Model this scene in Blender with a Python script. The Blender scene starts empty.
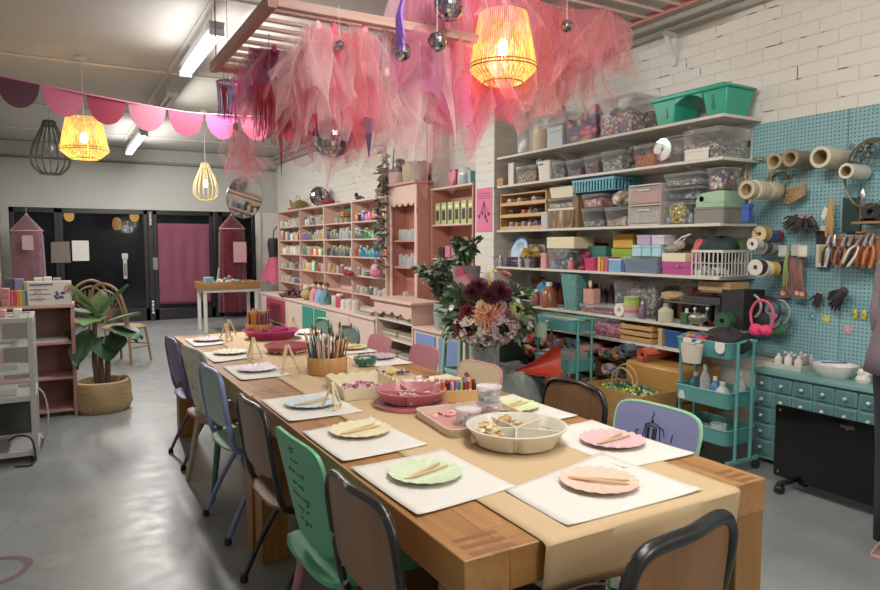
import bpy, math, random
from mathutils import Vector, Matrix
R = random.Random(7)
sc = bpy.context.scene
col = sc.collection
PI = math.pi
# ----------------------------------------------------------
F, PSI, PIT, CH = 665.0, math.radians(29.8), math.radians(4.3), 1.46
_fw = Vector((math.sin(PSI)*math.cos(PIT), math.cos(PSI)*math.cos(PIT), -math.sin(PIT)))
_rt = Vector((math.cos(PSI), -math.sin(PSI), 0)); _up = _rt.cross(_fw)
def _ray(px, py): return _fw + _rt*((px-440)/F) - _up*((py-295)/F)
def onz(px, py, z):
 r = _ray(px, py); return Vector((0, 0, CH)) + r*((z-CH)/r.z)
def onx(px, py, x):
 r = _ray(px, py); return Vector((0, 0, CH)) + r*(x/r.x)
def ony(px, py, y):
 r = _ray(px, py); return Vector((0, 0, CH)) + r*(y/r.y)
cam_d = bpy.data.cameras.new('camera'); cam = bpy.data.objects.new('camera', cam_d); col.objects.link(cam)
cam_d.sensor_width = 36; cam_d.lens = 36*F/880; cam.location = (0, 0, CH)
cam.rotation_euler = (PI/2-PIT, 0, -PSI); cam_d.clip_start = .02; sc.camera = cam
# ----------------------------------------------------------
def lin(c):
 if isinstance(c, str):
  c = c.lstrip('#'); c = [int(c[i:i+2], 16)/255 for i in (0, 2, 4)]
 return tuple((x/12.92 if x <= .04045 else ((x+.055)/1.055)**2.4) for x in c)
_mc = {}
def newmat(name):
 m = bpy.data.materials.new(name); m.use_nodes = True
 nt = m.node_tree; b = nt.nodes['Principled BSDF']; return m, nt, b
def mat(c, rough=.55, metal=0, var=.12, scale=12, bump=0, emit=0, alpha=1, spec=None, name=None, sheen=0):
 """plain painted / plastic / cloth surface with a little procedural mottling"""
 key = (str(c), rough, metal, var, scale, bump, emit, alpha, spec)
 if key in _mc: return _mc[key]
 m, nt, b = newmat(name or 'surface'); N = nt.nodes; L = nt.links
 rgb = lin(c)
 tc = N.new('ShaderNodeTexCoord'); no = N.new('ShaderNodeTexNoise'); no.inputs['Scale'].default_value = scale; no.inputs['Detail'].default_value = 4
 L.new(tc.outputs['Object'], no.inputs['Vector'])
 mr = N.new('ShaderNodeMapRange'); mr.inputs['To Min'].default_value = 1-var; mr.inputs['To Max'].default_value = 1+var
 L.new(no.outputs['Fac'], mr.inputs['Value'])
 hs = N.new('ShaderNodeHueSaturation'); hs.inputs['Color'].default_value = (*rgb, 1); L.new(mr.outputs[0], hs.inputs['Value'])
 L.new(hs.outputs[0], b.inputs['Base Color'])
 b.inputs['Roughness'].default_value = rough; b.inputs['Metallic'].default_value = metal
 if spec is not None: b.inputs['Specular IOR Level'].default_value = spec
 if emit: b.inputs['Emission Color'].default_value = (*rgb, 1); b.inputs['Emission Strength'].default_value = emit
 if alpha < 1: b.inputs['Alpha'].default_value = alpha
 if bump:
  bp = N.new('ShaderNodeBump'); bp.inputs['Strength'].default_value = bump; bp.inputs['Distance'].default_value = .01
  L.new(no.outputs['Fac'], bp.inputs['Height']); L.new(bp.outputs[0], b.inputs['Normal'])
 _mc[key] = m; return m
def ramp(N, cols):
 r = N.new('ShaderNodeValToRGB'); e = r.color_ramp.elements
 while len(e) > 1: e.remove(e[-1])
 e[0].position = cols[0][0]; e[0].color = (*lin(cols[0][1]), 1)
 for p, c in cols[1:]:
  k = e.new(p); k.color = (*lin(c), 1)
 return r
def wood(c1, c2, axis='Y', scale=1.0, rough=.45, c3=None):
 key = ('wood', c1, c2, axis, scale, rough)
 if key in _mc: return _mc[key]
 m, nt, b = newmat('wood_grain'); N = nt.nodes; L = nt.links
 tc = N.new('ShaderNodeTexCoord'); mp = N.new('ShaderNodeMapping')
 s = {'X': (.6, 9, 9), 'Y': (9, .6, 9), 'Z': (9, 9, .6)}[axis]; mp.inputs['Scale'].default_value = tuple(k*scale for k in s)
 L.new(tc.outputs['Object'], mp.inputs['Vector'])
 no = N.new('ShaderNodeTexNoise'); no.inputs['Scale'].default_value = 3; no.inputs['Detail'].default_value = 8; no.inputs['Distortion'].default_value = .6
 L.new(mp.outputs[0], no.inputs['Vector'])
 n2 = N.new('ShaderNodeTexNoise'); n2.inputs['Scale'].default_value = 1.2; n2.inputs['Detail'].default_value = 3; L.new(mp.outputs[0], n2.inputs['Vector'])
 mx = N.new('ShaderNodeMath'); mx.operation = 'ADD'; L.new(no.outputs['Fac'], mx.inputs[0]); L.new(n2.outputs['Fac'], mx.inputs[1])
 m2 = N.new('ShaderNodeMath'); m2.operation = 'MULTIPLY'; m2.inputs[1].default_value = .5; L.new(mx.outputs[0], m2.inputs[0])
 r = ramp(N, [(.3, c2), (.5, c1), (.7, c3 or c1), (.78, c2)]); L.new(m2.outputs[0], r.inputs[0]); L.new(r.outputs[0], b.inputs['Base Color'])
 bp = N.new('ShaderNodeBump'); bp.inputs['Strength'].default_value = .12; bp.inputs['Distance'].default_value = .004
 L.new(no.outputs['Fac'], bp.inputs['Height']); L.new(bp.outputs[0], b.inputs['Normal'])
 b.inputs['Roughness'].default_value = rough
 _mc[key] = m; return m
def clear(tint='#e8eef0', op=.16, rough=.08):
 key = ('clear', tint, op, rough)
 if key in _mc: return _mc[key]
 m = bpy.data.materials.new('clear_plastic'); m.use_nodes = True; nt = m.node_tree; N = nt.nodes; L = nt.links; N.clear()
 out = N.new('ShaderNodeOutputMaterial'); tr = N.new('ShaderNodeBsdfTransparent'); pr = N.new('ShaderNodeBsdfPrincipled')
 pr.inputs['Base Color'].default_value = (*lin(tint), 1); pr.inputs['Roughness'].default_value = rough
 lw = N.new('ShaderNodeLayerWeight'); lw.inputs[0].default_value = .5; fr = N.new('ShaderNodeMath'); fr.operation = 'POWER'; L.new(lw.outputs['Facing'], fr.inputs[0]); fr.inputs[1].default_value = 4
 no = N.new('ShaderNodeTexNoise'); no.inputs['Scale'].default_value = 9
 ad = N.new('ShaderNodeMath'); ad.operation = 'MULTIPLY_ADD'; L.new(no.outputs['Fac'], ad.inputs[0]); ad.inputs[1].default_value = op*.6; ad.inputs[2].default_value = op*.7
 a2 = N.new('ShaderNodeMath'); a2.operation = 'ADD'; a2.use_clamp = True; L.new(ad.outputs[0], a2.inputs[0]); fm = N.new('ShaderNodeMath'); fm.operation = 'MULTIPLY'; fm.inputs[1].default_value = .7; L.new(fr.outputs[0], fm.inputs[0]); L.new(fm.outputs[0], a2.inputs[1])
 mx = N.new('ShaderNodeMixShader'); L.new(a2.outputs[0], mx.inputs[0]); L.new(tr.outputs[0], mx.inputs[1]); L.new(pr.outputs[0], mx.inputs[2]); L.new(mx.outputs[0], out.inputs[0])
 tr.inputs[0].default_value = (.985, .985, .985, 1)
 _mc[key] = m; return m
def net(c, op=.35, fine=260, emit=0):
 """tulle: see-through net cloth, opaque where folds pile up"""
 key = ('net', c, op, fine)
 if key in _mc: return _mc[key]
 m = bpy.data.materials.new('tulle_net'); m.use_nodes = True; nt = m.node_tree; N = nt.nodes; L = nt.links; N.clear()
 out = N.new('ShaderNodeOutputMaterial'); tr = N.new('ShaderNodeBsdfTransparent'); df = N.new('ShaderNodeBsdfDiffuse'); tl = N.new('ShaderNodeBsdfTranslucent')
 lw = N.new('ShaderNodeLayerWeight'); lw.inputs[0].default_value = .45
 cm = N.new('ShaderNodeMixRGB'); cm.inputs[1].default_value = (*lin(c), 1); cm.inputs[2].default_value = (*[min(1, .45+.55*q) for q in lin(c)], 1); L.new(lw.outputs['Facing'], cm.inputs[0]); L.new(cm.outputs[0], df.inputs[0]); L.new(cm.outputs[0], tl.inputs[0])  # paler tint at grazing folds stands in for highlights on the edges
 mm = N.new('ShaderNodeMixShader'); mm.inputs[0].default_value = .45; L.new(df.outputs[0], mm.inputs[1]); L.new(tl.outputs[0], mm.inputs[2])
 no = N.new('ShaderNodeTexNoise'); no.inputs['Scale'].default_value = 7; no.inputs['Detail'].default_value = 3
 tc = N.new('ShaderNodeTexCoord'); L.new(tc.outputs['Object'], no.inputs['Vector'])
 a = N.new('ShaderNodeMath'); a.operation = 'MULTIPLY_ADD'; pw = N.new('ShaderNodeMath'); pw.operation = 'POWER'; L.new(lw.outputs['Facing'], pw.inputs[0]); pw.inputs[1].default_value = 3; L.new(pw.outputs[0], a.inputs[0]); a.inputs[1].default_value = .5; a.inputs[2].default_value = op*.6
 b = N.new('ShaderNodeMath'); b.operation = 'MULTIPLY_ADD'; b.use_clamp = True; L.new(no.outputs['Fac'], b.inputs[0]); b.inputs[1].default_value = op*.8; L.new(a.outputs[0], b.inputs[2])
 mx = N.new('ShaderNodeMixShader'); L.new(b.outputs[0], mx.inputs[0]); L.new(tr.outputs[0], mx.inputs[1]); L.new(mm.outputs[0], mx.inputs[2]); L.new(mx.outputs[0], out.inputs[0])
 _mc[key] = m; return m
def speckle(cols, scale=60, rough=.6, name='craft_mix', stretch=(1, 1, 1)):
 """crowded small multi-coloured contents"""
 key = ('spk', tuple(cols), scale, stretch)
 if key in _mc: return _mc[key]
 m, nt, b = newmat(name); N = nt.nodes; L = nt.links
 tc = N.new('ShaderNodeTexCoord'); vo = N.new('ShaderNodeTexVoronoi'); vo.inputs['Scale'].default_value = scale
 mp = N.new('ShaderNodeMapping'); mp.inputs['Scale'].default_value = stretch; L.new(tc.outputs['Object'], mp.inputs[0]); L.new(mp.outputs[0], vo.inputs['Vector'])
 sp = N.new('ShaderNodeSeparateColor'); L.new(vo.outputs['Color'], sp.inputs[0])
 n = len(cols); r = ramp(N, [(i/n, c) for i, c in enumerate(cols)]); r.color_ramp.interpolation = 'CONSTANT'
 L.new(sp.outputs[0], r.inputs[0])
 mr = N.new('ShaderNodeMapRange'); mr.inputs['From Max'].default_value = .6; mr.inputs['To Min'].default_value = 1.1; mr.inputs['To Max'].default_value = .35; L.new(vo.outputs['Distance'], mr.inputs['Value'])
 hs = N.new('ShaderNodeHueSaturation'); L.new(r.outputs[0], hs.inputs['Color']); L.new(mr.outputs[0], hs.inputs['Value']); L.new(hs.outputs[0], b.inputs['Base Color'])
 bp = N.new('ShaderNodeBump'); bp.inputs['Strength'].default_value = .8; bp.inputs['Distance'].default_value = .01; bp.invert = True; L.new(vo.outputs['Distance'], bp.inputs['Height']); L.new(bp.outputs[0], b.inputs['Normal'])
 b.inputs['Roughness'].default_value = rough
 _mc[key] = m; return m
def weave(c1, c2, sx=60, sz=60, rough=.7):
 key = ('weave', c1, c2, sx, sz)
 if key in _mc: return _mc[key]
 m, nt, b = newmat('woven'); N = nt.nodes; L = nt.links
 tc = N.new('ShaderNodeTexCoord'); mp = N.new('ShaderNodeMapping'); mp.inputs['Scale'].default_value = (sx, sx, sz); L.new(tc.outputs['Object'], mp.inputs[0])
 ck = N.new('ShaderNodeTexChecker'); ck.inputs['Scale'].default_value = 1; ck.inputs[1].default_value = (*lin(c1), 1); ck.inputs[2].default_value = (*lin(c2), 1)
 L.new(mp.outputs[0], ck.inputs[0]); L.new(ck.outputs[0], b.inputs['Base Color'])
 bp = N.new('ShaderNodeBump'); bp.inputs['Distance'].default_value = .004; L.new(ck.outputs[1], bp.inputs['Height']); L.new(bp.outputs[0], b.inputs['Normal'])
 b.inputs['Roughness'].default_value = rough
 _mc[key] = m; return m
# ----------------------------------------------------------
class M:
 def __init__(s): s.v = []; s.f = []; s.m = []
 def add(s, vs, fs, m=0):
  o = len(s.v); s.v += [Vector(v) for v in vs]; s.f += [tuple(i+o for i in f) for f in fs]; s.m += [m]*len(fs); return s
 def box(s, x0, x1, y0, y1, z0, z1, m=0):
  if x0 > x1: x0, x1 = x1, x0
  if y0 > y1: y0, y1 = y1, y0
  if z0 > z1: z0, z1 = z1, z0
  return s.add([(x, y, z) for x in (x0, x1) for y in (y0, y1) for z in (z0, z1)],
      [(0, 1, 3, 2), (4, 6, 7, 5), (0, 4, 5, 1), (2, 3, 7, 6), (0, 2, 6, 4), (1, 5, 7, 3)], m)
 def tbox(s, x0, x1, y0, y1, z0, z1, t=.03, m=0):
  """box that narrows by t towards the bottom"""
  vs = [(x0+t, y0+t, z0), (x1-t, y0+t, z0), (x1-t, y1-t, z0), (x0+t, y1-t, z0), (x0, y0, z1), (x1, y0, z1), (x1, y1, z1), (x0, y1, z1)]
  return s.add(vs, [(3, 2, 1, 0), (4, 5, 6, 7), (0, 1, 5, 4), (1, 2, 6, 5), (2, 3, 7, 6), (3, 0, 4, 7)], m)
 def bar(s, p, q, w, h, m=0, up=(0, 0, 1)):
  p = Vector(p); q = Vector(q); d = (q-p).normalized(); u = Vector(up)
  if abs(d.dot(u)) > .98: u = Vector((1, 0, 0))
  a = d.cross(u).normalized()*w/2; b = a.cross(d).normalized()*h/2
  vs = [p-a-b, p+a-b, p+a+b, p-a+b, q-a-b, q+a-b, q+a+b, q-a+b]
  return s.add(vs, [(3, 2, 1, 0), (4, 5, 6, 7), (0, 1, 5, 4), (1, 2, 6, 5), (2, 3, 7, 6), (3, 0, 4, 7)], m)
 def tube(s, pts, r, n=8, m=0, closed=False, caps=True):
  pts = [Vector(p) for p in pts]; k = len(pts); rr = r if isinstance(r, (list, tuple)) else [r]*k
  o = len(s.v); prev = None
  for i, p in enumerate(pts):
   if closed: d = pts[(i+1) % k]-pts[i-1]
   else: d = pts[min(i+1, k-1)]-pts[max(i-1, 0)]
   if d.length < 1e-9: d = Vector((0, 0, 1))
   d.normalize()
   if prev is None:
    a = d.orthogonal().normalized()
   else:
    a = prev-d*prev.dot(d)
    a = a.normalized() if a.length > 1e-6 else d.orthogonal().normalized()
   prev = a; b = d.cross(a)
   for j in range(n):
    t = 2*PI*j/n; s.v.append(p+(a*math.cos(t)+b*math.sin(t))*rr[i])
  for i in range(k if closed else k-1):
   i2 = (i+1) % k
   for j in range(n):
    j2 = (j+1) % n; s.f.append((o+i*n+j, o+i*n+j2, o+i2*n+j2, o+i2*n+j)); s.m.append(m)
  if caps and not closed:
   s.f.append(tuple(o+j for j in range(n))[::-1]); s.m.append(m); s.f.append(tuple(o+(k-1)*n+j for j in range(n))); s.m.append(m)
  return s
 def cyl(s, p, q, r0, r1=None, n=16, m=0, caps=True): return s.tube([p, q], [r0, r0 if r1 is None else r1], n, m, False, caps)
 def lathe(s, prof, c=(0, 0, 0), n=24, m=0, fr=None, fz=None, close=False, sx=1, sy=1):
  o = len(s.v); k = len(prof)
  for i, (r, z) in enumerate(prof):
   for j in range(n):
    t = 2*PI*j/n; q = r*(fr(t, i) if fr else 1); zz = z+(fz(t, i) if fz else 0)
    s.v.append(Vector((c[0]+q*math.cos(t)*sx, c[1]+q*math.sin(t)*sy, c[2]+zz)))
  for i in range(k if close else k-1):
   i2 = (i+1) % k
   for j in range(n):
    j2 = (j+1) % n; s.f.append((o+i*n+j, o+i*n+j2, o+i2*n+j2, o+i2*n+j)); s.m.append(m)
  if not close:
   if prof[0][0] > 1e-5: s.f.append(tuple(o+j for j in range(n))[::-1]); s.m.append(m)
   if prof[-1][0] > 1e-5: s.f.append(tuple(o+(k-1)*n+j for j in range(n))); s.m.append(m)
  return s
 def sph(s, c, r, n=12, m=0):
  r = (r, r, r) if not hasattr(r, '__len__') else r; k = max(4, n//2)
  prof = [(math.sin(PI*i/k), -math.cos(PI*i/k)) for i in range(k+1)]; o = len(s.v)
  s.lathe(prof, (0, 0, 0), n, m)
  for i in range(o, len(s.v)):
   v = s.v[i]; s.v[i] = Vector((c[0]+v.x*r[0], c[1]+v.y*r[1], c[2]+v.z*r[2]))
  return s
 def prism(s, poly, fn, d0, d1, m=0):
  """poly in 2-D, fn(u, v, d) -> point; extruded from d0 to d1"""
  n = len(poly); o = len(s.v)
  for d in (d0, d1): s.v += [Vector(fn(u, w, d)) for u, w in poly]
  s.f.append(tuple(o+i for i in range(n))[::-1]); s.f.append(tuple(o+n+i for i in range(n))); s.m += [m, m]
  for i in range(n):
   j = (i+1) % n; s.f.append((o+i, o+j, o+n+j, o+n+i)); s.m.append(m)
  return s
 def surf(s, fn, nu, nv, m=0, cu=False):
  o = len(s.v)
  for i in range(nu+(0 if cu else 1)):
   for j in range(nv+1): s.v.append(Vector(fn(i/nu, j/nv)))
  nuu = nu
  for i in range(nuu):
   i2 = (i+1) % nu if cu else i+1
   for j in range(nv): s.f.append((o+i*(nv+1)+j, o+i2*(nv+1)+j, o+i2*(nv+1)+j+1, o+i*(nv+1)+j+1)); s.m.append(m)
  return s
 def xf(s, mt, start=0):
  for i in range(start, len(s.v)): s.v[i] = mt @ s.v[i]
  return s
 def build(s, name, mats, parent=None, w=False, bevel=0, seg=2, solid=0, sub=0, angle=40, loc=None, rotz=0):
  me = bpy.data.meshes.new(name)
  vs = s.v
  if w and parent is not None:
   wm = Matrix.Identity(4); q_ = parent
   while q_ is not None: wm = Matrix.Translation(q_.location) @ q_.rotation_euler.to_matrix().to_4x4() @ wm; q_ = q_.parent
   inv = wm.inverted(); vs = [inv @ v for v in vs]
  me.from_pydata([tuple(v) for v in vs], [], s.f)
  if not isinstance(mats, (list, tuple)): mats = [mats]
  for k in mats: me.materials.append(k)
  me.polygons.foreach_set('material_index', s.m); me.update(); me.validate()
  import bmesh
  bm = bmesh.new(); bm.from_mesh(me); bmesh.ops.recalc_face_normals(bm, faces=bm.faces); bm.to_mesh(me); bm.free()
  me.shade_smooth(); me.set_sharp_from_angle(angle=math.radians(angle))
  o = bpy.data.objects.new(name, me); col.objects.link(o)
  if parent is not None: o.parent = parent
  if loc is not None: o.location = loc; o.rotation_euler = (0, 0, rotz)
  if solid: md = o.modifiers.new('thickness', 'SOLIDIFY'); md.thickness = solid; md.offset = 0
  if bevel: md = o.modifiers.new('rounding', 'BEVEL'); md.width = bevel; md.segments = seg; md.limit_method = 'ANGLE'; md.angle_limit = math.radians(40)
  if sub: md = o.modifiers.new('smooth', 'SUBSURF'); md.levels = sub; md.render_levels = sub
  return o
def tag(o, label=None, cat=None, group=None, kind=None):
 if label: o['label'] = label
 if cat: o['category'] = cat
 if group: o['group'] = group
 if kind: o['kind'] = kind
 return o
def thing(name, label, cat, loc=(0, 0, 0), rotz=0, group=None, kind=None):
 o = bpy.data.objects.new(name, None); col.objects.link(o); o.empty_display_size = .1
 o.location = loc; o.rotation_euler = (0, 0, rotz); return tag(o, label, cat, group, kind)
def dup(root, loc=None, rotz=None, label=None, group=None):
 def cp(o, par):
  c = o.copy(); col.objects.link(c)
  if par is not None: c.parent = par
  for ch in list(o.children): cp(ch, c)
  return c
 r = cp(root, None)
 if loc is not None: r.location = loc
 if rotz is not None: r.rotation_euler = (0, 0, rotz)
 if label: r['label'] = label
 if group: r['group'] = group
 return r
def struct(o): o['kind'] = 'structure'; return o
def arc(c, r, a0, a1, n, plane='xz'):
 out = []
 for i in range(n+1):
  t = a0+(a1-a0)*i/n; u, v = r*math.cos(t), r*math.sin(t)
  out.append((c[0]+u, c[1], c[2]+v) if plane == 'xz' else ((c[0]+u, c[1]+v, c[2]) if plane == 'xy' else (c[0], c[1]+u, c[2]+v)))
 return out
def rrect(x0, x1, y0, y1, r, n=5):
 pts = []
 for cx, cy, a in ((x1-r, y1-r, 0), (x0+r, y1-r, PI/2), (x0+r, y0+r, PI), (x1-r, y0+r, 3*PI/2)):
  for i in range(n+1): t = a+PI/2*i/n; pts.append((cx+r*math.cos(t), cy+r*math.sin(t)))
 return pts

def area(name, loc, rot, sx, sy, e, c):
 l = bpy.data.lights.new(name, 'AREA'); l.shape = 'RECTANGLE'; l.size = sx; l.size_y = sy; l.energy = e; l.color = c
 o = bpy.data.objects.new(name, l); col.objects.link(o); o.location = loc; o.rotation_euler = rot; return o
def point(name, loc, e, c, r=.05):
 l = bpy.data.lights.new(name, 'POINT'); l.energy = e; l.color = c; l.shadow_soft_size = r
 o = bpy.data.objects.new(name, l); col.objects.link(o); o.location = loc; return o
cool = (1, .96, .9); warm = (1, .72, .38)
def text(name, body, size, m, parent, loc, rot, align='LEFT', ex=.0005):
 c = bpy.data.curves.new(name, 'FONT'); c.body = body; c.size = size; c.extrude = ex; c.align_x = align; c.resolution_u = 3
 o = bpy.data.objects.new(name, c); me = bpy.data.meshes.new_from_object(o); bpy.data.objects.remove(o)
 o = bpy.data.objects.new(name, me); col.objects.link(o); me.materials.clear(); me.materials.append(m); o.parent = parent; o.location = loc; o.rotation_euler = rot; return o
# ==========================================================
WX, WR, YF, XL, CZ, YB, XR0 = 4.0, 4.45, 13.9, -.85, 3.28, -2.2, 5.84
def brick_mat():
 m, nt, b = newmat('painted_brick'); N = nt.nodes; L = nt.links
 tc = N.new('ShaderNodeTexCoord'); sx = N.new('ShaderNodeSeparateXYZ'); L.new(tc.outputs['Object'], sx.inputs[0])
 ad = N.new('ShaderNodeMath'); ad.operation = 'ADD'; L.new(sx.outputs[0], ad.inputs[0]); L.new(sx.outputs[1], ad.inputs[1])
 cb = N.new('ShaderNodeCombineXYZ'); L.new(ad.outputs[0], cb.inputs[0]); L.new(sx.outputs[2], cb.inputs[1])
 wn = N.new('ShaderNodeTexNoise'); wn.inputs['Scale'].default_value = 3; wn.inputs['Detail'].default_value = 3; L.new(tc.outputs['Object'], wn.inputs[0])
 vm = N.new('ShaderNodeVectorMath'); vm.operation = 'SCALE'; vm.inputs['Scale'].default_value = .025; L.new(wn.outputs['Color'], vm.inputs[0])
 va = N.new('ShaderNodeVectorMath'); va.operation = 'ADD'; L.new(cb.outputs[0], va.inputs[0]); L.new(vm.outputs[0], va.inputs[1])
 br = N.new('ShaderNodeTexBrick'); br.inputs['Scale'].default_value = 1; br.inputs['Brick Width'].default_value = .27; br.inputs['Row Height'].default_value = .09
 br.inputs['Mortar Size'].default_value = .006; br.inputs['Mortar Smooth'].default_value = .6
 br.inputs['Color1'].default_value = (1, 1, 1, 1); br.inputs['Color2'].default_value = (.96, .96, .96, 1); br.inputs['Mortar'].default_value = (.9, .9, .9, 1)
 L.new(va.outputs[0], br.inputs['Vector'])
 no = N.new('ShaderNodeTexNoise'); no.inputs['Scale'].default_value = 22; no.inputs['Detail'].default_value = 6; L.new(tc.outputs['Object'], no.inputs[0])
 # sparse dark chips where paint is missing, mostly along the joints
 n2 = N.new('ShaderNodeTexNoise'); n2.inputs['Scale'].default_value = 6.5; n2.inputs['Detail'].default_value = 5; L.new(tc.outputs['Object'], n2.inputs[0])
 ch = N.new('ShaderNodeMapRange'); ch.inputs['From Min'].default_value = .60; ch.inputs['From Max'].default_value = .64; L.new(n2.outputs['Fac'], ch.inputs['Value'])
 mu = N.new('ShaderNodeMath'); mu.operation = 'MULTIPLY'; L.new(ch.outputs[0], mu.inputs[0]); L.new(br.outputs['Fac'], mu.inputs[1])
 base = N.new('ShaderNodeMixRGB'); base.blend_type = 'MULTIPLY'; base.inputs[0].default_value = 1; base.inputs[1].default_value = (*lin('#d6d2c8'), 1); L.new(br.outputs['Color'], base.inputs[2])
 mx = N.new('ShaderNodeMixRGB'); L.new(mu.outputs[0], mx.inputs[0]); L.new(base.outputs[0], mx.inputs[1]); mx.inputs[2].default_value = (*lin('#5c5248'), 1)
 L.new(mx.outputs[0], b.inputs['Base Color']); b.inputs['Roughness'].default_value = .55
 bp = N.new('ShaderNodeBump'); bp.inputs['Strength'].default_value = .45; bp.inputs['Distance'].default_value = .014; bp.invert = True; L.new(br.outputs['Fac'], bp.inputs['Height'])
 b2 = N.new('ShaderNodeBump'); b2.inputs['Strength'].default_value = .35; b2.inputs['Distance'].default_value = .008; L.new(no.outputs['Fac'], b2.inputs['Height']); L.new(bp.outputs[0], b2.inputs['Normal']); L.new(b2.outputs[0], b.inputs['Normal'])
 return m
BRICK = brick_mat()
def floor_mat():
 m, nt, b = newmat('polished_concrete'); N = nt.nodes; L = nt.links
 tc = N.new('ShaderNodeTexCoord')
 n1 = N.new('ShaderNodeTexNoise'); n1.inputs['Scale'].default_value = .9; n1.inputs['Detail'].default_value = 8; n1.inputs['Roughness'].default_value = .65; L.new(tc.outputs['Object'], n1.inputs[0])
 r = ramp(N, [(.3, '#686c6c'), (.5, '#787c7c'), (.7, '#898c8a')]); L.new(n1.outputs['Fac'], r.inputs[0])
 n2 = N.new('ShaderNodeTexNoise'); n2.inputs['Scale'].default_value = 9; n2.inputs['Detail'].default_value = 5; L.new(tc.outputs['Object'], n2.inputs[0])
 sp = N.new('ShaderNodeMapRange'); sp.inputs['From Min'].default_value = .70; sp.inputs['From Max'].default_value = .74; L.new(n2.outputs['Fac'], sp.inputs['Value'])
 mx = N.new('ShaderNodeMixRGB'); mx.inputs[2].default_value = (*lin('#66686a'), 1); L.new(sp.outputs[0], mx.inputs[0]); L.new(r.outputs[0], mx.inputs[1])
 # a few wandering hairline cracks
 vo = N.new('ShaderNodeTexVoronoi'); vo.feature = 'DISTANCE_TO_EDGE'; vo.inputs['Scale'].default_value = .42
 wn = N.new('ShaderNodeVectorMath'); wn.operation = 'MULTIPLY_ADD'; L.new(n1.outputs['Color'], wn.inputs[0]); wn.inputs[1].default_value = (.5, .5, .5); L.new(tc.outputs['Object'], wn.inputs[2]); L.new(wn.outputs[0], vo.inputs['Vector'])
 ck = N.new('ShaderNodeMapRange'); ck.inputs['From Min'].default_value = .0; ck.inputs['From Max'].default_value = .004; ck.inputs['To Min'].default_value = .55; ck.inputs['To Max'].default_value = 0; L.new(vo.outputs['Distance'], ck.inputs['Value'])
 m3 = N.new('ShaderNodeMixRGB'); m3.inputs[2].default_value = (*lin('#5e6060'), 1); L.new(ck.outputs[0], m3.inputs[0]); L.new(mx.outputs[0], m3.inputs[1])
 L.new(m3.outputs[0], b.inputs['Base Color'])
 rr = N.new('ShaderNodeMapRange'); rr.inputs['To Min'].default_value = .2; rr.inputs['To Max'].default_value = .48; L.new(n2.outputs['Fac'], rr.inputs['Value']); L.new(rr.outputs[0], b.inputs['Roughness'])
 bp = N.new('ShaderNodeBump'); bp.inputs['Strength'].default_value = .12; bp.inputs['Distance'].default_value = .01; L.new(n2.outputs['Fac'], bp.inputs['Height']); L.new(bp.outputs[0], b.inputs['Normal'])
 return m
struct(M().box(XL-.2, WR+.3, YB-.2, YF+4, -.12, 0).build('floor', floor_mat()))
plaster = mat('#b4b3ab', .7, var=.06, scale=2)
CEIL = mat('#aaa7a0', .8, var=.07, scale=1.3)
struct(M().box(XL-.2, WR+.3, YB-.2, YF+.2, CZ, CZ+.12).build('ceiling', CEIL))
struct(M().box(XL-.15, XL, YB, YF, 0, CZ).build('wall_left', plaster))
struct(M().box(XL-.15, WR+.15, YB-.15, YB, 0, CZ).build('wall_back', plaster))
# right wall: brick, a recess for the storage shelves between the pilaster and the back of the shop
struct(M().box(WX+.03, WX+.6, 7.22, YF, 0, CZ).build('wall_right', BRICK))
struct(M().box(WX+.27, WX+.6, XR0+.35, 7.22, 0, CZ).build('wall_niche', BRICK))
struct(M().box(WX, WX+.6, XR0, XR0+.36, 0, CZ).build('wall_pilaster', BRICK))
struct(M().box(WR, WR+.15, YB, XR0, 0, CZ).build('wall_recess', BRICK))
white = mat('#cfccc4', .6, var=.04)
# cornices and ceiling battens
tr = M()
tr.box(WX-.09, WX+.03, XR0+.0, YF, CZ-.07, CZ-.002); tr.box(WX-.05, WX+.03, XR0, YF, CZ-.17, CZ-.07)
struct(tr.build('trim_1', mat('#8f8c86', .7), bevel=.01))
tr = M(); tr.box(WR-.16, WR, YB, XR0, CZ-.05, CZ-.002); tr.box(WR-.07, WR, YB, XR0, CZ-.10, CZ-.05)
struct(tr.build('trim_2', mat('#9b978d', .7), bevel=.012))
for k, y in enumerate((7.65, 5.2, 10.2, 12.3)):
 struct(M().box(XL, WX-.1, y-.02, y+.02, CZ-.016, CZ-.002).build('trim_%d' % (k+3), mat('#c9c5bc', .6), bevel=.004))
struct(M().box(1.05, 1.09, YB, 13.2, CZ-.016, CZ-.002).build('trim_7', mat('#b9b6af', .6), bevel=.004))
struct(M().cyl((WX-.04, 7.25, .6), (WX-.04, 7.25, CZ-.2), .018).build('trim_8', white))
# shelf bracket high on the recess wall
b = M(); b.prism([(0, 0), (-.14, 0), (-.14, -.03), (-.03, -.03), (-.03, -.26), (0, -.26)], lambda u, v, d: (WR+u, 3.86+d, CZ-.1+v), 0, .045)
b.prism([(-.02, -.22), (-.02, -.18), (-.11, -.03), (-.135, -.03)], lambda u, v, d: (WR+u, 3.865+d, CZ-.1+v), 0, .03)
tag(b.build('wall_bracket', white, bevel=.003), 'white triangular bracket under the ceiling above the green step stool', 'bracket')
# small conduit coming down by the pilaster
tag(M().tube([(WR-.02, 5.25, 3.2), (WR-.02, 5.22, 3.0), (WR-.02, 5.28, 2.85), (WR-.02, 5.2, 2.7), (WR-.02, 5.2, 2.4)], .012).build('loose_wire', mat('#8e8a80')), 'thin cable running down the painted brick in the corner above the shelves', 'cable')
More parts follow.
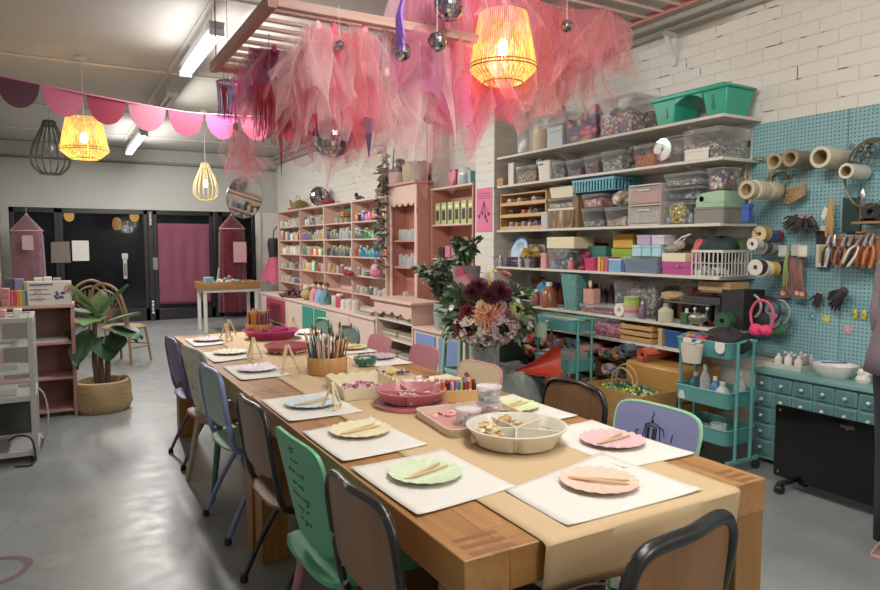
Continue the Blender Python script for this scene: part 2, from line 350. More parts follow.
# ---- far wall : plaster bulkhead, black steel glazing, two
ZB = 2.13
struct(M().box(XL, WX+.1, YF, YF+.2, ZB, CZ).build('wall_far', mat('#adaea8', .75, var=.05, scale=1.5)))
struct(M().box(XL, WX+.03, YF-.12, YF, 3.03, CZ-.002).build('trim_9', mat('#a09f9a', .7), bevel=.02))
struct(M().box(XL, WX, YF-.02, YF+.001, 2.99, 3.01).build('trim_10', mat('#53514e', .7)))
blk = mat('#15161a', .35, var=.2, scale=5); NIGHT = mat('#0c0e12', .3)
glass = clear('#1a2026', .25, .03)
struct(M().box(3.62, WX+.03, YF-.02, YF+.2, 0, ZB).build('wall_pier', white, bevel=.01))
struct(M().box(3.55, 3.66, YF-.06, YF, 0, ZB).build('trim_11', white, bevel=.01))
struct(M().box(XL, XL+.12, YF-.08, YF, 0, ZB).build('trim_12', mat('#a7a8a4', .5), bevel=.01))
def window(n, x0, x1, z0, y=YF+.03, name='window', rails=(), kick=.3):
 r = thing('%s_%d' % (name, n), None, None, ((x0+x1)/2, y, 0)); r['kind'] = 'structure'
 f = M(); t = .07
 f.box(x0, x0+t, y-.03, y+.05, z0, ZB); f.box(x1-t, x1, y-.03, y+.05, z0, ZB); f.box(x0, x1, y-.03, y+.05, ZB-.09, ZB); f.box(x0, x1, y-.03, y+.05, z0, z0+kick)
 for zz in rails: f.box(x0, x1, y-.02, y+.04, zz, zz+.05)
 f.build('window_frame', blk, r, 1, bevel=.006)
 M().box(x0+t, x1-t, y, y+.01, z0+kick, ZB-.09).build('pane', glass, r, 1)
 return r
window(1, XL+.12, .02, 0); window(2, .02, 1.5, 0, kick=.25)
d1 = window(1, 1.6, 2.72, 0, name='door', kick=.22)
window(3, 2.82, 3.55, 0, kick=.12)
struct(M().box(1.5, 1.6, YF-.03, YF+.09, 0, ZB).build('trim_13', blk, bevel=.01)); struct(M().box(2.72, 2.82, YF-.03, YF+.09, 0, ZB).build('trim_14', blk, bevel=.01))
# door furniture
chrome = mat('#c8cacc', .25, 1, var=.05)
h = M(); h.box(1.05, 1.12, YF-.05, YF-.03, .82, 1.2).cyl((1.085, YF-.10, .88), (1.085, YF-.10, 1.12), .014).cyl((1.085, YF-.03, .9), (1.085, YF-.10, .9), .01).cyl((1.085, YF-.03, 1.1), (1.085, YF-.10, 1.1), .01).box(1.03, 1.14, YF-.07, YF-.03, 1.2, 1.3)
h.build('door_handle', chrome, bpy.data.objects['window_2'], 1, bevel=.004)
for k, (z, s) in enumerate(((1.95, .05), (.25, .05))):
 hh = M(); hh.cyl((1.55, YF-.05, z-.12), (1.55, YF-.05, z+.12), .02)
 for q in (-.1, -.03, .05, .12): hh.sph((1.55, YF-.055, z+q), (.032, .03, .022), 8)
 hh.build('hinge', mat('#b9b8b2', .4, .5), d1, 1)
hh = M(); hh.prism(rrect(1.57, 1.66, .98, 1.22, .02), lambda u, v, d: (u, YF-.05+d, v), 0, .03)
hh.build('lock_plate', mat('#8e9093', .3, .9), d1, 1, bevel=.004)
# pink fabric panel behind the door glass, paper notices
curt = mat('#74384a', .8, var=.25, scale=3, bump=.3)
s = M(); s.surf(lambda u, v: (1.68+.96*u, YF+.015+.01*math.sin(u*26)*math.sin(PI*v), .3+1.58*v+.0*u), 60, 20)
tag(s.build('pink_cloth_panel', curt, solid=.003), 'flat rose cloth panel covering the black glazed door', 'cloth panel')
tag(M().prism([(0, 0), (.62, 0), (.6, .62), (.02, .6)], lambda u, v, d: (-.12+u*.5, YF-.03+d, 1.14+v*.62), 0, .003).build('sheer_notice', mat('#8f7e78', .8, alpha=.6)), 'greyish see-through sheet on the glass beside the hanging pink canopy', 'notice')
tag(M().prism(rrect(.22, .49, 1.17, 1.54, .01), lambda u, v, d: (u, YF-.03+d, v), 0, .006).build('paper_notice', mat('#d8d6d0', .8)), 'white paper notice taped to the dark window behind the plants', 'notice')
# the street outside: dark, with a lit shopfront band
struct(M().box(XL-2, WX+2, YF+3.2, YF+3.3, 0, 3.2).build('wall_street', mat('#1d1e22', .8, var=.6, scale=2)))
# warm lamps and a dark figure-less facade outside
for k, (x, z) in enumerate(((.2, 2.0), (1.35, 2.02), (1.05, 1.86))):
 tag(M().lathe([(.02, .16), (.07, .12), (.09, 0), (.06, -.08), (.01, -.1)], (x, YF+.5+.3*k, z), 14).build('outdoor_lantern', mat('#d8a050', .5, emit=1.1 if k < 2 else .5)), ['amber lantern glowing outside above the white paper notice', 'amber lantern glowing outside near the top of the dark doors', 'dim small lantern glowing outside at the middle of the dark glass'][k], 'lantern')
# ==========================================================
TZ = .76
oakx = wood('#98693a', '#774c26', 'X', 1.0, .38, '#a67842'); oaky = wood('#a07040', '#7d5229', 'Y', 1.0, .38, '#ad7e49'); oakz = wood('#8a5f2f', '#6c4620', 'Z', 1.0, .42, '#966b38')
oakd = wood('#7d5230', '#684324', 'X', 1.6, .4)
def table(x0, x1, y0, y1, label):
 t = thing('dining_table', label, 'table', ((x0+x1)/2, (y0+y1)/2, 0), 0, 'oak tables pushed end to end')
 bw = .125
 m = M(); m.box(x0+bw, x1-bw, y0+bw, y1-bw, TZ-.035, TZ); m.build('tabletop', oaky, t, 1, bevel=.002)
 for y in (y0, y1-bw): M().box(x0+bw, x1-bw, y, y+bw, TZ-.10, TZ).build('end_board', oakx, t, 1, bevel=.003)
 for x in (x0, x1-bw):
  M().box(x, x+bw, y0, y1, TZ-.10, TZ).build('side_board', oaky, t, 1, bevel=.003)
  for y in (y0, y1-bw): M().box(x+.002, x+bw-.002, y+.002, y+bw-.002, 0, TZ-.10).build('leg', oakz, t, 1, bevel=.004)
 for x in (x0+.03, x1-.095):
  for y in (y0+.012, y1-bw+.012):
   for k in range(3): M().box(x, x+.12 if x < 1.2 else x+.07, y+.038*k, y+.018+.038*k, TZ-.0005, TZ+.0006).build('inlaid_key', oakd, t, 1)
 return t
table(.755, 1.825, 1.21, 3.075, 'light oak table at the near end, brown paper hanging over its edge')
table(.745, 1.80, 3.085, 5.40, 'light oak table at the far end, its corner nearest the windows')
# brown paper runner, one strip over both tables, draped over the near end
kraft = mat('#c2a57c', .75, var=.05, scale=3, bump=.05)
def kr(u, v):
 x0, x1 = .965+.02*v, 1.675-.06*v; x = x0+(x1-x0)*u
 s = v*5.2
 if s < .13: return (x, 1.186+.014*math.sin(u*7+1)*(1-s/.13), TZ-.135+s+.0)
 s -= .13
 if s < .06:
  a = s/.06*PI/2; return (x, 1.186+.022*(1-math.cos(a)), TZ-.006+.009*math.sin(a)+.0005)
 s -= .06; return (x, min(1.208+s*.87, 5.39), TZ+.0035+.0012*math.sin(u*5+s*6))
tag(M().surf(kr, 24, 200).build('paper_runner', kraft, solid=.001), 'long brown kraft paper runner down the middle of the tables', 'table runner')
paper = mat('#dad5cd', .75, var=.03, scale=4)
ZP = TZ+.0062
def quad(pts, z, name, m, label, cat, group=None, rot=None):
 (a, b, c, d) = [Vector((*p, 0)) for p in pts]
 def fn(u, v):
  p = a*(1-u)*(1-v)+b*u*(1-v)+c*u*v+d*(1-u)*v
  return (p.x, p.y, z+.004*(abs(u-.5)*2)**6*(abs(v-.5)*2)**4)
 return tag(M().surf(fn, 14, 14).build(name, m, solid=.0008), label, cat, group)
mats = [([(.765, 1.90), (1.11, 1.92), (1.115, 1.51), (.775, 1.47)], 'green scalloped plate at the near end of the table', 0),
 ([(1.07, 1.50), (1.065, 1.225), (1.56, 1.225), (1.55, 1.62)], 'peach scalloped plate beside the hanging paper end', .0012),
 ([(1.5, 1.94), (1.81, 1.95), (1.815, 1.46), (1.5, 1.47)], 'rose pink scalloped plate', 0),
 ([(.762, 2.36), (1.07, 2.43), (1.09, 1.99), (.765, 1.965)], 'cream yellow scalloped plate', .0006),
 ([(.762, 2.95), (1.08, 2.97), (1.08, 2.53), (.762, 2.53)], 'pale blue scalloped plate', 0),
 ([(.79, 3.88), (1.06, 3.90), (1.05, 3.45), (.79, 3.44)], 'lilac scalloped plate behind the tall easel', 0),
 ([(.77, 4.46), (1.0, 4.49), (1.03, 4.12), (.775, 4.04)], 'olive cream scalloped plate', 0),
 ([(.785, 5.18), (.99, 5.16), (1.0, 4.80), (.785, 4.75)], 'greyish pink scalloped plate at the far end', 0),
 ([(1.49, 2.46), (1.81, 2.48), (1.81, 2.03), (1.47, 2.03)], 'lime green scalloped plate behind the jars', 0),
 ([(1.50, 3.04), (1.79, 3.05), (1.80, 2.60), (1.52, 2.58)], 'beige scalloped plate beside the scalloped box', 0),
 ([(1.53, 3.86), (1.79, 3.84), (1.79, 3.44), (1.54, 3.45)], 'mauve scalloped plate beside the round green bowl', 0),
 ([(1.53, 4.34), (1.79, 4.32), (1.79, 3.94), (1.54, 3.94)], 'straw yellow scalloped plate', 0),
 ([(1.53, 5.30), (1.78, 5.30), (1.78, 4.55), (1.54, 4.55)], None, 0)]
for pts, lab, dz in mats:
 quad(pts, ZP+dz, 'paper_placemat', paper, ('white paper sheet under the '+lab) if lab else 'long white paper sheet on the table beyond the magenta tray', 'placemat', 'white paper placemats')
def plate(x, y, c, lab, r=.105, rot=0, dz=.0012):
 nf = 18
 prof = [(0, .003), (.45*r, .003), (.62*r, .004), (.8*r, .008), (r, .0135), (r*1.005, .015), (.97*r, .0145), (.8*r, .0105), (.62*r, .007), (.3*r, .0055), (0, .0055)]
 fr = lambda t, i: 1+(.05*abs(math.cos(nf/2*t))-.03 if prof[i][0] > .75*r else 0)
 fz = lambda t, i: (.0048*(abs(math.cos(nf/2*t))-.5)*min(1, max(0, (prof[i][0]/r-.4)*2.2)) if i > 3 else 0)
 o = M().lathe(prof, (0, 0, 0), nf*8, 0, fr, fz).build('scalloped_plate', mat(c, .45, var=.03), loc=(x, y, ZP+dz+.001), rotz=rot)
 return tag(o, lab, 'plate', 'scalloped ceramic plates')
plates = [(.935, 1.72, '#cbdab8', 'pale green scalloped plate nearest the end of the table', 'pale green plate'), (1.335, 1.405, '#dcbba8', 'peach scalloped plate beside the hanging brown paper', 'peach plate'),
 (1.665, 1.69, '#d8b0b2', 'rose pink scalloped plate near the table corner', 'rose pink plate'), (.945, 2.245, '#e2d7b0', 'cream yellow scalloped plate', 'cream yellow plate'),
 (.93, 2.75, '#bccdd8', 'pale blue scalloped plate', 'pale blue plate'), (.93, 3.67, '#c9bccd', 'lilac scalloped plate behind the tall easel', None), (.93, 4.33, '#cdc9a4', 'olive cream scalloped plate', None),
 (.92, 5.0, '#c2a5b0', 'greyish pink scalloped plate at the far end of the table', None), (1.655, 2.27, '#d0dba3', 'lime green scalloped plate behind the jars', 'lime green plate'),
 (1.655, 2.83, '#d8c7a0', 'beige scalloped plate behind the marker box', 'beige plate'), (1.68, 3.7, '#b89fac', 'mauve scalloped plate beside the green bowl', None), (1.68, 4.13, '#d9c795', 'straw yellow scalloped plate behind the brushes', 'straw yellow plate'),
 (1.68, 5.0, '#d9d3cc', 'white scalloped plate beyond the magenta tray', None)]
dowel = mat('#cfae86', .6, var=.1, scale=40)
for k, (x, y, c, lab, short) in enumerate(plates):
 plate(x, y, c, lab, .112 if y < 3 else .105, k*.4)
 if short:
  a = [.35, -.75, .2, .3, .3, 0, 0, 0, .25, .4, 0, .3, 0][k]
  for q in (-1, 1):
   aa = a+.10*q; dx, dy = math.cos(aa)*.088, math.sin(aa)*.088; ox, oy = -math.sin(a)*.008*q, math.cos(a)*.008*q
   s = M(); s.tube([(x-dx+ox, y-dy+oy, ZP+.015), (x-dx*.9+ox, y-dy*.9+oy, ZP+.0155), (x+dx*.92+ox, y+dy*.92+oy, ZP+.0155), (x+dx+ox, y+dy+oy, ZP+.0155)], [.0036, .0046, .0038, .0014])
   tag(s.build('wooden_stick', dowel), 'pale wooden modelling stick lying on the '+short, 'stick', 'sticks on the '+short)
# ----------------------------------------------------------
ZK = TZ+.0055
def divided(x, y, c, lab, r=.16, h=.055, n=5, name='divided_tray', rot=0, inner=.0, thick=False):
 t = thing(name, lab, 'tray', (x, y, ZK), rot); mm = mat(c, .35, var=.03)
 prof = [(0, 0), (.72*r, 0), (.80*r, .006), (.91*r, h*.75), (.995*r, h), (1.0*r, h+.004), (.95*r, h+.005), (.89*r, h*.8), (.79*r, .012), (.72*r, .007), (0, .007)]
 notch = (lambda tt, i: 1-(.10*max(0, math.cos(n*tt))**14 if prof[i][1] < h*.84 else 0))
 M().lathe(prof, (0, 0, 0), 80, 0, notch).build('tray_shell', mm, t)
 d = M()
 for k in range(n):
  a = 2*PI*k/n; ca, sa = math.cos(a), math.sin(a)
  d.prism([(0, .005), (.76*r, .005), (.92*r, h-.002), (0, h-.006)], lambda u, v, q, ca=ca, sa=sa: (u*ca-q*sa, u*sa+q*ca, v), -.0035, .0035)
 d.build('divider', mm, t, bevel=.001); return t
divided(1.375, 1.86, '#d3ccbb', 'cream round snack tray with five compartments of wooden pieces', .178, .062, 5, rot=.3)
divided(1.315, 2.55, '#b76d74', 'dusty pink round divided tray with a lid underneath, nearest pink tray', .155, .05, 5, rot=.2)
divided(1.27, 4.22, '#a9525f', 'dusty rose divided tray between the brush pot and the magenta tray', .15, .045, 5, rot=.1)
divided(1.36, 4.92, '#a3265f', 'shiny magenta divided tray near the far pencil pot', .205, .06, 5, rot=.5)
o = M().lathe([(0, 0), (.16, 0), (.166, .004), (.166, .016), (.158, .018), (0, .018)], (0, 0, 0), 48).build('tray_lid', mat('#a86068', .35), loc=(1.315, 2.55, ZK-.004)); 
tag(o, 'rose plastic lid lying under the nearest dusty pink divided tray', 'lid')
for ob in col.objects:
 if ob.get('category') == 'tray' and abs(ob.location.y-2.55) < .01: ob.location.z += .015
def heap(name, x, y, z, rx, ry, n, cols, label, cat, shape='chip', s=.008, hz=.02, mats=None):
 """a heap nobody could count: one object"""
 m = M(); rr = random.Random(int(x*1000+y*77))
 for _ in range(n):
  a, q = rr.random()*2*PI, math.sqrt(rr.random()); px, py = x+rx*q*math.cos(a), y+ry*q*math.sin(a); pz = z+hz*(1-q*q)*rr.random()+s*.4; k = rr.randrange(len(cols)); st = len(m.v)
  if shape == 'chip': m.lathe([(0, -s*.22), (s, -s*.22), (s, s*.22), (0, s*.22)], n=7, m=k)
  elif shape == 'ball': m.sph((0, 0, 0), s*(.6+.5*rr.random()), 6, k)
  elif shape == 'stick': m.cyl((-s*2.4, 0, 0), (s*2.4, 0, 0), s*.3, n=5, m=k)
  m.xf(Matrix.Translation((px, py, pz)) @ Matrix.Rotation(rr.random()*PI, 4, 'Z') @ Matrix.Rotation((rr.random()-.5)*1.4, 4, 'X') @ Matrix.Rotation((rr.random()-.5)*1.0, 4, 'Y'), st)
 return tag(m.build(name, mats or [mat(c, .5) for c in cols]), label, cat, kind='stuff')
heap('wooden_shapes', 1.285, 1.90, ZK+.010, .055, .06, 170, ['#d8bd92', '#c9a878', '#e3cda5'], 'heap of small pale wooden cut-outs in the cream snack tray', 'wooden pieces', s=.012, hz=.065)
heap('wooden_shapes', 1.44, 1.95, ZK+.008, .03, .035, 16, ['#d8bd92', '#c9a878'], 'few thin wooden pegs at the back of the cream snack tray', 'wooden pieces', 'stick', s=.009, hz=.04)
heap('wooden_shapes', 1.47, 1.83, ZK+.008, .04, .03, 26, ['#b6925f', '#8d8780', '#c8b08a'], 'mixed pegs and grey bits at the end of the cream snack tray', 'wooden pieces', 'stick', s=.008, hz=.045)
o = M().lathe([(0, 0), (.013, 0), (.019, .012), (.02, .028), (.014, .04), (.018, .052), (.012, .062), (0, .063)], n=16).build('wooden_spool', wood('#b98b58', '#946637', 'Z', 6)); o.location = (1.375, 1.965, ZK+.045); o.rotation_euler = (1.45, 0, 1.9)
tag(o, 'turned brown wooden bead lying in the cream snack tray', 'spool')
for (x, y, s_, lb) in ((1.315, 2.55, .02, 'nearest dusty pink divided tray'), (1.27, 4.22, 0, 'dusty rose divided tray')):
 heap('craft_chips', x, y, ZK+.01+s_, .125, .125, 150, ['#e5cfae', '#dba6a8', '#efe7dc', '#b98f9c', '#cfae7e'], 'scattered beads and cut-outs in the '+lb, 'beads', s=.009, hz=.022)
# rectangular pink tray with tubs
def tray_rect(name, x, y, rz, w_, d_, h, r, mo, mi, label, cat='tray'):
 t = thing(name, label, cat, (x, y, ZK), rz); m = M(); n = 6
 outs = rrect(-w_/2, w_/2, -d_/2, d_/2, r, n); ins = rrect(-w_/2+.008, w_/2-.008, -d_/2+.008, d_/2-.008, r-.006, n); k = len(outs)
 vs = [(a*.97, b*.97, 0) for a, b in outs]+[(a, b, h) for a, b in outs]+[(a, b, h) for a, b in ins]+[(a*.98, b*.98, .007) for a, b in ins]
 fs = [tuple(range(k))[::-1], tuple(range(3*k, 4*k))]
 for L_ in range(3):
  for i in range(k): j = (i+1) % k; fs.append((L_*k+i, L_*k+j, (L_+1)*k+j, (L_+1)*k+i))
 m.add(vs, fs); m.m[1] = 1; m.build('tray_shell', [mo, mi], t, bevel=.001); return t
tray_rect('serving_tray', 1.40, 2.17, -.12, .38, .37, .032, .04, mat('#cdb8a6', .4), mat('#c58a84', .5), 'rectangular beige tray with a pink base holding three clear tubs')
def tub(x, y, z, lab, cc, r=.048, h=.052):
 t = thing('clear_tub', lab, 'tub', (x, y, z), 0, 'clear tubs in the beige tray')
 M().lathe([(0, 0), (r*.9, 0), (r, h), (r*.96, h), (r*.87, .003), (0, .003)], n=28).build('tub_body', clear(op=.22), t)
 M().lathe([(0, h+.001), (r*1.06, h+.001), (r*1.08, h+.004), (r*1.06, h+.010), (r*.98, h+.010), (r*.96, h+.006), (0, h+.006)], n=28).build('tub_lid', clear('#e6dfe0', .45), t)
 heap('tub_contents', x, y, z+.004, r*.74, r*.74, 46, cc, 'small mixed bits filling the '+lab, 'craft bits', 'ball', s=.010, hz=.034)
tub(1.345, 2.13, ZK+.008, 'single clear tub with pink bead and bits', ['#c98f80', '#9aa2a8', '#d9d4cf', '#6f7478'])
tub(1.475, 2.18, ZK+.008, 'lower clear tub of the stacked pair', ['#b98f93', '#c9bcc0', '#a98087'])
tub(1.475, 2.18, ZK+.073, 'upper clear tub of the stacked pair', ['#6b7075', '#9aa0a6', '#c7c9cc'])
heap('pink_bits', 1.345, 2.29, ZK+.006, .06, .03, 20, ['#d5888a', '#e3a3a0'], 'pink paper scraps lying in the beige tray', 'paper scraps', s=.012, hz=.004)
# marker box
def openbox(name, x, y, z, rz, w_, d_, h, mt, label, cat, t_=.005, group=None):
 m = M(); m.box(-w_/2, w_/2, -d_/2, d_/2, 0, .006); m.box(-w_/2, -w_/2+t_, -d_/2, d_/2, 0, h); m.box(w_/2-t_, w_/2, -d_/2, d_/2, 0, h); m.box(-w_/2, w_/2, -d_/2, -d_/2+t_, 0, h); m.box(-w_/2, w_/2, d_/2-t_, d_/2, 0, h)
 o = m.build(name, mt, bevel=.0015, loc=(x, y, z), rotz=rz); return tag(o, label, cat, group)
openbox('marker_box', 1.525, 2.50, ZK, -.42, .17, .085, .055, mat('#c79a5d', .6), 'tan card box filled with upright colour markers', 'box')
mk = ['#d8531f', '#e0622a', '#c42c34', '#8a2434', '#3a3f45', '#5d8a3c', '#88a04a', '#d8c13d', '#2f4d8f', '#5b79b5', '#7a4b93', '#d8557c', '#e58aa0', '#c96c34', '#44766f', '#202226', '#a9b7c4', '#b72e52']
def upright(name, mt, x, y, z, h, tilt, az, prof, label, cat, group, extra=None):
 t = M(); t.lathe(prof, n=8); o = t.build(name, mt); o.location = (x, y, z); o.rotation_euler = (tilt*math.sin(az), -tilt*math.cos(az), 0); return tag(o, label, cat, group)
CN = {'#d8531f': 'orange', '#e0622a': 'bright orange', '#c42c34': 'red', '#8a2434': 'wine red', '#3a3f45': 'charcoal', '#5d8a3c': 'green', '#88a04a': 'olive', '#d8c13d': 'yellow', '#2f4d8f': 'navy', '#5b79b5': 'blue', '#7a4b93': 'purple', '#d8557c': 'hot pink', '#e58aa0': 'light pink', '#c96c34': 'rust', '#44766f': 'teal', '#202226': 'black', '#a9b7c4': 'pale grey blue', '#b72e52': 'crimson'}
rz = -.42; k = 0
for i in range(8):
 for j in range(3):
  lx, ly = -.069+.0197*i, -.024+.024*j; c = mk[(k*5+j) % len(mk)]; k += 1
  x = 1.525+lx*math.cos(rz)-ly*math.sin(rz); y = 2.50+lx*math.sin(rz)+ly*math.cos(rz)
  t = thing('colour_marker', '%s marker standing in the tan box, %s row' % (CN[c], ('front', 'middle', 'back')[j]), 'marker', (x, y, ZK+.007), 0, 'markers in the tan box, '+('front', 'middle', 'back')[j]+' row')
  hh = .082+.012*R.random()
  M().lathe([(0, 0), (.0085, 0), (.0085, hh-.035), (0, hh-.035)], n=10).build('barrel', mat(['#e8e4dc', '#d8d3ca', c][k % 3], .4), t)
  M().lathe([(0, hh-.034), (.0092, hh-.034), (.0088, hh-.003), (.006, hh), (0, hh)], n=10).build('cap', mat(c, .35), t)
# round wooden pots
def roundpot(x, y, r, h, lab, mt):
 o = M().lathe([(0, 0), (r*.97, 0), (r, .004), (r, h-.003), (r*.98, h), (r*.93, h), (r*.92, .01), (0, .01)], n=40).build('round_wooden_pot', mt, loc=(x, y, ZK)); return tag(o, lab, 'pot')
slat = wood('#b98850', '#9a6b38', 'Z', 4)
roundpot(1.25, 3.42, .108, .092, 'round bamboo pot crowded with brushes and pencils', slat); roundpot(1.33, 5.16, .10, .085, 'round bamboo pot of orange and red pencils at the far end', slat)
pc = ['#24344f', '#8c2f2c', '#d8d2c8', '#b57c45', '#1f2430', '#c7a06a', '#7b4a33', '#3b5a86', '#b8b4ac', '#e0ddd6', '#5b2b38', '#a7552c']
pn = ['navy', 'dark red', 'white', 'tan', 'black', 'wooden', 'brown', 'blue', 'grey', 'silver white', 'maroon', 'rust']
def rod(x, y, z, h, c, nm, lab, cat, grp, kind, tx, ty):
 t = thing(nm, lab, cat, (x, y, z), 0, grp); t.rotation_euler = (tx, ty, 0)
 if kind == 'pencil':
  M().lathe([(0, 0), (.0052, 0), (.0052, h-.016), (0, h-.016)], n=6).build('shaft', mat(c, .4), t); M().lathe([(.0052, h-.016), (.0014, h-.003), (0, h)], n=6).build('tip', mat('#d8b88a', .6), t)
 else:
  M().lathe([(0, 0), (.0025, 0), (.005, h*.45), (.0035, h*.75), (0, h*.75)], n=7).build('handle', mat(c, .35), t); M().lathe([(.0038, h*.75), (.0045, h*.86), (.004, h*.87)], n=7).build('ferrule', mat('#b9b8b2', .3, .9), t)
  M().lathe([(.0045, h*.87), (.0068, h*.93), (.002, h), (0, h)], n=7).build('bristles', mat(['#3a2c24', '#c9a878', '#6b4530'][int(h*1000) % 3], .8), t)
for i in range(64):
 a = i*2.399; q = .085*math.sqrt((i+.5)/64); x, y = 1.25+q*math.cos(a), 3.42+q*math.sin(a); k = R.randrange(12); br = i % 3 == 0
 out = .05+.22*q/.085*R.random()
 h = .15+.07*R.random()+(.05 if br else 0)
 rod(x, y, ZK+.012, h, pc[k], 'paint_brush' if br else 'pencil', '%s %s standing in the near bamboo pot' % (pn[k], 'paint brush' if br else 'pencil'), 'brush' if br else 'pencil', '%s %s in the near bamboo pot' % (pn[k], 'brushes' if br else 'pencils'), 'brush' if br else 'pencil', -math.sin(a)*out*.0-out*math.sin(a), out*math.cos(a))
p2 = ['#c43a24', '#d8702a', '#e0a040', '#a82a38', '#d9662a', '#7a2030', '#3c3a66', '#c99a34']; p2n = ['red', 'orange', 'amber', 'crimson', 'bright orange', 'maroon', 'indigo', 'mustard']
for i in range(38):
 a = i*2.399; q = .08*math.sqrt((i+.5)/38); x, y = 1.33+q*math.cos(a), 5.16+q*math.sin(a); k = (int(x*333)+i) % 8
 rod(x, y, ZK+.012, .17+.025*R.random(), p2[k], 'pencil', '%s pencil standing in the far bamboo pot' % p2n[k], 'pencil', p2n[k]+' pencils in the far bamboo pot', 'pencil', -.08*math.sin(a)*R.random(), .08*math.cos(a)*R.random())
# little folding easels
def easel(x, y, rz, s, lab):
 t = thing('mini_easel', lab, 'easel', (x, y, ZK+.0015), rz, 'mini wooden easels on the table'); mt = mat('#d9bf96', .6, var=.08, scale=30); w_ = .015*s/.16
 for nm, p, q in (('front_leg', (-.055, 0, 0), (-.006, .035, s)), ('front_leg', (.055, 0, 0), (.006, .035, s)), ('rear_leg', (0, .10, 0), (0, .04, s*.96))):
  k = s/.16; p = (p[0]*k, p[1]*k, p[2]); q = (q[0]*k, q[1]*k, q[2]); M().bar(p, q, w_, w_*.8).build(nm, mt, t, bevel=.001)
 k = s/.16; M().bar((-.05*k, -.004*k, s*.22), (.05*k, -.004*k, s*.22), .014*k, .006).build('ledge', mt, t, bevel=.001)
easel(1.005, 2.62, .9, .115, 'mini wooden easel beside the pale blue plate'); easel(1.07, 3.50, .2, .15, 'tall mini wooden easel in front of the bamboo brush pot')
easel(1.035, 4.08, .5, .125, 'mini wooden easel left of the dusty rose tray'); easel(1.055, 4.92, .9, .125, 'mini wooden easel beside the magenta tray'); easel(1.60, 5.16, -.3, .12, 'mini wooden easel at the far right of the bamboo pencil pot'); easel(1.13, 5.2, .3, .12, 'mini wooden easel left of the far bamboo pencil pot')
# cream scalloped open box with pink bits
t = thing('scalloped_box', 'cream open box with a scalloped rim full of pink bits', 'box', (1.235, 2.90, ZK), -.12); cr = mat('#e0d2b4', .6)
W2, D2 = .13, .17
def scal(L, n):
 pts = [(-L, 0), (L, 0)]
 for i in range(n*8, -1, -1):
  u = -L+2*L*i/(n*8); pts.append((u, .05+.011*abs(math.sin(i/8*PI))))
 return pts
for sx_ in (-1, 1): M().prism(scal(D2, 6), lambda u, v, d, s=sx_: (s*(W2+v*.12)+d, u*(1+v*.7), v), -.0025, .0025).build('side_wall', cr, t)
for sy_ in (-1, 1): M().prism(scal(W2, 5), lambda u, v, d, s=sy_: (u*(1+v*.9), s*(D2+v*.12)+d, v), -.0025, .0025).build('end_wall', cr, t)
M().box(-W2, W2, -D2, D2, 0, .005).build('bottom', cr, t)
heap('pink_beads', 1.235, 2.90, ZK+.006, .105, .14, 220, ['#b3627c', '#d59aa8', '#e3c9cf', '#8d4a66', '#c97f98'], 'pink and mauve beads filling the cream scalloped box', 'beads', 'ball', s=.010, hz=.03)
# green bowl, bundle of thread
o = M().lathe([(0, 0), (.04, 0), (.06, .02), (.07, .05), (.066, .052), (.055, .022), (.036, .006), (0, .006)], n=36, fz=lambda t_, i: .003*math.cos(t_*14) if i in (3, 4) else 0).build('green_bowl', [mat('#2f6b5c', .35)], loc=(1.51, 3.50, ZK)); tag(o, 'small dark green bowl with a wavy rim behind the bamboo brush pot', 'bowl')
heap('bowl_contents', 1.51, 3.50, ZK+.008, .05, .05, 60, ['#d8c8a0', '#e5dcc0'], 'cream sticks filling the small green bowl', 'sticks', 'stick', s=.008, hz=.05)
for k, (x, y, rz_, c, n_) in enumerate(((1.47, 3.24, .3, '#3b2a66', 'purple'), (1.53, 3.20, .8, '#d8b02c', 'yellow'), (1.585, 3.17, .1, '#33275c', 'violet'), (1.515, 3.28, 1.2, '#c8b48c', 'beige'))):
 t = thing('thread_skein', '%s thread skein lying on the table beside the green bowl' % n_, 'thread', (x, y, ZK), rz_)
 s = M()
 for q in range(7): s.tube([(-.035, .004*(q-3)*.8, .010+.004*(q % 2)), (-.02, .005*(q-3), .014), (.02, .005*(q-3), .012), (.035, .004*(q-3), .010)], .0042, 6)
 s.build('strands', mat(c, .7), t); M().cyl((-.003, 0, .012), (.003, 0, .012), .0185, n=12).build('band', mat('#d9cfae', .5), t)
heap('stickers', 1.60, 2.93, ZK+.005, .05, .10, 22, ['#8c3a58', '#d9a0b0', '#e8e2d8'], 'scattered pink paper cut-outs beside the scalloped box', 'paper cut-outs', s=.014, hz=.004)

# ==========================================================
def catmull(pts, n=6):
 P = [Vector(p) for p in pts]; out = []
 for i in range(len(P)-1):
  a, b, c, d = P[max(i-1, 0)], P[i], P[i+1], P[min(i+2, len(P)-1)]
  for k in range(n):
   t = k/n; out.append(.5*((2*b)+(c-a)*t+(2*a-5*b+4*c-d)*t*t+(3*b-a-3*c+d)*t**3))
 out.append(P[-1]); return out
def shell(fn, nu, nv, th, m=0):
 """closed slab following fn(u,v), thickness th along y"""
 mm = M(); mm.surf(lambda u, v: fn(u, v, 0), nu, nv, m); k = len(mm.v); mm.surf(lambda u, v: fn(u, v, th), nu, nv, m)
 N1 = nv+1; ring = [i*N1 for i in range(nu+1)]+[nu*N1+j for j in range(1, nv+1)]+[i*N1+nv for i in range(nu-1, -1, -1)]+[j for j in range(nv-1, 0, -1)]
 for i in range(len(ring)): a, b = ring[i], ring[(i+1) % len(ring)]; mm.f.append((a, b, b+k, a+k)); mm.m.append(m)
 return mm
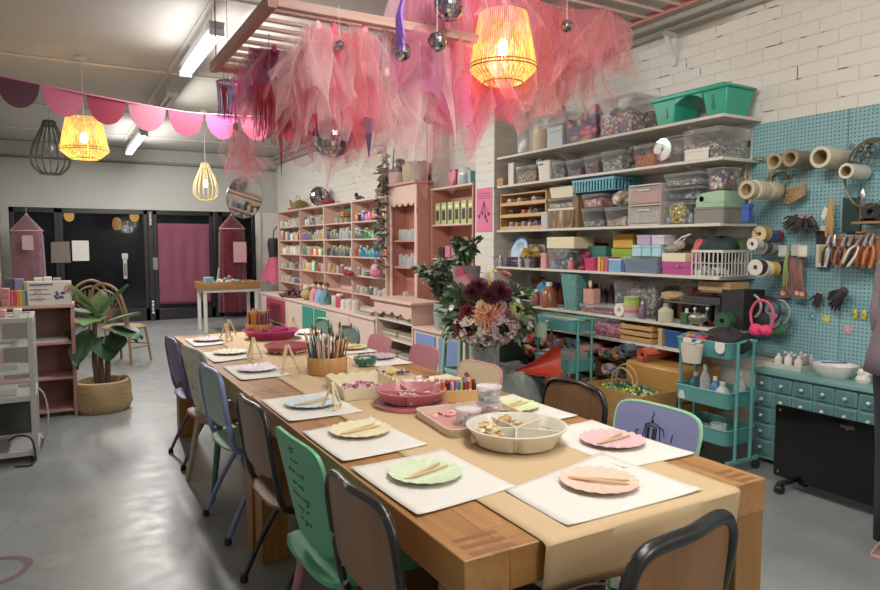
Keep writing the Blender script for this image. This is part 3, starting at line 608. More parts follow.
def rounded_map(u, v, W, H, r):
 """unit square -> rounded rectangle half-width W, height H"""
 x, z = (u-.5)*2, (v-.5)*2; n = 5.0
 k = max(abs(x), abs(z)); 
 if k < 1e-6: return 0, H/2
 l = (abs(x)**n+abs(z)**n)**(1/n); s = k/l; mixr = s*r+(1-r)
 return x*W*mixr, (z*mixr+1)*H/2
def frame_chair(frame, back, seat, label, loc, rz, wh=.205, top=.84, name='school_chair', group=None, rim=None, backh=.27, foot='#17171a', motif=None, r_=.0125):
 t = thing(name, label, 'chair', loc, rz, group); fm = mat(frame, .3, var=.25, scale=30) if isinstance(frame, str) else frame
 yt = -.225
 U = [(-wh+.012, .19, .02), (-wh+.012, .185, .2), (-wh+.01, .17, .40), (-wh+.01, .14, .435), (-wh+.01, 0, .438), (-wh+.008, -.12, .44), (-wh+.004, -.165, .48), (-wh, -.19, .60), (-wh+.002, -.212, top-.09)]
 ar = [(-wh+.02, yt+.008, top-.035), (-wh+.055, yt+.004, top-.008), (-wh+.11, yt, top), (0, yt-.012, top+.003)]
 left = U+ar; path = left+[(-x, y, z) for x, y, z in left[::-1][1:]]
 M().tube(catmull(path, 5), r_, 10).build('frame_tube', fm, t)
 for s in (-1, 1): M().tube(catmull([(s*(wh-.02), .06, .43), (s*(wh-.015), 0, .39), (s*(wh-.005), -.12, .2), (s*(wh+.005), -.205, .02)], 5), r_*.92, 10).build('rear_leg', fm, t)
 M().cyl((-wh+.02, .02, .405), (wh-.02, .02, .405), .009, n=8).build('crossbar', fm, t)
 fo = mat(foot, .6)
 for x, y in ((-wh+.012, .19), (wh-.012, .19), (-wh-.005, -.206), (wh+.005, -.206)): M().lathe([(0, 0), (.017, 0), (.018, .012), (.014, .035), (0, .035)], (x, y, 0), 12).build('rubber_foot', fo, t)
 bw = wh-.008; zb = top-backh-.006
 def bf(u, v, th):
  x, z = rounded_map(u, v, bw, backh, .9); f = (z)/backh
  return (x, -.185-.035*f-.012*(1-(x/bw)**2)-.006+th, zb+z)
 bp = shell(bf, 26, 18, .011).build('backrest', back, t)
 if rim is not None:
  pts = []
  for k in range(64):
   a = 2*PI*k/64; u, v = .5+.5*max(-1, min(1, 1.42*math.cos(a))), .5+.5*max(-1, min(1, 1.42*math.sin(a))); pts.append(bf(u, v, .006))
  M().tube(pts, .007, 6, closed=True).build('back_rim', rim, t)
 def sf(u, v, th):
  x, y = rounded_map(u, v, wh-.004, .40, .85); y -= .19
  return (x, y, .445+.006*((x/wh)**2)+.012*max(0, (y-.12)/.1)*-1+th)
 shell(sf, 20, 16, .012).build('seat', seat, t)
 if motif: motif(t, bf)
 return t
def dowel_chair(backm, seatm, legm, label, loc, rz, top=.86, W=.20, name='wooden_chair', H=.40, rim=None, seatrim=None, legs=None, motif=None):
 t = thing(name, label, 'chair', loc, rz)
 def bf(u, v, th):
  x, z = rounded_map(u, v, 1, H, .9); f = z/H; ww = W*(.82+.18*f)
  return (x*ww, -.165-.07*f-.018*(1-x*x)+th, top-H+z)
 shell(bf, 24, 20, .012).build('backrest', backm, t)
 def sf(u, v, th):
  x, y = rounded_map(u, v, W+.01, .40, .8); return (x*(1+.06*(y-.2)), y-.215, .43+.006*(x/W)**2+th)
 shell(sf, 20, 16, .016).build('seat', seatm, t)
 if rim is not None:
  pts = []
  for k in range(64):
   a = 2*PI*k/64; u, v = .5+.5*max(-1, min(1, 1.42*math.cos(a))), .5+.5*max(-1, min(1, 1.42*math.sin(a))); pts.append(bf(u, v, .006))
  M().tube(pts, .0075, 6, closed=True).build('back_rim', rim, t)
 if seatrim is not None:
  pts = []
  for k in range(64):
   a = 2*PI*k/64; u, v = .5+.5*max(-1, min(1, 1.42*math.cos(a))), .5+.5*max(-1, min(1, 1.42*math.sin(a))); pts.append(sf(u, v, .006))
  M().tube(pts, .012, 6, closed=True).build('seat_rim', seatrim, t)
 for k, (sx_, sy_) in enumerate(((-1, -1), (1, -1), (-1, 1), (1, 1))):
  M().cyl((sx_*(W-.055), sy_*.13-.01, .43), (sx_*(W-.005), sy_*.19-.02, 0), .021, .014, 12).build('leg', (legs or [legm]*4)[k], t)
 M().cyl((-W+.05, -.0, .37), (W-.05, 0, .37), .009, n=8).build('stretcher', legm, t)
 if motif: motif(t, bf)
 return t
ply = wood('#66452b', '#4c321e', 'Z', 1.2, .35, '#735033'); plyL = wood('#74502f', '#583a20', 'Z', 1.2, .35, '#805a38')
blackf = mat('#141416', .28, var=.5, scale=40)
L90, R90 = -PI/2, PI/2
def worn():
 m, nt, b = newmat('worn_black_paint'); N = nt.nodes; L = nt.links; tc = N.new('ShaderNodeTexCoord'); no = N.new('ShaderNodeTexNoise'); no.inputs['Scale'].default_value = 38; no.inputs['Detail'].default_value = 6; L.new(tc.outputs['Object'], no.inputs[0])
 r = ramp(N, [(0, '#131316'), (.62, '#17171a'), (.645, '#8d8a84'), (1, '#a5a29b')]); L.new(no.outputs['Fac'], r.inputs[0]); L.new(r.outputs[0], b.inputs['Base Color']); b.inputs['Roughness'].default_value = .28; return m
WORN = worn()
# left side, near to far
frame_chair(WORN, plyL, ply, 'worn black tube chair with brown plywood back, nearest on the left side', (.86, 1.56, 0), L90+.03)
TXT = ['R', 'i t   m', 'LOVE  YOU', 'forever', 'SHINE', 'together', 'DREAM', 'x o x']
def words_motif(t, bf):
 # small handwritten-looking lines on the rear face of the green back
 dk = mat('#22352c', .6)
 lines = ['@', 'wild', 'and free', 'as the', 'morning', 'sky is', 'bright']
 for i, s_ in enumerate(lines):
  p = bf(.5, .88-.112*i, -.0012); text('lettering', s_, .042 if i else .05, dk, t, (p[0], p[1]-.001, p[2]), (PI/2+math.radians(-9), 0, 0), 'CENTER')
green = mat('#4f9c78', .45, var=.06, scale=6); pinkleg = mat('#a86a72', .5, var=.08)
dowel_chair(green, green, pinkleg, 'green painted wooden chair with lettering and pink legs', (.86, 2.03, 0), L90+.04, motif=words_motif, H=.37, W=.215)
frame_chair(blackf, ply, plyL, 'black tube chair with dark brown plywood back beyond the green chair', (.86, 2.64, 0), L90+.03)
lav = mat('#6d76a6', .35, var=.08)
frame_chair('#6d76a6', mat('#86a493', .45), mat('#7fa38c', .5), 'lavender tube chair with pale green back', (.86, 3.47, 0), L90+.06, foot='#1c1c22', r_=.014)
def floral(name='floral'):
 m, nt, b = newmat('floral_paper'); N = nt.nodes; L = nt.links; tc = N.new('ShaderNodeTexCoord'); no = N.new('ShaderNodeTexNoise'); no.inputs['Scale'].default_value = 17; no.inputs['Detail'].default_value = 3; no.inputs['Distortion'].default_value = 1.5; L.new(tc.outputs['Object'], no.inputs[0])
 r = ramp(N, [(0, '#4d5a4c'), (.37, '#6d7265'), (.43, '#b9b5aa'), (.6, '#c2beb4'), (.64, '#a5777a'), (.7, '#7a6a5e')]); L.new(no.outputs['Fac'], r.inputs[0]); L.new(r.outputs[0], b.inputs['Base Color']); return m
natleg = mat('#a99a82', .55, var=.08); dgl = mat('#2d5a4c', .5)
dowel_chair(floral(), natleg, natleg, 'wooden chair with a floral papered back and brown seat edge', (.89, 4.12, 0), L90+.16, seatrim=mat('#8a4f30', .5), legs=[natleg, dgl, natleg, natleg], rim=mat('#c3c0b8', .4), W=.22)
frame_chair('#4d4a72', mat('#6a6790', .5), mat('#5d5a80', .5), 'dusky purple chair farthest on the left side of the table', (.85, 4.72, 0), L90+.04)
# near end
frame_chair(blackf, wood('#80532a', '#643e1b', 'Z', 1.0, .4, '#8c5e33'), ply, 'black tube chair with brown back at the near end of the table', (1.185, 1.215, 0), .15, top=.81, backh=.32, wh=.215, r_=.019)
frame_chair('#1d3a2a', mat('#2b3b33', .4), mat('#35463c', .4), 'dark green tube chair tucked under the near end of the table', (1.02, 1.385, 0), -.1, top=.615, backh=.10, wh=.16, r_=.012)
# right side, near to far
def figure_motif(t, bf):
 ink = mat('#1b1d26', .6); y0 = .0135
 def P(u, v): p = bf(u, v, y0); return p
 m = M()
 P_ = P
 def P(u, v): return P_(u, .42+.55*v)
 for pts in ([(.50, .26), (.50, .62), (.56, .66), (.62, .62), (.62, .26)], [(.44, .38), (.47, .66), (.53, .70)], [(.66, .38), (.63, .66), (.58, .70)], [(.30, .45), (.30, .6)], [(.74, .4), (.745, .5), (.73, .56)], [(.555, .74), (.57, .8), (.55, .86), (.56, .92)], [(.40, .5), (.42, .62), (.47, .66)]):
  m.tube([P(*p) for p in pts], .0022, 5)
 for u0, u1 in ((.51, .545), (.575, .61)):
  m.surf(lambda u, v, a=u0, b=u1: P(a+(b-a)*u, .34+.26*v), 4, 6)
 M().sph(P(.56, .73), (.008, .003, .009), 8).build('ink_head', ink, t)
 m.build('ink_drawing', ink, t)
def chair_r(y, **k): return (1.80, y, 0)
dowel_chair(mat('#7f83b0', .5, var=.05), mat('#9fbf9d', .5), mat('#9fbf9d', .5), 'lavender painted chair with a black ink drawing and green rim', (1.80, 1.80, 0), R90+.05, top=.825, W=.215, rim=mat('#8fc09a', .45), motif=figure_motif, H=.36)
frame_chair(blackf, wood('#6e4d33', '#523621', 'Z', 1.2, .4), ply, 'black tube chair with dark brown back beside the lavender chair', (1.80, 2.29, 0), R90, top=.83)
def spots(t, bf):
 for (u, v, r) in ((.22, .7, .022), (.8, .75, .03), (.62, .5, .02), (.35, .4, .025)):
  p = bf(u, v, .0132); m = M(); m.lathe([(0, 0), (r, 0)], n=14); m.xf(Matrix.Translation(p) @ Matrix.Rotation(-PI/2, 4, 'X')); m.f.append(tuple(range(14, 28))); m.m.append(0)
  m.build('painted_spot', mat('#c9867f', .5), t)
dowel_chair(mat('#d6c09a', .5, var=.06), mat('#d6c09a', .5), mat('#c98c8c', .5), 'cream chair with pink spots and pink rim below the bouquet', (1.80, 3.06, 0), R90+.1, top=.80, rim=mat('#c47b80', .4), motif=spots, H=.36)
pk = mat('#b9737c', .5, var=.05)
dowel_chair(pk, pk, pk, 'dusty pink round backed chair in front of the blue cabinet', (1.81, 3.75, 0), R90, top=.81, H=.34)
dowel_chair(pk, pk, pk, 'dusty pink round backed chair in front of the scalloped pink hutch', (1.80, 4.42, 0), R90, top=.80, H=.34)
frame_chair('#5a7a6c', mat('#647c70', .5), mat('#647c70', .5), 'grey green chair with metal frame beyond the pink chairs', (1.80, 5.0, 0), R90, top=.80)
frame_chair('#4f8a70', mat('#5a7a6c', .5), mat('#5a7a6c', .5), 'green chair farthest along the right side of the table', (1.80, 5.60, 0), R90, top=.80)
# ==========================================================
PNK = mat('#d4b0a2', .55, var=.05, scale=2); PNK2 = mat('#bd8272', .55, var=.05, scale=2); PNK3 = mat('#d6bcb0', .55, var=.04, scale=2)
SF, SB = 3.75, 4.015     # front and back planes
bay_y = [12.94, 11.60, 10.36, 9.17, 7.995]
row_z = [.60, .79, 1.02, 1.28, 1.54, 1.80, 2.08]
BAYN = ['farthest', 'second', 'third', 'nearest']
rows = [.76, 1.02, 1.29, 1.55, 1.80]
t = thing('pink_bookcase', 'long pale pink bookcase of four bays crowded with craft jars', 'bookcase', ((SF+SB)/2, 10.3, 0))
for k, y in enumerate(bay_y): M().box(SF, SB, y-.015, y+.015, .565, 2.08).build('upright', PNK, t, 1, bevel=.003)
M().box(SF, SB, bay_y[4]-.02, bay_y[0]+.02, 2.08, 2.11).build('top_board', PNK, t, 1, bevel=.003)
M().box(SB, SB+.01, bay_y[4], bay_y[0], .565, 2.08).build('back_panel', mat('#cdafa3', .6), t, 1)
for b in range(4):
 for z in rows: M().box(SF+.005, SB, bay_y[b+1]+.015, bay_y[b]-.015, z-.02, z).build('shelf_board', PNK, t, 1, bevel=.002)
# low bench in front
t = thing('low_pink_cupboard', 'low pale pink cupboard with red and green doors under the bookcase', 'cupboard', (3.6, 10, 0))
M().box(3.35, 3.985, 7.5, 12.75, .06, .53).build('body', PNK3, t, 1, bevel=.005)
M().box(3.33, 3.985, 7.45, 12.8, .53, .56).build('counter', PNK3, t, 1, bevel=.004)
M().box(3.40, 3.985, 7.5, 12.75, 0, .06).build('plinth', mat('#5b4a46', .6), t, 1)
redd = mat('#a03a4a', .5); tld = mat('#2d8a76', .5)
for y0, y1, mm in ((11.75, 12.35, redd), (11.2, 11.7, redd), (9.75, 10.25, tld), (9.2, 9.68, tld), (8.3, 8.75, PNK3)):
 d = M().box(3.335, 3.352, y0, y1, .10, .50).build('door', mm, t, 1, bevel=.004)
# hutch with a scalloped valance
t = thing('scalloped_hutch', 'tall deep pink hutch with a scalloped valance between two pink bookcases', 'hutch', (3.84, 7.35, 0))
H0, H1 = 7.20, 7.965
for y in (H0, H1-.03): M().box(SF+.06, SB, y, y+.03, .56, 2.21).build('side_panel', PNK2, t, 1, bevel=.003)
M().box(SB, SB+.01, H0, H1, .56, 2.21).box(SF+.08, SB, H0, 7.49, 0, .56).build('back_panel', mat('#bd786a', .6), t, 1)
M().box(SF+.0, SB, H0-.04, H1+.02, 2.21, 2.245).build('top_board', PNK2, t, 1, bevel=.006)
for z in (1.18, 1.52): M().box(SF+.08, SB, H0+.03, H1-.03, z-.022, z).build('shelf_board', PNK2, t, 1, bevel=.003)
pl = [(H0+.0, 2.21), (H1, 2.21), (H1, 1.86), (H1-.05, 1.86)]
n = 4
for i in range(n*10+1):
 u = i/(n*10); y = H1-.06-(H1-H0-.12)*u; pl.append((y, 1.99-.045*abs(math.sin(u*n*PI))+.0))
pl += [(H0+.05, 1.86), (H0, 1.86)]
M().prism(pl, lambda u, v, d: (SF+.055+d, u, v), -.012, .006).build('scalloped_valance', PNK, t, 1)
for y in (H0, H1-.06): M().box(SF+.045, SF+.065, y, y+.06, .56, 1.9).build('face_frame', PNK, t, 1, bevel=.003)
# right pink bookcase
t = thing('narrow_pink_bookcase', 'narrow pink bookcase beside the pink poster, holding green boxed kits', 'bookcase', (3.84, 6.2, 0))
B0, B1 = 6.225, 7.18
SF, SB = 3.985, 4.255
for y in (B0, B1-.025): M().box(SF, SB, y, y+.025, 0, 2.12).build('side_panel', PNK2, t, 1, bevel=.003)
M().box(SB, SB+.01, B0, B1, 0, 2.12).build('back_panel', PNK2, t, 1)
M().box(SF-.01, SB, B0, B1, 2.12, 2.145).build('top_board', PNK, t, 1, bevel=.003)
for z in (.6, .95, 1.30, 1.705): M().box(SF-.005, SB, B0+.025, B1-.025, z-.02, z).build('shelf_board', PNK, t, 1, bevel=.003)
# scalloped low hutch and blue cupboard
SF, SB = 3.75, 4.015
t = thing('small_scalloped_cabinet', 'small pink open cabinet with a scalloped apron and stacked papers inside', 'cabinet', (3.5, 6.95, 0))
C0, C1, CF = 6.45, 7.44, 3.35
for y in (C0, C1-.03): M().box(CF, 3.685, y, y+.03, 0, .80).build('side_panel', PNK, t, 1, bevel=.003)
M().box(CF-.05, 3.705, C0-.05, C1+.04, .80, .83).build('top_board', PNK, t, 1, bevel=.006)
M().box(3.665, 3.685, C0, C1, 0, .8).build('back_panel', mat('#8a6a5e', .6), t, 1)
for z in (.12, .36, .58): M().box(CF+.01, 3.665, C0+.03, C1-.03, z-.018, z).build('shelf_board', mat('#c9c2b8', .6), t, 1, bevel=.002)
pl = [(C0, .80), (C1, .80), (C1, .60)]
for i in range(41): u = i/40; y = C1-.03-(C1-C0-.06)*u; pl.append((y, .69-.04*abs(math.sin(u*4*PI))-.03*(abs(u-.5)*2)**2))
pl += [(C0, .60)]
M().prism(pl, lambda u, v, d: (CF-.008+d, u, v), -.008, .006).build('scalloped_apron', PNK, t, 1)
rr = random.Random(3)
for z in (.12, .36, .58):
 for q in range(2):
  y0 = C0+.06+q*.42; nn = 4
  for k in range(nn):
   m = M().box(CF+.03+.01*rr.random(), 3.635, y0+.02*rr.random(), y0+.36+.03*rr.random(), z+.022*k+.001, z+.022*k+.02)
   tag(m.build('paper_pad', mat(['#b8a98c', '#9d8f74', '#c9bfa8', '#7f7462'][k], .7), bevel=.002), 'flat %s paper pad stacked on the %s shelf of the small scalloped cabinet' % (['tan', 'brown', 'cream', 'dark'][k], {.12: 'bottom', .36: 'middle', .58: 'top'}[z]), 'paper pad', 'paper pads in the small scalloped cabinet')
blu = mat('#7388b8', .5, var=.05)
t = thing('blue_cupboard', 'low pink cupboard with powder blue doors behind the bouquet', 'cupboard', (3.55, 6.0, 0))
M().box(3.34, 3.69, 5.35, 6.40, .05, .55).build('body', PNK3, t, 1, bevel=.004); M().box(3.32, 3.69, 5.33, 6.41, .55, .575).build('top_board', PNK, t, 1, bevel=.004)
for y0, y1 in ((5.92, 6.34), (5.42, 5.84)): M().box(3.325, 3.342, y0, y1, .09, .52).build('door', blu, t, 1, bevel=.004)
M().box(3.42, 3.68, 5.3505, 5.36, .09, .52).build('side_door', blu, t, 1)
# ----------------------------------------------------------
def jar(x, y, z, r, h, c, lidc, label, group, kind=0):
 t = thing('craft_jar', label, 'jar', (x, y, z), 0, group)
 if kind == 0:
  M().lathe([(0, 0), (r, 0), (r, h*.75), (r*.8, h*.84), (0, h*.84)], n=10).build('jar_body', mat(c, .25, var=.35, scale=60), t); M().lathe([(0, h*.841), (r*.84, h*.841), (r*.84, h), (0, h)], n=10).build('jar_lid', mat(lidc, .35, var=.1), t)
 elif kind == 1:
  M().lathe([(0, 0), (r, 0), (r, h*.6), (r*.45, h*.78), (r*.4, h*.8), (0, h*.8)], n=10).build('jar_body', mat(c, .3, var=.3, scale=50), t); M().lathe([(0, h*.801), (r*.45, h*.801), (r*.3, h), (0, h)], n=8).build('nozzle', mat(lidc, .4), t)
 else:
  M().lathe([(0, 0), (r, .0), (r*1.02, h*.5), (r*.9, h*.9), (r*.75, h*.92), (r*.75, h), (0, h)], n=10).build('jar_body', clear(op=.4), t); M().lathe([(0, .004), (r*.85, .004), (r*.85, h*.6), (0, h*.6)], n=8).build('jar_filling', mat(c, .6, var=.4, scale=80), t)
 return t
JC = [('#8f8d86', 'grey'), ('#6d7a66', 'sage'), ('#a5a79f', 'silver'), ('#50605a', 'dark green'), ('#b59a6a', 'tan'), ('#7c6a60', 'brown'), ('#c9c4b8', 'cream'), ('#5d6f80', 'slate blue'), ('#9a5a66', 'dusty red'), ('#3e4248', 'charcoal')]
BR = [('#b8332c', 'red'), ('#d8622a', 'orange'), ('#d8c02e', 'yellow'), ('#3e8a4a', 'green'), ('#2f8a8a', 'teal'), ('#3b6bb0', 'blue'), ('#7a4b93', 'purple'), ('#d05a90', 'pink'), ('#e3ded4', 'white'), ('#202226', 'black')]
FLN = ['bottom', 'lowest raised', 'lower', 'middle', 'upper', 'top']
zz = [.562]+rows
def cell(b, r, pal, n, depth=2, kind=None, hh=(.10, .16), rad=(.035, .05), seed=0):
 rr = random.Random(b*31+r*7+seed); y0, y1 = bay_y[b+1]+.06, bay_y[b]-.06; x = 3.76
 for d in range(depth):
  for i in range(n):
   c, nm = pal[rr.randrange(len(pal))]; k = kind if kind is not None else rr.choice((0, 0, 1, 2)); r_ = rad[0]+(rad[1]-rad[0])*rr.random(); r_ = min(r_, (y1-y0)/n*.47)
   y = y0+(y1-y0)*(i+.5)/n
   jar(3.805+d*.10, y, zz[r]+.0005, r_, hh[0]+(hh[1]-hh[0])*rr.random(), c, rr.choice(('#b9b8b2', '#d8d4ca', '#3c3a3a', '#c9a24a')),
    '%s %s, %s shelf, %s bay of the pale pink bookcase' % (nm, ('jar in front', 'jar behind')[d], FLN[r], BAYN[b]), '%s jars, %s shelf, %s bay of the pale pink bookcase' % (nm, FLN[r], BAYN[b]), k)
SD = JC; MX = JC+BR[:8:2]
cell(0, 5, SD[:5], 8); cell(0, 4, [BR[0], BR[8], JC[7], JC[4], JC[2], JC[0]], 8, hh=(.13, .18)); cell(0, 3, [BR[8], JC[6], BR[0], JC[4], JC[2], BR[1]], 8, hh=(.12, .18)); cell(0, 2, SD[:4], 7, hh=(.08, .13), depth=1); cell(0, 1, [JC[2], JC[7], JC[0]], 6, hh=(.09, .14), depth=1)
cell(1, 5, SD[2:8], 8); cell(1, 4, [JC[3], JC[4], BR[6], JC[5], JC[7], BR[8]], 8, hh=(.12, .17)); cell(1, 3, [BR[0], BR[1], BR[3], BR[8], JC[1]], 8, hh=(.12, .17)); cell(1, 2, [BR[0], BR[2], BR[3], BR[5], JC[2], BR[8]], 7, hh=(.13, .19), rad=(.045, .06), depth=1)
cell(2, 4, [JC[5], JC[1], JC[0], JC[9]], 8, hh=(.12, .18)); cell(2, 3, [JC[3], JC[1], JC[9]], 8, hh=(.11, .17)); cell(2, 2, [JC[0], JC[4], JC[2], JC[8]], 6, hh=(.1, .15), depth=1)
cell(3, 5, BR, 9, hh=(.11, .155), kind=0, depth=1); cell(3, 4, [JC[1], JC[3], JC[2], BR[3]], 9, hh=(.1, .17)); cell(3, 3, [BR[0], BR[1], BR[4], BR[4], BR[5]], 9, hh=(.11, .17), kind=1, depth=1); cell(3, 2, [JC[0], JC[6], JC[3]], 6, hh=(.07, .13), depth=1); cell(3, 1, [JC[2], JC[0], JC[3], JC[7]], 7, hh=(.08, .13), depth=1)
# green playhouse toy on the top of third bay
t = thing('toy_playhouse', 'dark green scalloped toy shelf with orange crates in the third pink bay', 'toy', (3.87, 9.76, zz[5]))
g = mat('#2f6b5a', .5)
t_pl = [(-.32, 0), (.32, 0)]
for u, v in ((.32, .12), (.26, .13), (.25, .19), (.14, .20), (.12, .255), (-.12, .255), (-.14, .2), (-.25, .19), (-.27, .12), (-.32, .11)): t_pl.append((u, v))
M().prism(t_pl, lambda u, v, d: (d, u, v), .05, .07).build('back_board', g, t)
for q, (y, z, c) in enumerate(((-.2, .002, '#7a8a7c'), (0, .002, '#b98060'), (.2, .002, '#8a9a90'), (-.05, .10, '#c9733a'), (.1, .10, '#5b8a78'))): M().tbox(-.06, .05, y-.07, y+.07, z, z+.075, .008).build('crate', mat(c, .5), t, bevel=.003)
# things on top of the bookcases
heap('pink_fluff', 3.85, 12.35, 2.112, .06, .08, 30, ['#b83a5a', '#a02c4c'], 'small crimson pompom heap at the far top corner of the pale pink bookcase', 'pompoms', 'ball', s=.025, hz=.05)
t = thing('seagrass_basket', 'small straw basket on top of the far end of the pink bookcase', 'basket', (3.84, 11.95, 2.112))
M().lathe([(0, 0), (.10, 0), (.14, .06), (.15, .14), (.14, .14), (.09, .01), (0, .01)], n=24, fz=lambda a, i: .03*math.sin(a*3) if i in (3, 4) else 0).build('basket_body', weave('#a8905a', '#7f6a3c', 90, 70), t)
M().tube(arc((0, 0, .12), .13, .1, PI-.1, 14, 'yz'), .008, 6).build('handle', mat('#a08850', .7), t)
def disco(x, y, z, r, label, hang=None):
 t = thing('mirror_ball', label, 'mirror ball', (x, y, z))
 k = 12; m = M(); rr = random.Random(int(r*1e4)+int(y*10))
 for i in range(k):
  a0, a1 = -PI/2+PI*i/k, -PI/2+PI*(i+1)/k; n = max(3, int(2*k*math.cos((a0+a1)/2)))
  for j in range(n):
   b0, b1 = 2*PI*j/n+.02, 2*PI*(j+1)/n-.02
   P = lambda a, b: (r*math.cos(a)*math.cos(b), r*math.cos(a)*math.sin(b), r*math.sin(a))
   m.add([P(a0+.01, b0), P(a0+.01, b1), P(a1-.01, b1), P(a1-.01, b0)], [(0, 1, 2, 3)], rr.randrange(3))
 m.build('mirror_tiles', [mat('#d8dadd', .08, 1, var=.1), mat('#8f8a94', .1, 1), mat('#c9a8b4', .12, 1)], t, angle=1)
 M().sph((0, 0, 0), r*.985, 16).build('core', mat('#2a2830', .5), t)
 if hang: M().cyl((0, 0, r*.98), (0, 0, hang-z), .0018, n=5).build('cord', mat('#cfcac4', .5), t)
 else: M().lathe([(0, -r*1.0), (r*.4, -r*1.0), (r*.35, -r*.93), (0, -r*.9)], n=12).build('foot_ring', mat('#555', .5) if 0 else mat('#55555a', .5), t)
 return t
disco(3.84, 10.78, 2.112+.165, .165, 'silver mirror ball resting on top of the pale pink bookcase')
o = M().sph((0, 0, 0), (.10, .13, .055), 14).build('red_cushion', mat('#8a2440', .8, bump=.4)); o.location = (3.87, 10.42, 2.168); tag(o, 'dark red velvet lump beside the mirror ball on the bookcase', 'cushion')
t = thing('black_toy_figure', 'small black figure lying on top of the third pink bay', 'figurine', (3.82, 9.05, 2.112))
M().sph((0, 0, .035), (.035, .12, .032), 10).sph((0, .09, .08), (.03, .032, .035), 10).tube([(0, -.1, .04), (0, -.16, .02), (0, -.2, .03)], [.015, .012, .008]).build('figure_body', mat('#1b1a1c', .5), t)
t = thing('hat_tray', 'bent straw basket with long handles on top of the nearest pink bay', 'basket', (3.84, 8.22, 2.112))
M().lathe([(0, 0), (.10, 0), (.13, .09), (.12, .09), (.09, .01), (0, .01)], n=20).build('basket_body', weave('#9a8860', '#6f6040', 80, 80), t)
for s_ in (-1, 1): M().tube([(0, .1*s_, .07), (.01, .13*s_, .16), (0, .18*s_, .26)], .009, 6).build('handle', mat('#a89468', .7), t)
# pinkish round hat box, penguin-like dark dome, paper crown bags on the hutch
t = thing('round_hat_box', 'round dusty pink hat box on the deep pink hutch', 'hat box', (3.90, 7.86, 2.247))
M().lathe([(0, 0), (.15, 0), (.155, .15), (0, .15)], n=32).build('box_drum', mat('#a98a84', .6, var=.08), t); M().lathe([(0, .15), (.165, .15), (.165, .185), (0, .187)], n=32).build('box_lid', mat('#3c3638', .5), t)
t = thing('snow_globe', 'black and silver domed ornament on the pink hat box', 'ornament', (3.90, 7.86, 2.247+.187))
M().lathe([(0, 0), (.07, 0), (.075, .02), (0, .025)], n=20).build('base', blackf, t); M().lathe([(.07, .024), (.08, .07), (.06, .13), (.0, .155)], n=20).build('dome', mat('#2c2c30', .15, .3), t); M().sph((-.06, 0, .06), (.03, .035, .04), 10).build('face_patch', mat('#bfc0c4', .3), t)
for k, (y, c) in enumerate(((7.54, '#a89a78'), (7.32, '#8f866c'))):
 t = thing('paper_crown_bag', ['tan folded bag with pointed rim on the deep pink hutch', 'olive tan folded bag at the right end of the hutch top'][k], 'bag', (3.90, y, 2.247)); m = M(); N_ = 24
 m.lathe([(.10, 0), (.115, .19)], n=N_, fz=lambda a, i: (.05 if i else 0)*abs(math.sin(a*3)), sy=1.1); m.build('bag_wall', mat(c, .8, var=.12), t, solid=.006); M().lathe([(0, 0), (.10, 0), (.10, .006), (0, .006)], n=N_, sy=1.1).build('bag_floor', mat(c, .8), t)
# glasses and flowers in the hutch
for sh, (z, n_) in enumerate(((1.18, 7), (1.52, 8))):
 for i in range(n_):
  y = H0+.1+(H1-H0-.2)*(i+.5)/n_; jar(3.90, y, z+.0005, .036, .12+.06*R.random(), ['#8f8d86', '#6d7a66', '#55504e'][i % 3], '#c9c4b8', 'clear glass jar standing on the %s shelf of the deep pink hutch' % ('middle', 'upper')[sh], 'glass jars on the %s shelf of the hutch' % ('middle', 'upper')[sh], 2)
for i in range(6):
 y = H0+.1+(H1-H0-.2)*(i+.5)/6; jar(3.91, y, .562, .045, .2+.1*R.random(), ['#6f8a78', '#b95a50', '#8fa59a'][i % 3], '#c9c4b8', 'glass bottle standing at the bottom of the deep pink hutch', 'bottles at the bottom of the hutch', 2)
# red and clear things above the narrow bookcase
t = thing('pink_heart_tin', 'rose coloured heart-shaped tin on top of the narrow pink bookcase', 'tin', (4.10, 6.80, 2.147))
M().prism([(.0, .0), (.10, .07), (.12, .14), (.09, .2), (.03, .2), (0, .17), (-.03, .2), (-.09, .2), (-.12, .14), (-.10, .07)], lambda u, v, d: (d, u*.75, v), -.05, .05).build('tin_body', mat('#b8405e', .35), t, bevel=.008)
t = jar(4.10, 6.58, 2.147, .085, .2, '#6a8a8f', '#55686c', 'glass jar of blue green bits on top of the narrow pink bookcase', None, 2)
t = thing('glass_dish', 'short stack of turquoise packets on top of the narrow pink bookcase', 'packets', (4.10, 6.42, 2.147)); M().tbox(-.05, .05, -.035, .035, 0, .15, .006).build('packet_stack', mat('#7aa5a8', .4), t, bevel=.004)
# green boxed kits
for i in range(6):
 y = B1-.10-i*.15
 if y < B0+.05: break
 t = thing('boxed_kit', 'upright olive green box with a dark window on the narrow pink bookcase', 'box', (4.07, y, 1.7055), 0, 'olive green boxed kits')
 M().box(-.05, .05, -.055, .055, 0, .26).build('carton', mat('#b3b67a', .6), t, bevel=.003); M().prism([(-.035, .05), (.035, .05), (.035, .17), (-.035, .17)], lambda u, v, d: (-.0505-d, u, v), 0, .002).build('dark_window', mat('#3a3f48', .2), t)
 M().prism([(-.038, .19), (.038, .19), (.038, .225), (-.038, .225)], lambda u, v, d: (-.0505-d, u, v), 0, .002).build('pale_label', mat('#e3e2c8', .5), t)
for i in range(5):
 t = thing('gift_packet', '%s packet leaning on the second shelf of the narrow pink bookcase' % ['black', 'pink', 'rose', 'grey', 'dusty red'][i], 'packet', (4.08, B1-.13-.15*i, 1.3005), 0)
 M().box(-.03, .03, -.055, .055, 0, .13+.02*(i % 2)).build('packet_body', mat(['#2b2629', '#c9788c', '#b56a7a', '#8f8a8c', '#a0434c'][i], .5, var=.3, scale=30), t, bevel=.006)
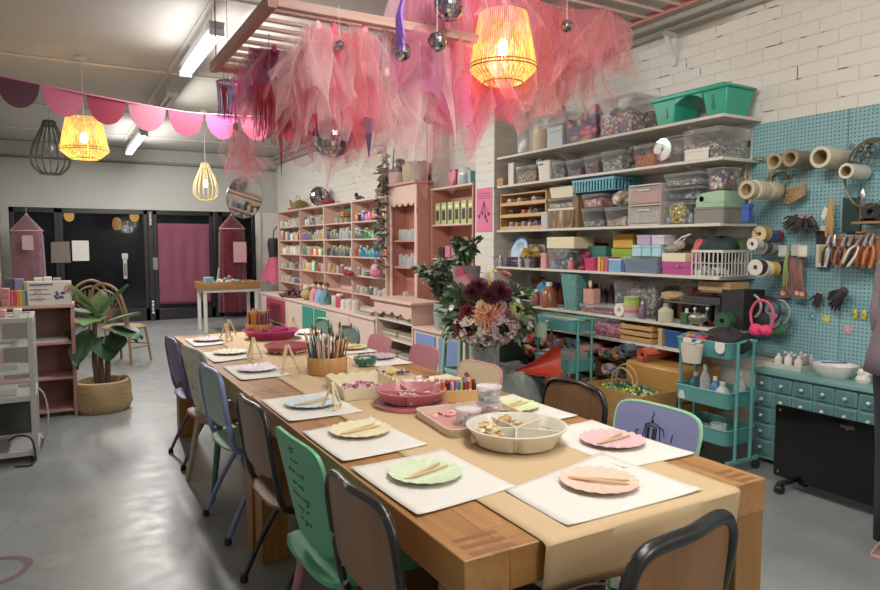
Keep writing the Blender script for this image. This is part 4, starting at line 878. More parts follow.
for i in range(4):
 t = thing('pink_carton', '%s carton on the third shelf of the narrow pink bookcase' % ['rose', 'grey', 'pale pink', 'maroon'][i], 'carton', (4.08, B1-.13-.18*i, .9505), 0)
 M().box(-.05, .05, -.07, .07, 0, .16).build('carton_body', mat(['#b56a72', '#8a8482', '#c99a9a', '#7d3a44'][i], .5, var=.2, scale=20), t, bevel=.006)
# ----------------------------------------------------------
CT = .5605
def counter(x, y, *a): return (x, y, CT)
t = thing('berry_garland_basket', 'oval tray of dark berries at the far end of the pink counter', 'tray', (3.52, 11.3, CT)); M().lathe([(0, 0), (.2, 0), (.24, .05), (.23, .05), (.19, .01), (0, .01)], n=24, sy=1.5).build('tray_body', weave('#8a6f50', '#6a5038', 60, 60), t)
heap('dark_berries', 3.52, 11.3, CT+.01, .18, .28, 70, ['#3c1a2a', '#5a2438', '#2a2028'], 'heap of dark plum baubles in the oval tray on the pink counter', 'baubles', 'ball', s=.035, hz=.12)
def blob_toy(name, x, y, z, parts, label, cat='toy'):
 t = thing(name, label, cat, (x, y, z))
 for nm, c, off, r in parts: M().sph(off, r, 12).build(nm, mat(c, .8, var=.2, bump=.2), t)
 return t
blob_toy('paper_bag_gift', 3.52, 10.55, CT, [('bag', '#a8925e', (0, 0, .09), (.10, .14, .09)), ('tuft', '#c9c4b0', (0, .02, .2), (.06, .08, .05))], 'kraft gift bag stuffed with white tissue on the pink counter', 'bag')
for k, (y, c, nm) in enumerate(((10.1, '#c98a94', 'pink'), (9.85, '#8aa3c4', 'pale blue'), (9.62, '#5f8a94', 'teal blue'))):
 t = thing('rag_doll', 'soft doll in %s clothes sitting on the pink counter' % nm, 'doll', (3.50, y, CT))
 M().lathe([(0, 0), (.09, 0), (.085, .1), (.05, .2), (.03, .22), (0, .22)], n=14).build('dress', mat(c, .8, bump=.2), t); M().sph((0, 0, .265), (.05, .05, .055), 12).build('head', mat('#d8b59a', .7), t)
 M().sph((.012, 0, .29), (.053, .055, .045), 12).build('hair', mat(['#3a2a26', '#2b2426', '#6a4a38'][k], .8), t)
 for s_ in (-1, 1): M().tube([(0, .05*s_, .19), (-.03, .09*s_, .13), (-.05, .07*s_, .06)], [.02, .018, .014], 7).build('arm', mat(c, .8), t)
for k, (y, c, h_, nm) in enumerate(((9.2, '#b9b4a8', .16, 'cream'), (9.02, '#b3405a', .2, 'crimson'), (8.84, '#d8d0c8', .13, 'white'), (8.64, '#cfcac0', .15, 'pale grey'), (8.42, '#c9c2b4', .15, 'ivory'))):
 jar(3.50, y, CT, .06, h_, c, '#e0dcd2', '%s canister standing on the near part of the pink counter' % nm, None, 0)
openbox('berry_punnet', 3.45, 9.6, CT, 0, .001+.16, .3, .07, weave('#8a8c84', '#6d706a', 90, 90), 'grey woven punnet in front of the rag dolls', 'punnet') if 0 else None
for k in range(5):
 z = CT+.012*k; tag(M().box(3.40+.01*k, 3.72, 7.72+.03*(k % 2), 8.22-.02*k, z, z+.011).build('magazine', mat(['#8a8478', '#c9c4b4', '#5f7a6a', '#b59a7a', '#d8d2c4'][k], .4, var=.2)), '%s magazine in the pile at the near end of the pink counter' % ['grey', 'cream', 'green', 'tan', 'white'][k], 'magazine')
blob_toy('pink_plush', 3.60, 8.15, zz[2], [('body', '#c9708c', (0.08, 0, .08), (.08, .13, .08)), ('mane', '#d8a0b0', (.05, -.05, .13), (.06, .07, .06))], 'pink frilly plush bundle hanging at the nearest pink bay', 'plush').parent = None
blob_toy('red_ribbon_bow', 3.68, 9.15, 1.03, [('loop', '#8f2436', (0, .08, .03), (.05, .10, .045)), ('loop', '#8f2436', (0, -.08, .02), (.05, .10, .04)), ('knot', '#701a2a', (-.02, 0, .02), (.04, .04, .04))], 'dark red bow tied on the shelf edge between the third and nearest bays', 'bow')
# dress on hanger at the far corner + black strap
t = thing('tutu_dress', 'rose tulle tutu with a black bodice hanging at the far end of the bookcase', 'dress', (3.78, 13.3, 0))
def tutu(u, v):
 a = 2*PI*u; r = .10+.25*v**.8+.02*math.sin(a*9)*v; return (3.78-.02+r*math.cos(a)*.7, 13.32+r*math.sin(a), 1.22-.5*v+.03*math.sin(a*7)*v)
M().surf(tutu, 90, 10, cu=True).build('tulle_skirt', mat('#b8506c', .9, var=.3, bump=.3), t, 1)
M().surf(lambda u, v: tuple(Vector(tutu(u, v*.85))+Vector((0, 0, -.04))), 70, 8, cu=True).build('under_skirt', net('#c45a78', .7), t, 1)
M().lathe([(.085, 1.2), (.10, 1.32), (.12, 1.5), (.09, 1.6)], (3.76, 13.32, 0), 18).build('bodice', mat('#1c1a1e', .7), t, 1)
M().tube([(3.76, 13.32, 1.58), (3.78, 13.33, 1.75), (3.86, 13.33, 1.84)], .012).build('strap', mat('#1c1a1e', .6), t, 1)
# pink poster on the pilaster
t = thing('pink_poster', 'hot pink poster with dark cherry drawings on the white brick pilaster', 'poster', (WX, 6.02, 0))
M().box(WX-.006, WX-.001, 5.87, 6.17, 1.60, 2.07).build('sheet', mat('#d8688f', .6, var=.06), t, 1)
m = M()
for (y, z, r) in ((5.95, 1.83, .02), (6.0, 1.80, .022), (6.05, 1.83, .018), (6.1, 1.79, .02), (5.98, 1.75, .017)): m.lathe([(0, 0), (r, 0)], n=10); 
m = M()
for (y, z, r) in ((5.93, 1.79, .022), (5.99, 1.76, .024), (6.05, 1.80, .02), (6.11, 1.77, .022), (5.96, 1.72, .018)):
 m.cyl((WX-.0065, y, z), (WX-.0085, y, z), r, n=12); m.tube([(WX-.008, y, z), (WX-.008, (y+6.02)/2, z+.06), (WX-.008, 6.02, 1.93)], .0025, 4)
m.build('cherry_drawing', mat('#5c2030', .6), t, 1)
t2 = M()
for k in range(3): t2.box(WX-.0085, WX-.0065, 5.90, 6.14, 1.96+.025*k, 1.967+.025*k)
t2.build('small_print', mat('#8f2f55', .6), t, 1)
# ----------------------------------------------------------
def leaf(m, p, d, up, L, W, mi=0, curl=.25):
 p = Vector(p); d = Vector(d).normalized(); s_ = d.cross(Vector(up)); s_ = s_.normalized() if s_.length > 1e-4 else d.orthogonal().normalized(); n_ = s_.cross(d)
 vs = [p]; 
 for q, wq in ((.25, .8), (.5, 1), (.78, .62)):
  c = p+d*L*q-n_*curl*L*q*q; vs += [c-s_*W*wq/2+n_*W*.10, c, c+s_*W*wq/2+n_*W*.10]
 vs.append(p+d*L-n_*curl*L)
 m.add(vs, [(0, 2, 1), (0, 3, 2), (1, 2, 5, 4), (2, 3, 6, 5), (4, 5, 8, 7), (5, 6, 9, 8), (7, 8, 10), (8, 9, 10)], mi)
def rdir(rr, up=.3):
 a = rr.random()*2*PI; z = (rr.random()*2-1)*.8+up; v = Vector((math.cos(a), math.sin(a), z)); return v.normalized()
def shrub(name, c, label, cat, spread, n, L, W, cols, stems, potfn=None, seed=1, group=None, hz=1.0, leaves=1):
 t = thing(name, label, cat, c, 0, group); rr = random.Random(seed); lf = M(); st = M()
 for i in range(stems):
  a = rr.random()*2*PI; q = rr.random()**.5; tip = Vector((math.cos(a)*spread[0]*q, math.sin(a)*spread[1]*q, spread[2]*(.55+.45*rr.random())*hz)); base = Vector((0, 0, 0)); mid = tip*.5+Vector((0, 0, .15*spread[2]))
  pts = catmull([base, mid, tip], 6); st.tube(pts, [.004]*len(pts), 5)
  for k in range(n//stems):
   u = .3+.7*rr.random(); p = pts[min(len(pts)-1, int(u*(len(pts)-1)))]; leaf(lf, p, rdir(rr, .15), rdir(rr, 1), L*(.7+.6*rr.random()), W*(.7+.6*rr.random()), rr.randrange(len(cols)), .2+.3*rr.random())
 lf.build('foliage', [mat(k, .5, var=.2, scale=20) for k in cols], t, solid=0); st.build('stems', mat('#4f4a34', .7), t)
 return t
GR = ['#34452f', '#46573c', '#27352a', '#5b6b4c']
# trailing greenery on the hutch front
t = thing('trailing_garland', 'trailing grey green leaf garland hanging at the left edge of the deep pink hutch', 'garland', (3.62, 7.9, 2.2))
m = M(); st = M(); rr = random.Random(5); pts = catmull([(3.72, 7.98, 2.75), (3.70, 7.96, 2.35), (3.64, 7.90, 2.0), (3.62, 7.86, 1.7), (3.60, 7.84, 1.45), (3.60, 7.82, 1.15)], 10); st.tube(pts, .008, 5)
st.tube([(3.80, 7.98, 2.115), (3.78, 7.99, 2.5), (3.74, 8.0, 2.8)], .014, 6); st.tube([(3.82, 7.94, 2.115), (3.83, 7.92, 2.5), (3.84, 7.9, 2.72)], .012, 6)
for _ in range(170): p = pts[rr.randrange(len(pts))]; leaf(m, p+Vector((rr.random()-.5, rr.random()-.5, rr.random()-.5))*.1, rdir(rr, 0), rdir(rr, 1), .09, .045, rr.randrange(3))
for _ in range(60): p = Vector((3.7+.1*rr.random(), 7.95+.15*rr.random(), 2.2+.25*rr.random())); leaf(m, p, rdir(rr, 0), rdir(rr, 1), .10, .05, rr.randrange(3))
m.build('foliage', [mat('#3b4438', .6), mat('#50584a', .6), mat('#6f756c', .6)], t, 1); st.build('stems', mat('#8a7468', .8, var=.2), t, 1)
# green step stool carrying a grey planter
gst = mat('#8fb594', .45, var=.04)
t = thing('green_step_stool', 'tall pale green plastic stool carrying the grey planter', 'stool', (3.12, 4.98, 0))
m = M().box(-.14, .14, -.13, .13, 1.045, 1.075); m.build('seat', gst, t, bevel=.012)
for sx in (-1, 1):
 for sy in (-1, 1): M().bar((sx*.12, sy*.11, 1.05), (sx*.17, sy*.16, .0), .045, .03).build('leg', gst, t, bevel=.005)
M().box(-.13, -.11, -.12, .12, .94, 1.045).box(.11, .13, -.12, .12, .94, 1.045).box(-.12, .12, -.12, -.10, .94, 1.045).box(-.12, .12, .10, .12, .94, 1.045).build('apron', gst, t, bevel=.004)
for z in (.35, .68): M().bar((-.15, -.14, z), (.15, -.14, z), .02, .03).bar((-.15, .14, z), (.15, .14, z), .02, .03).bar((-.15, -.14, z), (-.15, .14, z), .02, .03).build('brace', gst, t, bevel=.003)
t = thing('grey_planter', 'dark grey tapered planter decorated with pink felt circles on the green stool', 'planter', (3.12, 4.98, 1.0765))
M().lathe([(0, 0), (.105, 0), (.13, .2), (.12, .2), (.11, .17), (0, .17)], n=28).build('pot', mat('#6f6c66', .6), t)
for k, (a, z, r, c) in enumerate(((3.75, .15, .04, '#b83a68'), (4.0, .09, .042, '#d08a96'), (3.6, .07, .035, '#a86a78'), (4.25, .045, .035, '#dba3a0'), (4.35, .11, .032, '#b05a70'), (3.85, .03, .028, '#c98a90'))):
 q = .115+.125*z; p = Vector((math.cos(a)*(q), math.sin(a)*q, z)); d = Vector((math.cos(a), math.sin(a), -.1)).normalized(); M().cyl(p-d*.004, p+d*.014, r, n=20).build('felt_circle', mat(c, .8, bump=.15), t)
shrub('leafy_pot_plant', (3.12, 4.98, 1.0765+.171), 'small leafed green plant growing in the dark grey planter', 'plant', (.16, .17, .30), 240, .07, .035, ['#3f5a38', '#587048', '#2d4030'], 14, seed=11)
# eucalyptus branches left of the bouquet
t = shrub('eucalyptus_branches', (3.48, 6.02, .80), 'dark eucalyptus branches in a grey vase on the blue cupboard left of the bouquet', 'branches', (.26, .46, .56), 760, .085, .05, ['#46563f', '#586a52', '#364434', '#6c7c64', '#9aa08c'], 26, seed=4)
M().lathe([(0, -.224), (.08, -.224), (.10, -.05), (.09, .05), (.08, .05), (.088, -.05), (.075, -.2), (0, -.2)], n=24).build('vase', mat('#8f9a94', .3), t)
# the bouquet in its glass vase on a low stand
BX, BY = 3.02, 4.52
t = thing('low_crate_stand', 'low grey crate under the glass vase of the bouquet', 'crate', (BX, BY, 0)); m = M(); m.box(-.16, .16, -.16, .16, .0, .02).box(-.16, .16, -.16, -.145, .02, .24).box(-.16, .16, .145, .16, .02, .24).box(-.16, -.145, -.145, .145, .02, .24).box(.145, .16, -.145, .145, .02, .24).box(-.16, .16, -.16, .16, .24, .255); m.build('crate_body', mat('#6b6a64', .6), t, bevel=.004)
t = thing('glass_vase', 'clear ribbed cylinder vase holding the large bouquet', 'vase', (BX, BY, .256))
M().lathe([(0, 0), (.10, 0), (.11, .02), (.115, .38), (.109, .38), (.103, .02), (0, .015)], n=64, fr=lambda a, i: 1+(.015*math.cos(a*16) if i in (1, 2, 3) else 0)).build('vase_wall', clear('#dfe8e4', .3, .05), t)
M().lathe([(0, .016), (.10, .016), (.104, .25), (0, .25)], n=32).build('water', clear('#b8c8b8', .3, .02), t)
t = thing('bouquet', 'large mixed bouquet of burgundy, peach and cream flowers with dark leaves', 'bouquet', (BX, BY, .60))
rr = random.Random(21); m = M(); st = M()
for i in range(18):
 a = rr.random()*2*PI; st.tube([(.06*math.cos(a), .06*math.sin(a), -.2), (.03*math.cos(a+1), .03*math.sin(a+1), .0), (.2*math.cos(a+.3), .2*math.sin(a+.3), .35)], .005, 5)
st.build('stems', mat('#4c5a38', .6), t)
for i in range(700):
 d = rdir(rr, .1); q = .55+.45*rr.random(); p = Vector((d.x*.34*q, d.y*.34*q, .30+d.z*.29*q)); dd = (d+rdir(rr, 0)*.7).normalized(); leaf(m, p, dd, rdir(rr, 1), .075+.06*rr.random(), .035+.035*rr.random(), rr.randrange(5), .25)
m.build('foliage', [mat(k, .5, var=.2) for k in ('#3d5138', '#50684a', '#2c3d2a', '#6a8058', '#93a086')], t)
vd = (Vector((0, 0, CH))-Vector((BX, BY, .9))).normalized(); sd = Vector((vd.y, -vd.x, 0)).normalized()
def flower(t, a, b, r, c1, c2, kind, nm):
 """a: sideways metres seen from the table end, b: height"""
 P = Vector((0, 0, .28))-sd*a*1.0+Vector((0, 0, b))+Vector((vd.x, vd.y, 0)).normalized()*math.sqrt(max(.02, .40**2-a*a-b*b*.9)); m = M(); nrm = (P-Vector((0, 0, .2))).normalized(); q = nrm.to_track_quat('Z', 'Y').to_matrix().to_4x4()
 rings = {'dahlia': 6, 'rose': 5, 'mum': 7, 'small': 2, 'hydra': 0}[kind]
 if kind == 'hydra':
  for i in range(60):
   d = rdir(rr, .5); pp = d*r*.85; 
   for k in range(4): leaf(m, pp, (Vector((math.cos(k*PI/2+i), math.sin(k*PI/2+i), .2))+d*.3), d, r*.28, r*.26, (i+k) % 2, .1)
 for g in range(rings):
  n = 8+g*2 if kind != 'small' else 6; el = math.radians(82-70*g/max(1, rings-1)) if kind != 'small' else .5
  for k in range(n):
   a_ = 2*PI*(k+.5*(g % 2))/n; d = Vector((math.cos(a_)*math.cos(el), math.sin(a_)*math.cos(el), math.sin(el))); leaf(m, Vector((math.cos(a_), math.sin(a_), 0))*r*.08*g, d, (0, 0, 1), r*(.55+.45*g/max(1, rings)), r*(.52 if kind == 'dahlia' else .5 if kind != 'mum' else .16), g % 2, -.25 if kind == 'rose' else -.05)
 m.xf(Matrix.Translation(P) @ q); m.build(nm, [mat(c1, .6, var=.15), mat(c2, .6, var=.15)], t)
bq = [(-.0, .06, .085, '#e0936e', '#d07a55', 'mum', 'peach_chrysanthemum'), (-.12, -.06, .10, '#c9bfae', '#b8a59a', 'hydra', 'cream_hydrangea'), (.10, -.06, .10, '#b59a96', '#9a7a80', 'hydra', 'mauve_hydrangea'),
 (-.13, .27, .08, '#4a1420', '#3a0f1a', 'dahlia', 'burgundy_dahlia'), (.10, .28, .09, '#52182a', '#3f1020', 'dahlia', 'burgundy_dahlia'), (-.04, .14, .06, '#e3c9a8', '#d8b48c', 'rose', 'cream_rose'), (.09, .15, .055, '#b88a86', '#8f5a60', 'dahlia', 'dusty_dahlia'),
 (-.17, .08, .07, '#7a2432', '#5f1a28', 'rose', 'wine_rose'), (-.2, -.06, .08, '#6d1c26', '#551420', 'rose', 'wine_rose'), (.14, .42, .05, '#cf8a86', '#b8706e', 'rose', 'pink_bud'), (.02, .40, .045, '#d8bd3c', '#c9a82c', 'small', 'yellow_bloom'), (.05, .45, .04, '#d8bd3c', '#c9a82c', 'small', 'yellow_bloom'), (-.0, .34, .045, '#d8bd3c', '#b8982c', 'small', 'yellow_bloom'),
 (.24, .18, .045, '#dfe0cc', '#c9cbb0', 'small', 'white_bloom'), (.28, .25, .035, '#dfe0cc', '#c9cbb0', 'small', 'white_bloom'), (.22, .10, .06, '#a5a86a', '#8f9458', 'hydra', 'lime_hydrangea'), (-.3, .12, .05, '#d8d8c4', '#c4c6ac', 'small', 'white_bloom'), (-.26, .0, .045, '#d0d2b8', '#b8bc98', 'small', 'white_bloom'), (.33, -.06, .045, '#b8aeb0', '#9a8f98', 'small', 'grey_bloom'), (.3, -.17, .05, '#a89fa2', '#8a8088', 'small', 'grey_bloom'), (.2, -.02, .05, '#b8838a', '#8f5f6c', 'rose', 'mauve_rose')]
bq += [(-.08, .33, .07, '#5a1a2c', '#40101c', 'dahlia', 'burgundy_dahlia'), (.02, .24, .075, '#48121e', '#360c16', 'dahlia', 'burgundy_dahlia'), (-.06, .03, .06, '#e6d2b4', '#dcc4a0', 'rose', 'cream_rose'), (.17, .05, .06, '#a8606c', '#8a4854', 'rose', 'dusty_rose'), (0, -.12, .07, '#cdbfb0', '#b8a8a0', 'hydra', 'cream_hydrangea')]
for f in bq: flower(t, f[0]*.92+.02, f[1]*.84-.01, f[2]*(1.15 if f[5] in ('hydra', 'mum') else .92), *f[3:])
# bagged floor clutter behind the chairs: clear sack, red scoop
t = thing('red_plastic_scoop', 'bright red curved plastic seat standing behind the table beside the teal trolley', 'plastic seat', (3.30, 4.55, .30))
def scoop(u, v, th):
 b0, b1 = -.10-.05*u, -.07+.26*u**1.5; p = sd*-(-.2+.38*u)+Vector((vd.x, vd.y, 0))*(th-.10*math.sin(v*PI)*(.3+u)); return (p.x, p.y, b0+(b1-b0)*v)
o = shell(scoop, 18, 12, .012).build('seat_shell', mat('#c4402c', .35), t)
M().tube([sd*.18+Vector((0, 0, -.085)), sd*.02+Vector((0, 0, -.105)), sd*-.16+Vector((0, 0, -.14))], .010, 6).build('rolled_edge', mat('#a83422', .4), t)
def sack(name, x, y, rx, ry, h, mt, label, cat, seed=2, z=0):
 rr = random.Random(seed); ph = [rr.random()*6 for _ in range(6)]
 def fn(a, i): return 1+.08*math.sin(a*5+ph[0]+i)+.05*math.sin(a*9+ph[1]+i*2)
 prof = [(0, 0), (.85, 0), (1.0, .25*h), (.98, .5*h), (.9, .8*h), (.8, h), (.72, .95*h), (.5, .86*h), (0, .82*h)]
 o = M().lathe(prof, (0, 0, 0), 48, 0, fn, lambda a, i: .03*h*math.sin(a*6+i+ph[2]) if i > 2 else 0, sx=rx, sy=ry).build(name, mt, loc=(x, y, z)); return tag(o, label, cat)
sack('plastic_sack', 3.30, 4.62, .30, .34, .42, mat('#7f8682', .25, var=.35, scale=18, bump=.8), 'crumpled grey plastic sack on the floor under the bouquet', 'sack')
for ob in list(col.objects):
 if ob.name == 'red_plastic_scoop': ob.location = (3.38, 4.26, .52)
sack('dark_cloth_bag', 3.7, 5.35, .28, .30, .55, mat('#20302a', .8, var=.3, bump=.5), 'dark green cloth bag on the floor behind the bouquet', 'bag', 9)
# ==========================================================
# pink shelf unit
t = thing('pink_shelf_unit', 'low rose pink open shelf unit with books on top at the left edge', 'shelf unit', (-.16, 6.65, 0)); rp = mat('#b58480', .5, var=.05)
x0, x1, y0, y1 = -.46, .10, 6.45, 6.85
for x in (x0, x1-.03): M().box(x, x+.03, y0, y1, 0, .93).build('side_panel', rp, t, 1, bevel=.004)
M().box(x0, x1+.005, y0-.005, y1, .93, .955).build('top_board', mat('#bd9088', .5), t, 1, bevel=.004); M().box(x0+.03, x1-.03, y1-.015, y1, .05, .93).build('back_panel', mat('#8a5f5c', .6), t, 1)
for z in (.06, .34, .64): M().box(x0+.03, x1-.03, y0+.005, y1-.015, z-.022, z).build('shelf_board', rp, t, 1, bevel=.003)
t = thing('pink_corner_post', 'upright pink panel at the left end of the book display', 'panel', (-.43, 6.6, .957)); M().box(-.03, .0, -.14, .1, 0, .24).box(-.035, .005, -.145, .105, .24, .255).build('panel_board', rp, t, bevel=.003)
for k, (xa, xb, z, c) in enumerate(((-.2, .05, .6405, '#cfd0cc'), (-.22, .04, .655, '#8a8c8c'))):
 tag(M().box(xa, xb, 6.5, 6.78, z, z+.013).build('flat_book', mat(c, .5), bevel=.002), ['thin white book lying on the upper shelf of the pink unit', 'thin grey book on top of the white one in the pink unit'][k], 'book')
t = thing('poster_box', 'white boxed puzzle with blue flower picture standing on the pink unit', 'box', (-.07, 6.47, .957))
M().box(-.165, .155, -.005, .05, 0, .20).build('carton', mat('#d4cdc6', .5, var=.05), t, bevel=.003)
M().box(-.15, .02, -.008, -.006, .165, .18).box(-.15, -.02, -.008, -.006, .13, .135).box(-.15, .0, -.008, -.006, .09, .095).box(-.15, -.03, -.008, -.006, .05, .055).build('printed_lines', mat('#5a5560', .6), t)
m = M(); rr = random.Random(4)
for _ in range(12): m.sph((.03+.07*rr.random(), -.008, .05+.06*rr.random()), (.012, .003, .01), 7)
m.build('blue_flower_print', mat('#3b3560', .6), t); m = M()
for _ in range(9): m.sph((.08+.06*rr.random(), -.008, .11+.06*rr.random()), (.014, .003, .014), 7)
m.build('peach_flower_print', mat('#c98a78', .6), t)
m = M()
for (x, z) in ((-.09, .11), (-.08, .055)): m.tube([(x+.018*math.cos(a*PI/8), -.0075, z+.018*math.sin(a*PI/8)) for a in range(16)], .002, 4, closed=True)
m.build('ring_print', mat('#b8707c', .6), t)
bkc = ['#c95a58', '#c23c48', '#d87a3c', '#d8a04a', '#7aa58a', '#5b8f9a', '#8a9aa8']; bkn = ['coral', 'red', 'orange', 'amber', 'mint', 'teal', 'pale blue']
for k in range(7):
 o = M().box(-.0095, .0095, -.06, .06, 0, .125).build('small_book', mat(bkc[k], .5), bevel=.0015, loc=(-.345+.0205*k, 6.54, .957)); tag(o, '%s spined small book in the row on the pink unit' % bkn[k], 'book')
t = thing('pink_card_stand', 'pale pink card display rack left of the small coloured books', 'display rack', (-.39, 6.5, .957))
M().box(-.022, .03, -.03, .03, 0, .15).build('rack_body', mat('#d09c92', .5), t, bevel=.003)
for k in range(3): M().box(-.018, .026, -.034, -.030, .01+.048*k, .045+.048*k).build('card', mat('#b86a6a', .5, var=.3, scale=60), t)
bx = [(-.37, '#3a4658', .22, 'navy'), (-.30, '#6b7a94', .215, 'slate blue'), (-.235, '#b59a5a', .19, 'ochre'), (-.16, '#c9c4b8', .22, 'cream'), (-.09, '#d8d4cc', .225, 'white'), (-.02, '#8f8a80', .215, 'grey')]
for k, (x, c, h, nm) in enumerate(bx): tag(M().box(x-.03, x+.03, 6.64, 6.80, .9565, .957+h).build('upright_book', mat(c, .5, var=.12), bevel=.002), '%s book standing at the back of the pink unit top' % nm, 'book')
# glass display cabinet
t = thing('glass_display_cabinet', 'white framed glass display cabinet at the left edge of the picture', 'display cabinet', (-.44, 5.4, 0)); wf = mat('#a9a9a4', .4, var=.04)
x0, x1, y0, y1 = -.78, -.165, 5.16, 5.66
for x in (x0, x1-.035):
 for y in (y0, y1-.035): M().box(x, x+.035, y, y+.035, .04, .98).build('corner_post', wf, t, 1, bevel=.003)
for z in (.05, .42, .945): M().box(x0+.035, x1-.035, y0, y0+.03, z, z+.035).box(x0+.035, x1-.035, y1-.03, y1, z, z+.035).box(x0, x0+.03, y0+.035, y1-.035, z, z+.035).box(x1-.03, x1, y0+.035, y1-.035, z, z+.035).build('rail', wf, t, 1, bevel=.003)
M().box(x0+.03, x1-.03, y0+.03, y1-.03, .055, .07).build('floor_board', mat('#8f908c', .5), t, 1); M().box(x0+.03, x1-.03, y0+.03, y1-.03, .42, .43).build('mid_board', mat('#b5b6b2', .5), t, 1)
M().box(x0+.035, x1-.035, y1-.02, y1-.012, .09, .42).build('back_panel', mat('#3a3b3c', .6), t, 1); M().box(x0+.005, x0+.013, y0+.035, y1-.035, .09, .945).build('side_panel', mat('#8a8b88', .5), t, 1)
for z in (.60, .78): M().box(x0+.03, x1-.03, y0+.04, y1-.03, z, z+.008).build('glass_shelf', clear('#cfe0dc', .25), t, 1)
M().box(x0+.035, x1-.035, y0+.004, y0+.009, .455, .945).box(x1-.010, x1-.005, y0+.035, y1-.035, .455, .945).box(x0+.03, x1-.03, y0+.03, y1-.03, .964, .97).build('glass_pane', clear('#dfe8e6', .14), t, 1)
for x in (x0+.03, x1-.03):
 for y in (y0+.03, y1-.03): M().cyl((x, y, 0), (x, y, .04), .018).build('foot', blackf, t, 1)
for k, (x, c, w_, h, z, nm) in enumerate(((-.34, '#cfd0c8', .12, .05, .43, 'white'), (-.55, '#b9b8b0', .14, .07, .43, 'grey'), (-.32, '#9aa09a', .1, .03, .608, 'pale green'), (-.52, '#c9b8b0', .12, .04, .608, 'blush'), (-.38, '#6f7472', .2, .015, .788, 'dark'), (-.26, '#d8cfc4', .05, .05, .97, 'cream'), (-.36, '#c4908a', .07, .05, .97, 'pink'))):
 o = M().tbox(-w_/2, w_/2, -.07, .07, 0, h, .006).build('trinket_dish', mat(c, .35), bevel=.006, loc=(x, 5.42, z+.0005)); tag(o, '%s trinket box %s the glass display cabinet' % (nm, 'on top of' if z > .9 else 'inside'), 'box')
tag(M().tube(catmull([(-.30, 5.10, .006), (-.22, 5.08, .006), (-.19, 5.09, .03), (-.185, 5.11, .10), (-.21, 5.13, .18), (-.28, 5.14, .2), (-.33, 5.145, .17)], 6), .007, 8).build('power_cable', mat('#1c1c1e', .5)), 'black cable looping in front of the foot of the glass cabinet', 'cable')
tag(M().tube(catmull([(-.155, 5.2, .5), (-.12, 5.3, .42), (-.105, 5.4, .26), (-.12, 5.5, .12), (-.15, 5.75, .007), (-.2, 6.1, .007)], 6), .006, 8).build('white_cable', mat('#c4c2bc', .5)), 'white cable hanging between the glass cabinet and the pink shelf unit', 'cable')
# basket planter with big leafed plant
t = thing('seagrass_planter', 'round woven seagrass basket with folded rim and diamond pattern holding the leafy plant', 'basket planter', (.30, 6.55, 0))
M().lathe([(0, 0), (.20, 0), (.235, .07), (.225, .16), (.235, .20), (.225, .265), (.195, .27), (.185, .21), (.18, .12), (0, .12)], n=48, fr=lambda a, i: 1+.025*math.sin(a*4+i)).build('basket_wall', weave('#c9ad80', '#a38558', 95, 70), t)
M().lathe([(0, .125), (.18, .125), (.17, .20), (0, .22)], n=24).build('soil', mat('#2a221c', .9, bump=.5), t)
M().tube(arc((.16, -.12, .26), .05, -.3, PI+.3, 10, 'xz'), .008, 6).build('handle', mat('#a88c5c', .7), t)
t = thing('rubber_plant', 'big leafed potted plant with thick stems in the seagrass basket', 'plant', (.30, 6.55, .21)); st = M()
for p in ([(0, 0, 0), (-.01, 0, .2), (.0, .02, .42)], [(.04, .02, 0), (.05, .03, .25), (.09, .02, .50)], [(-.04, .02, 0), (-.06, .0, .3), (-.04, .0, .62)]): st.tube(catmull(p, 5), [.024]*5+[.02]*5+[.014], 9)
st.build('stems', mat('#6b5a44', .8, var=.2, bump=.5), t)
m = M()
def bigleaf(m, p, az, el, L, W, mi, curl=.35):
 d = Vector((math.cos(az)*math.cos(el), math.sin(az)*math.cos(el), math.sin(el))); s_ = Vector((-math.sin(az), math.cos(az), 0)); n_ = s_.cross(d)*-1; st_ = len(m.v)
 def fn(u, v):
  wv = math.sin(min(1, v*1.02)*PI)**.7*(1-.25*v); x = (u-.5)*2; return Vector(p)+d*L*v+n_*(-curl*L*v*v)*-1*-1+s_*x*W/2*wv+n_*abs(x)*W*.12
 m.surf(fn, 6, 10, mi)
V3 = Vector
for (px, py, dz, az, el, L, W, mi) in ((.0, 0, .42, -1.3, -.6, .30, .20, 0), (.10, 0, .50, -.9, -.1, .34, .22, 1), (.12, 0, .50, .1, -.2, .28, .20, 0), (-.02, 0, .60, -2.0, .1, .34, .20, 2), (-.04, 0, .62, 2.9, .3, .36, .18, 0), (0, 0, .62, -.4, .9, .44, .15, 1), (-.05, 0, .62, -2.6, 1.0, .42, .14, 3), (-.03, 0, .62, 3.4, .8, .42, .13, 3), (-.0, .0, .6, -1.5, 1.2, .34, .13, 3), (.05, 0, .55, -.2, .35, .34, .17, 2), (-.08, 0, .5, -2.2, -.7, .42, .18, 1), (-.09, 0, .45, -2.6, -.9, .34, .16, 0), (.1, 0, .45, -1.5, -.7, .22, .16, 0), (-.1, 0, .55, 2.6, -.2, .3, .18, 2)):
 bigleaf(m, (px, py, dz), az, el, L*.85, W*1.4, mi, .08 if el > .25 else .3)
m.build('foliage', [mat('#2f4a34', .35, var=.12), mat('#41603f', .35, var=.12), mat('#6a8458', .4, var=.12), mat('#93a87a', .4, var=.45, scale=14)], t)
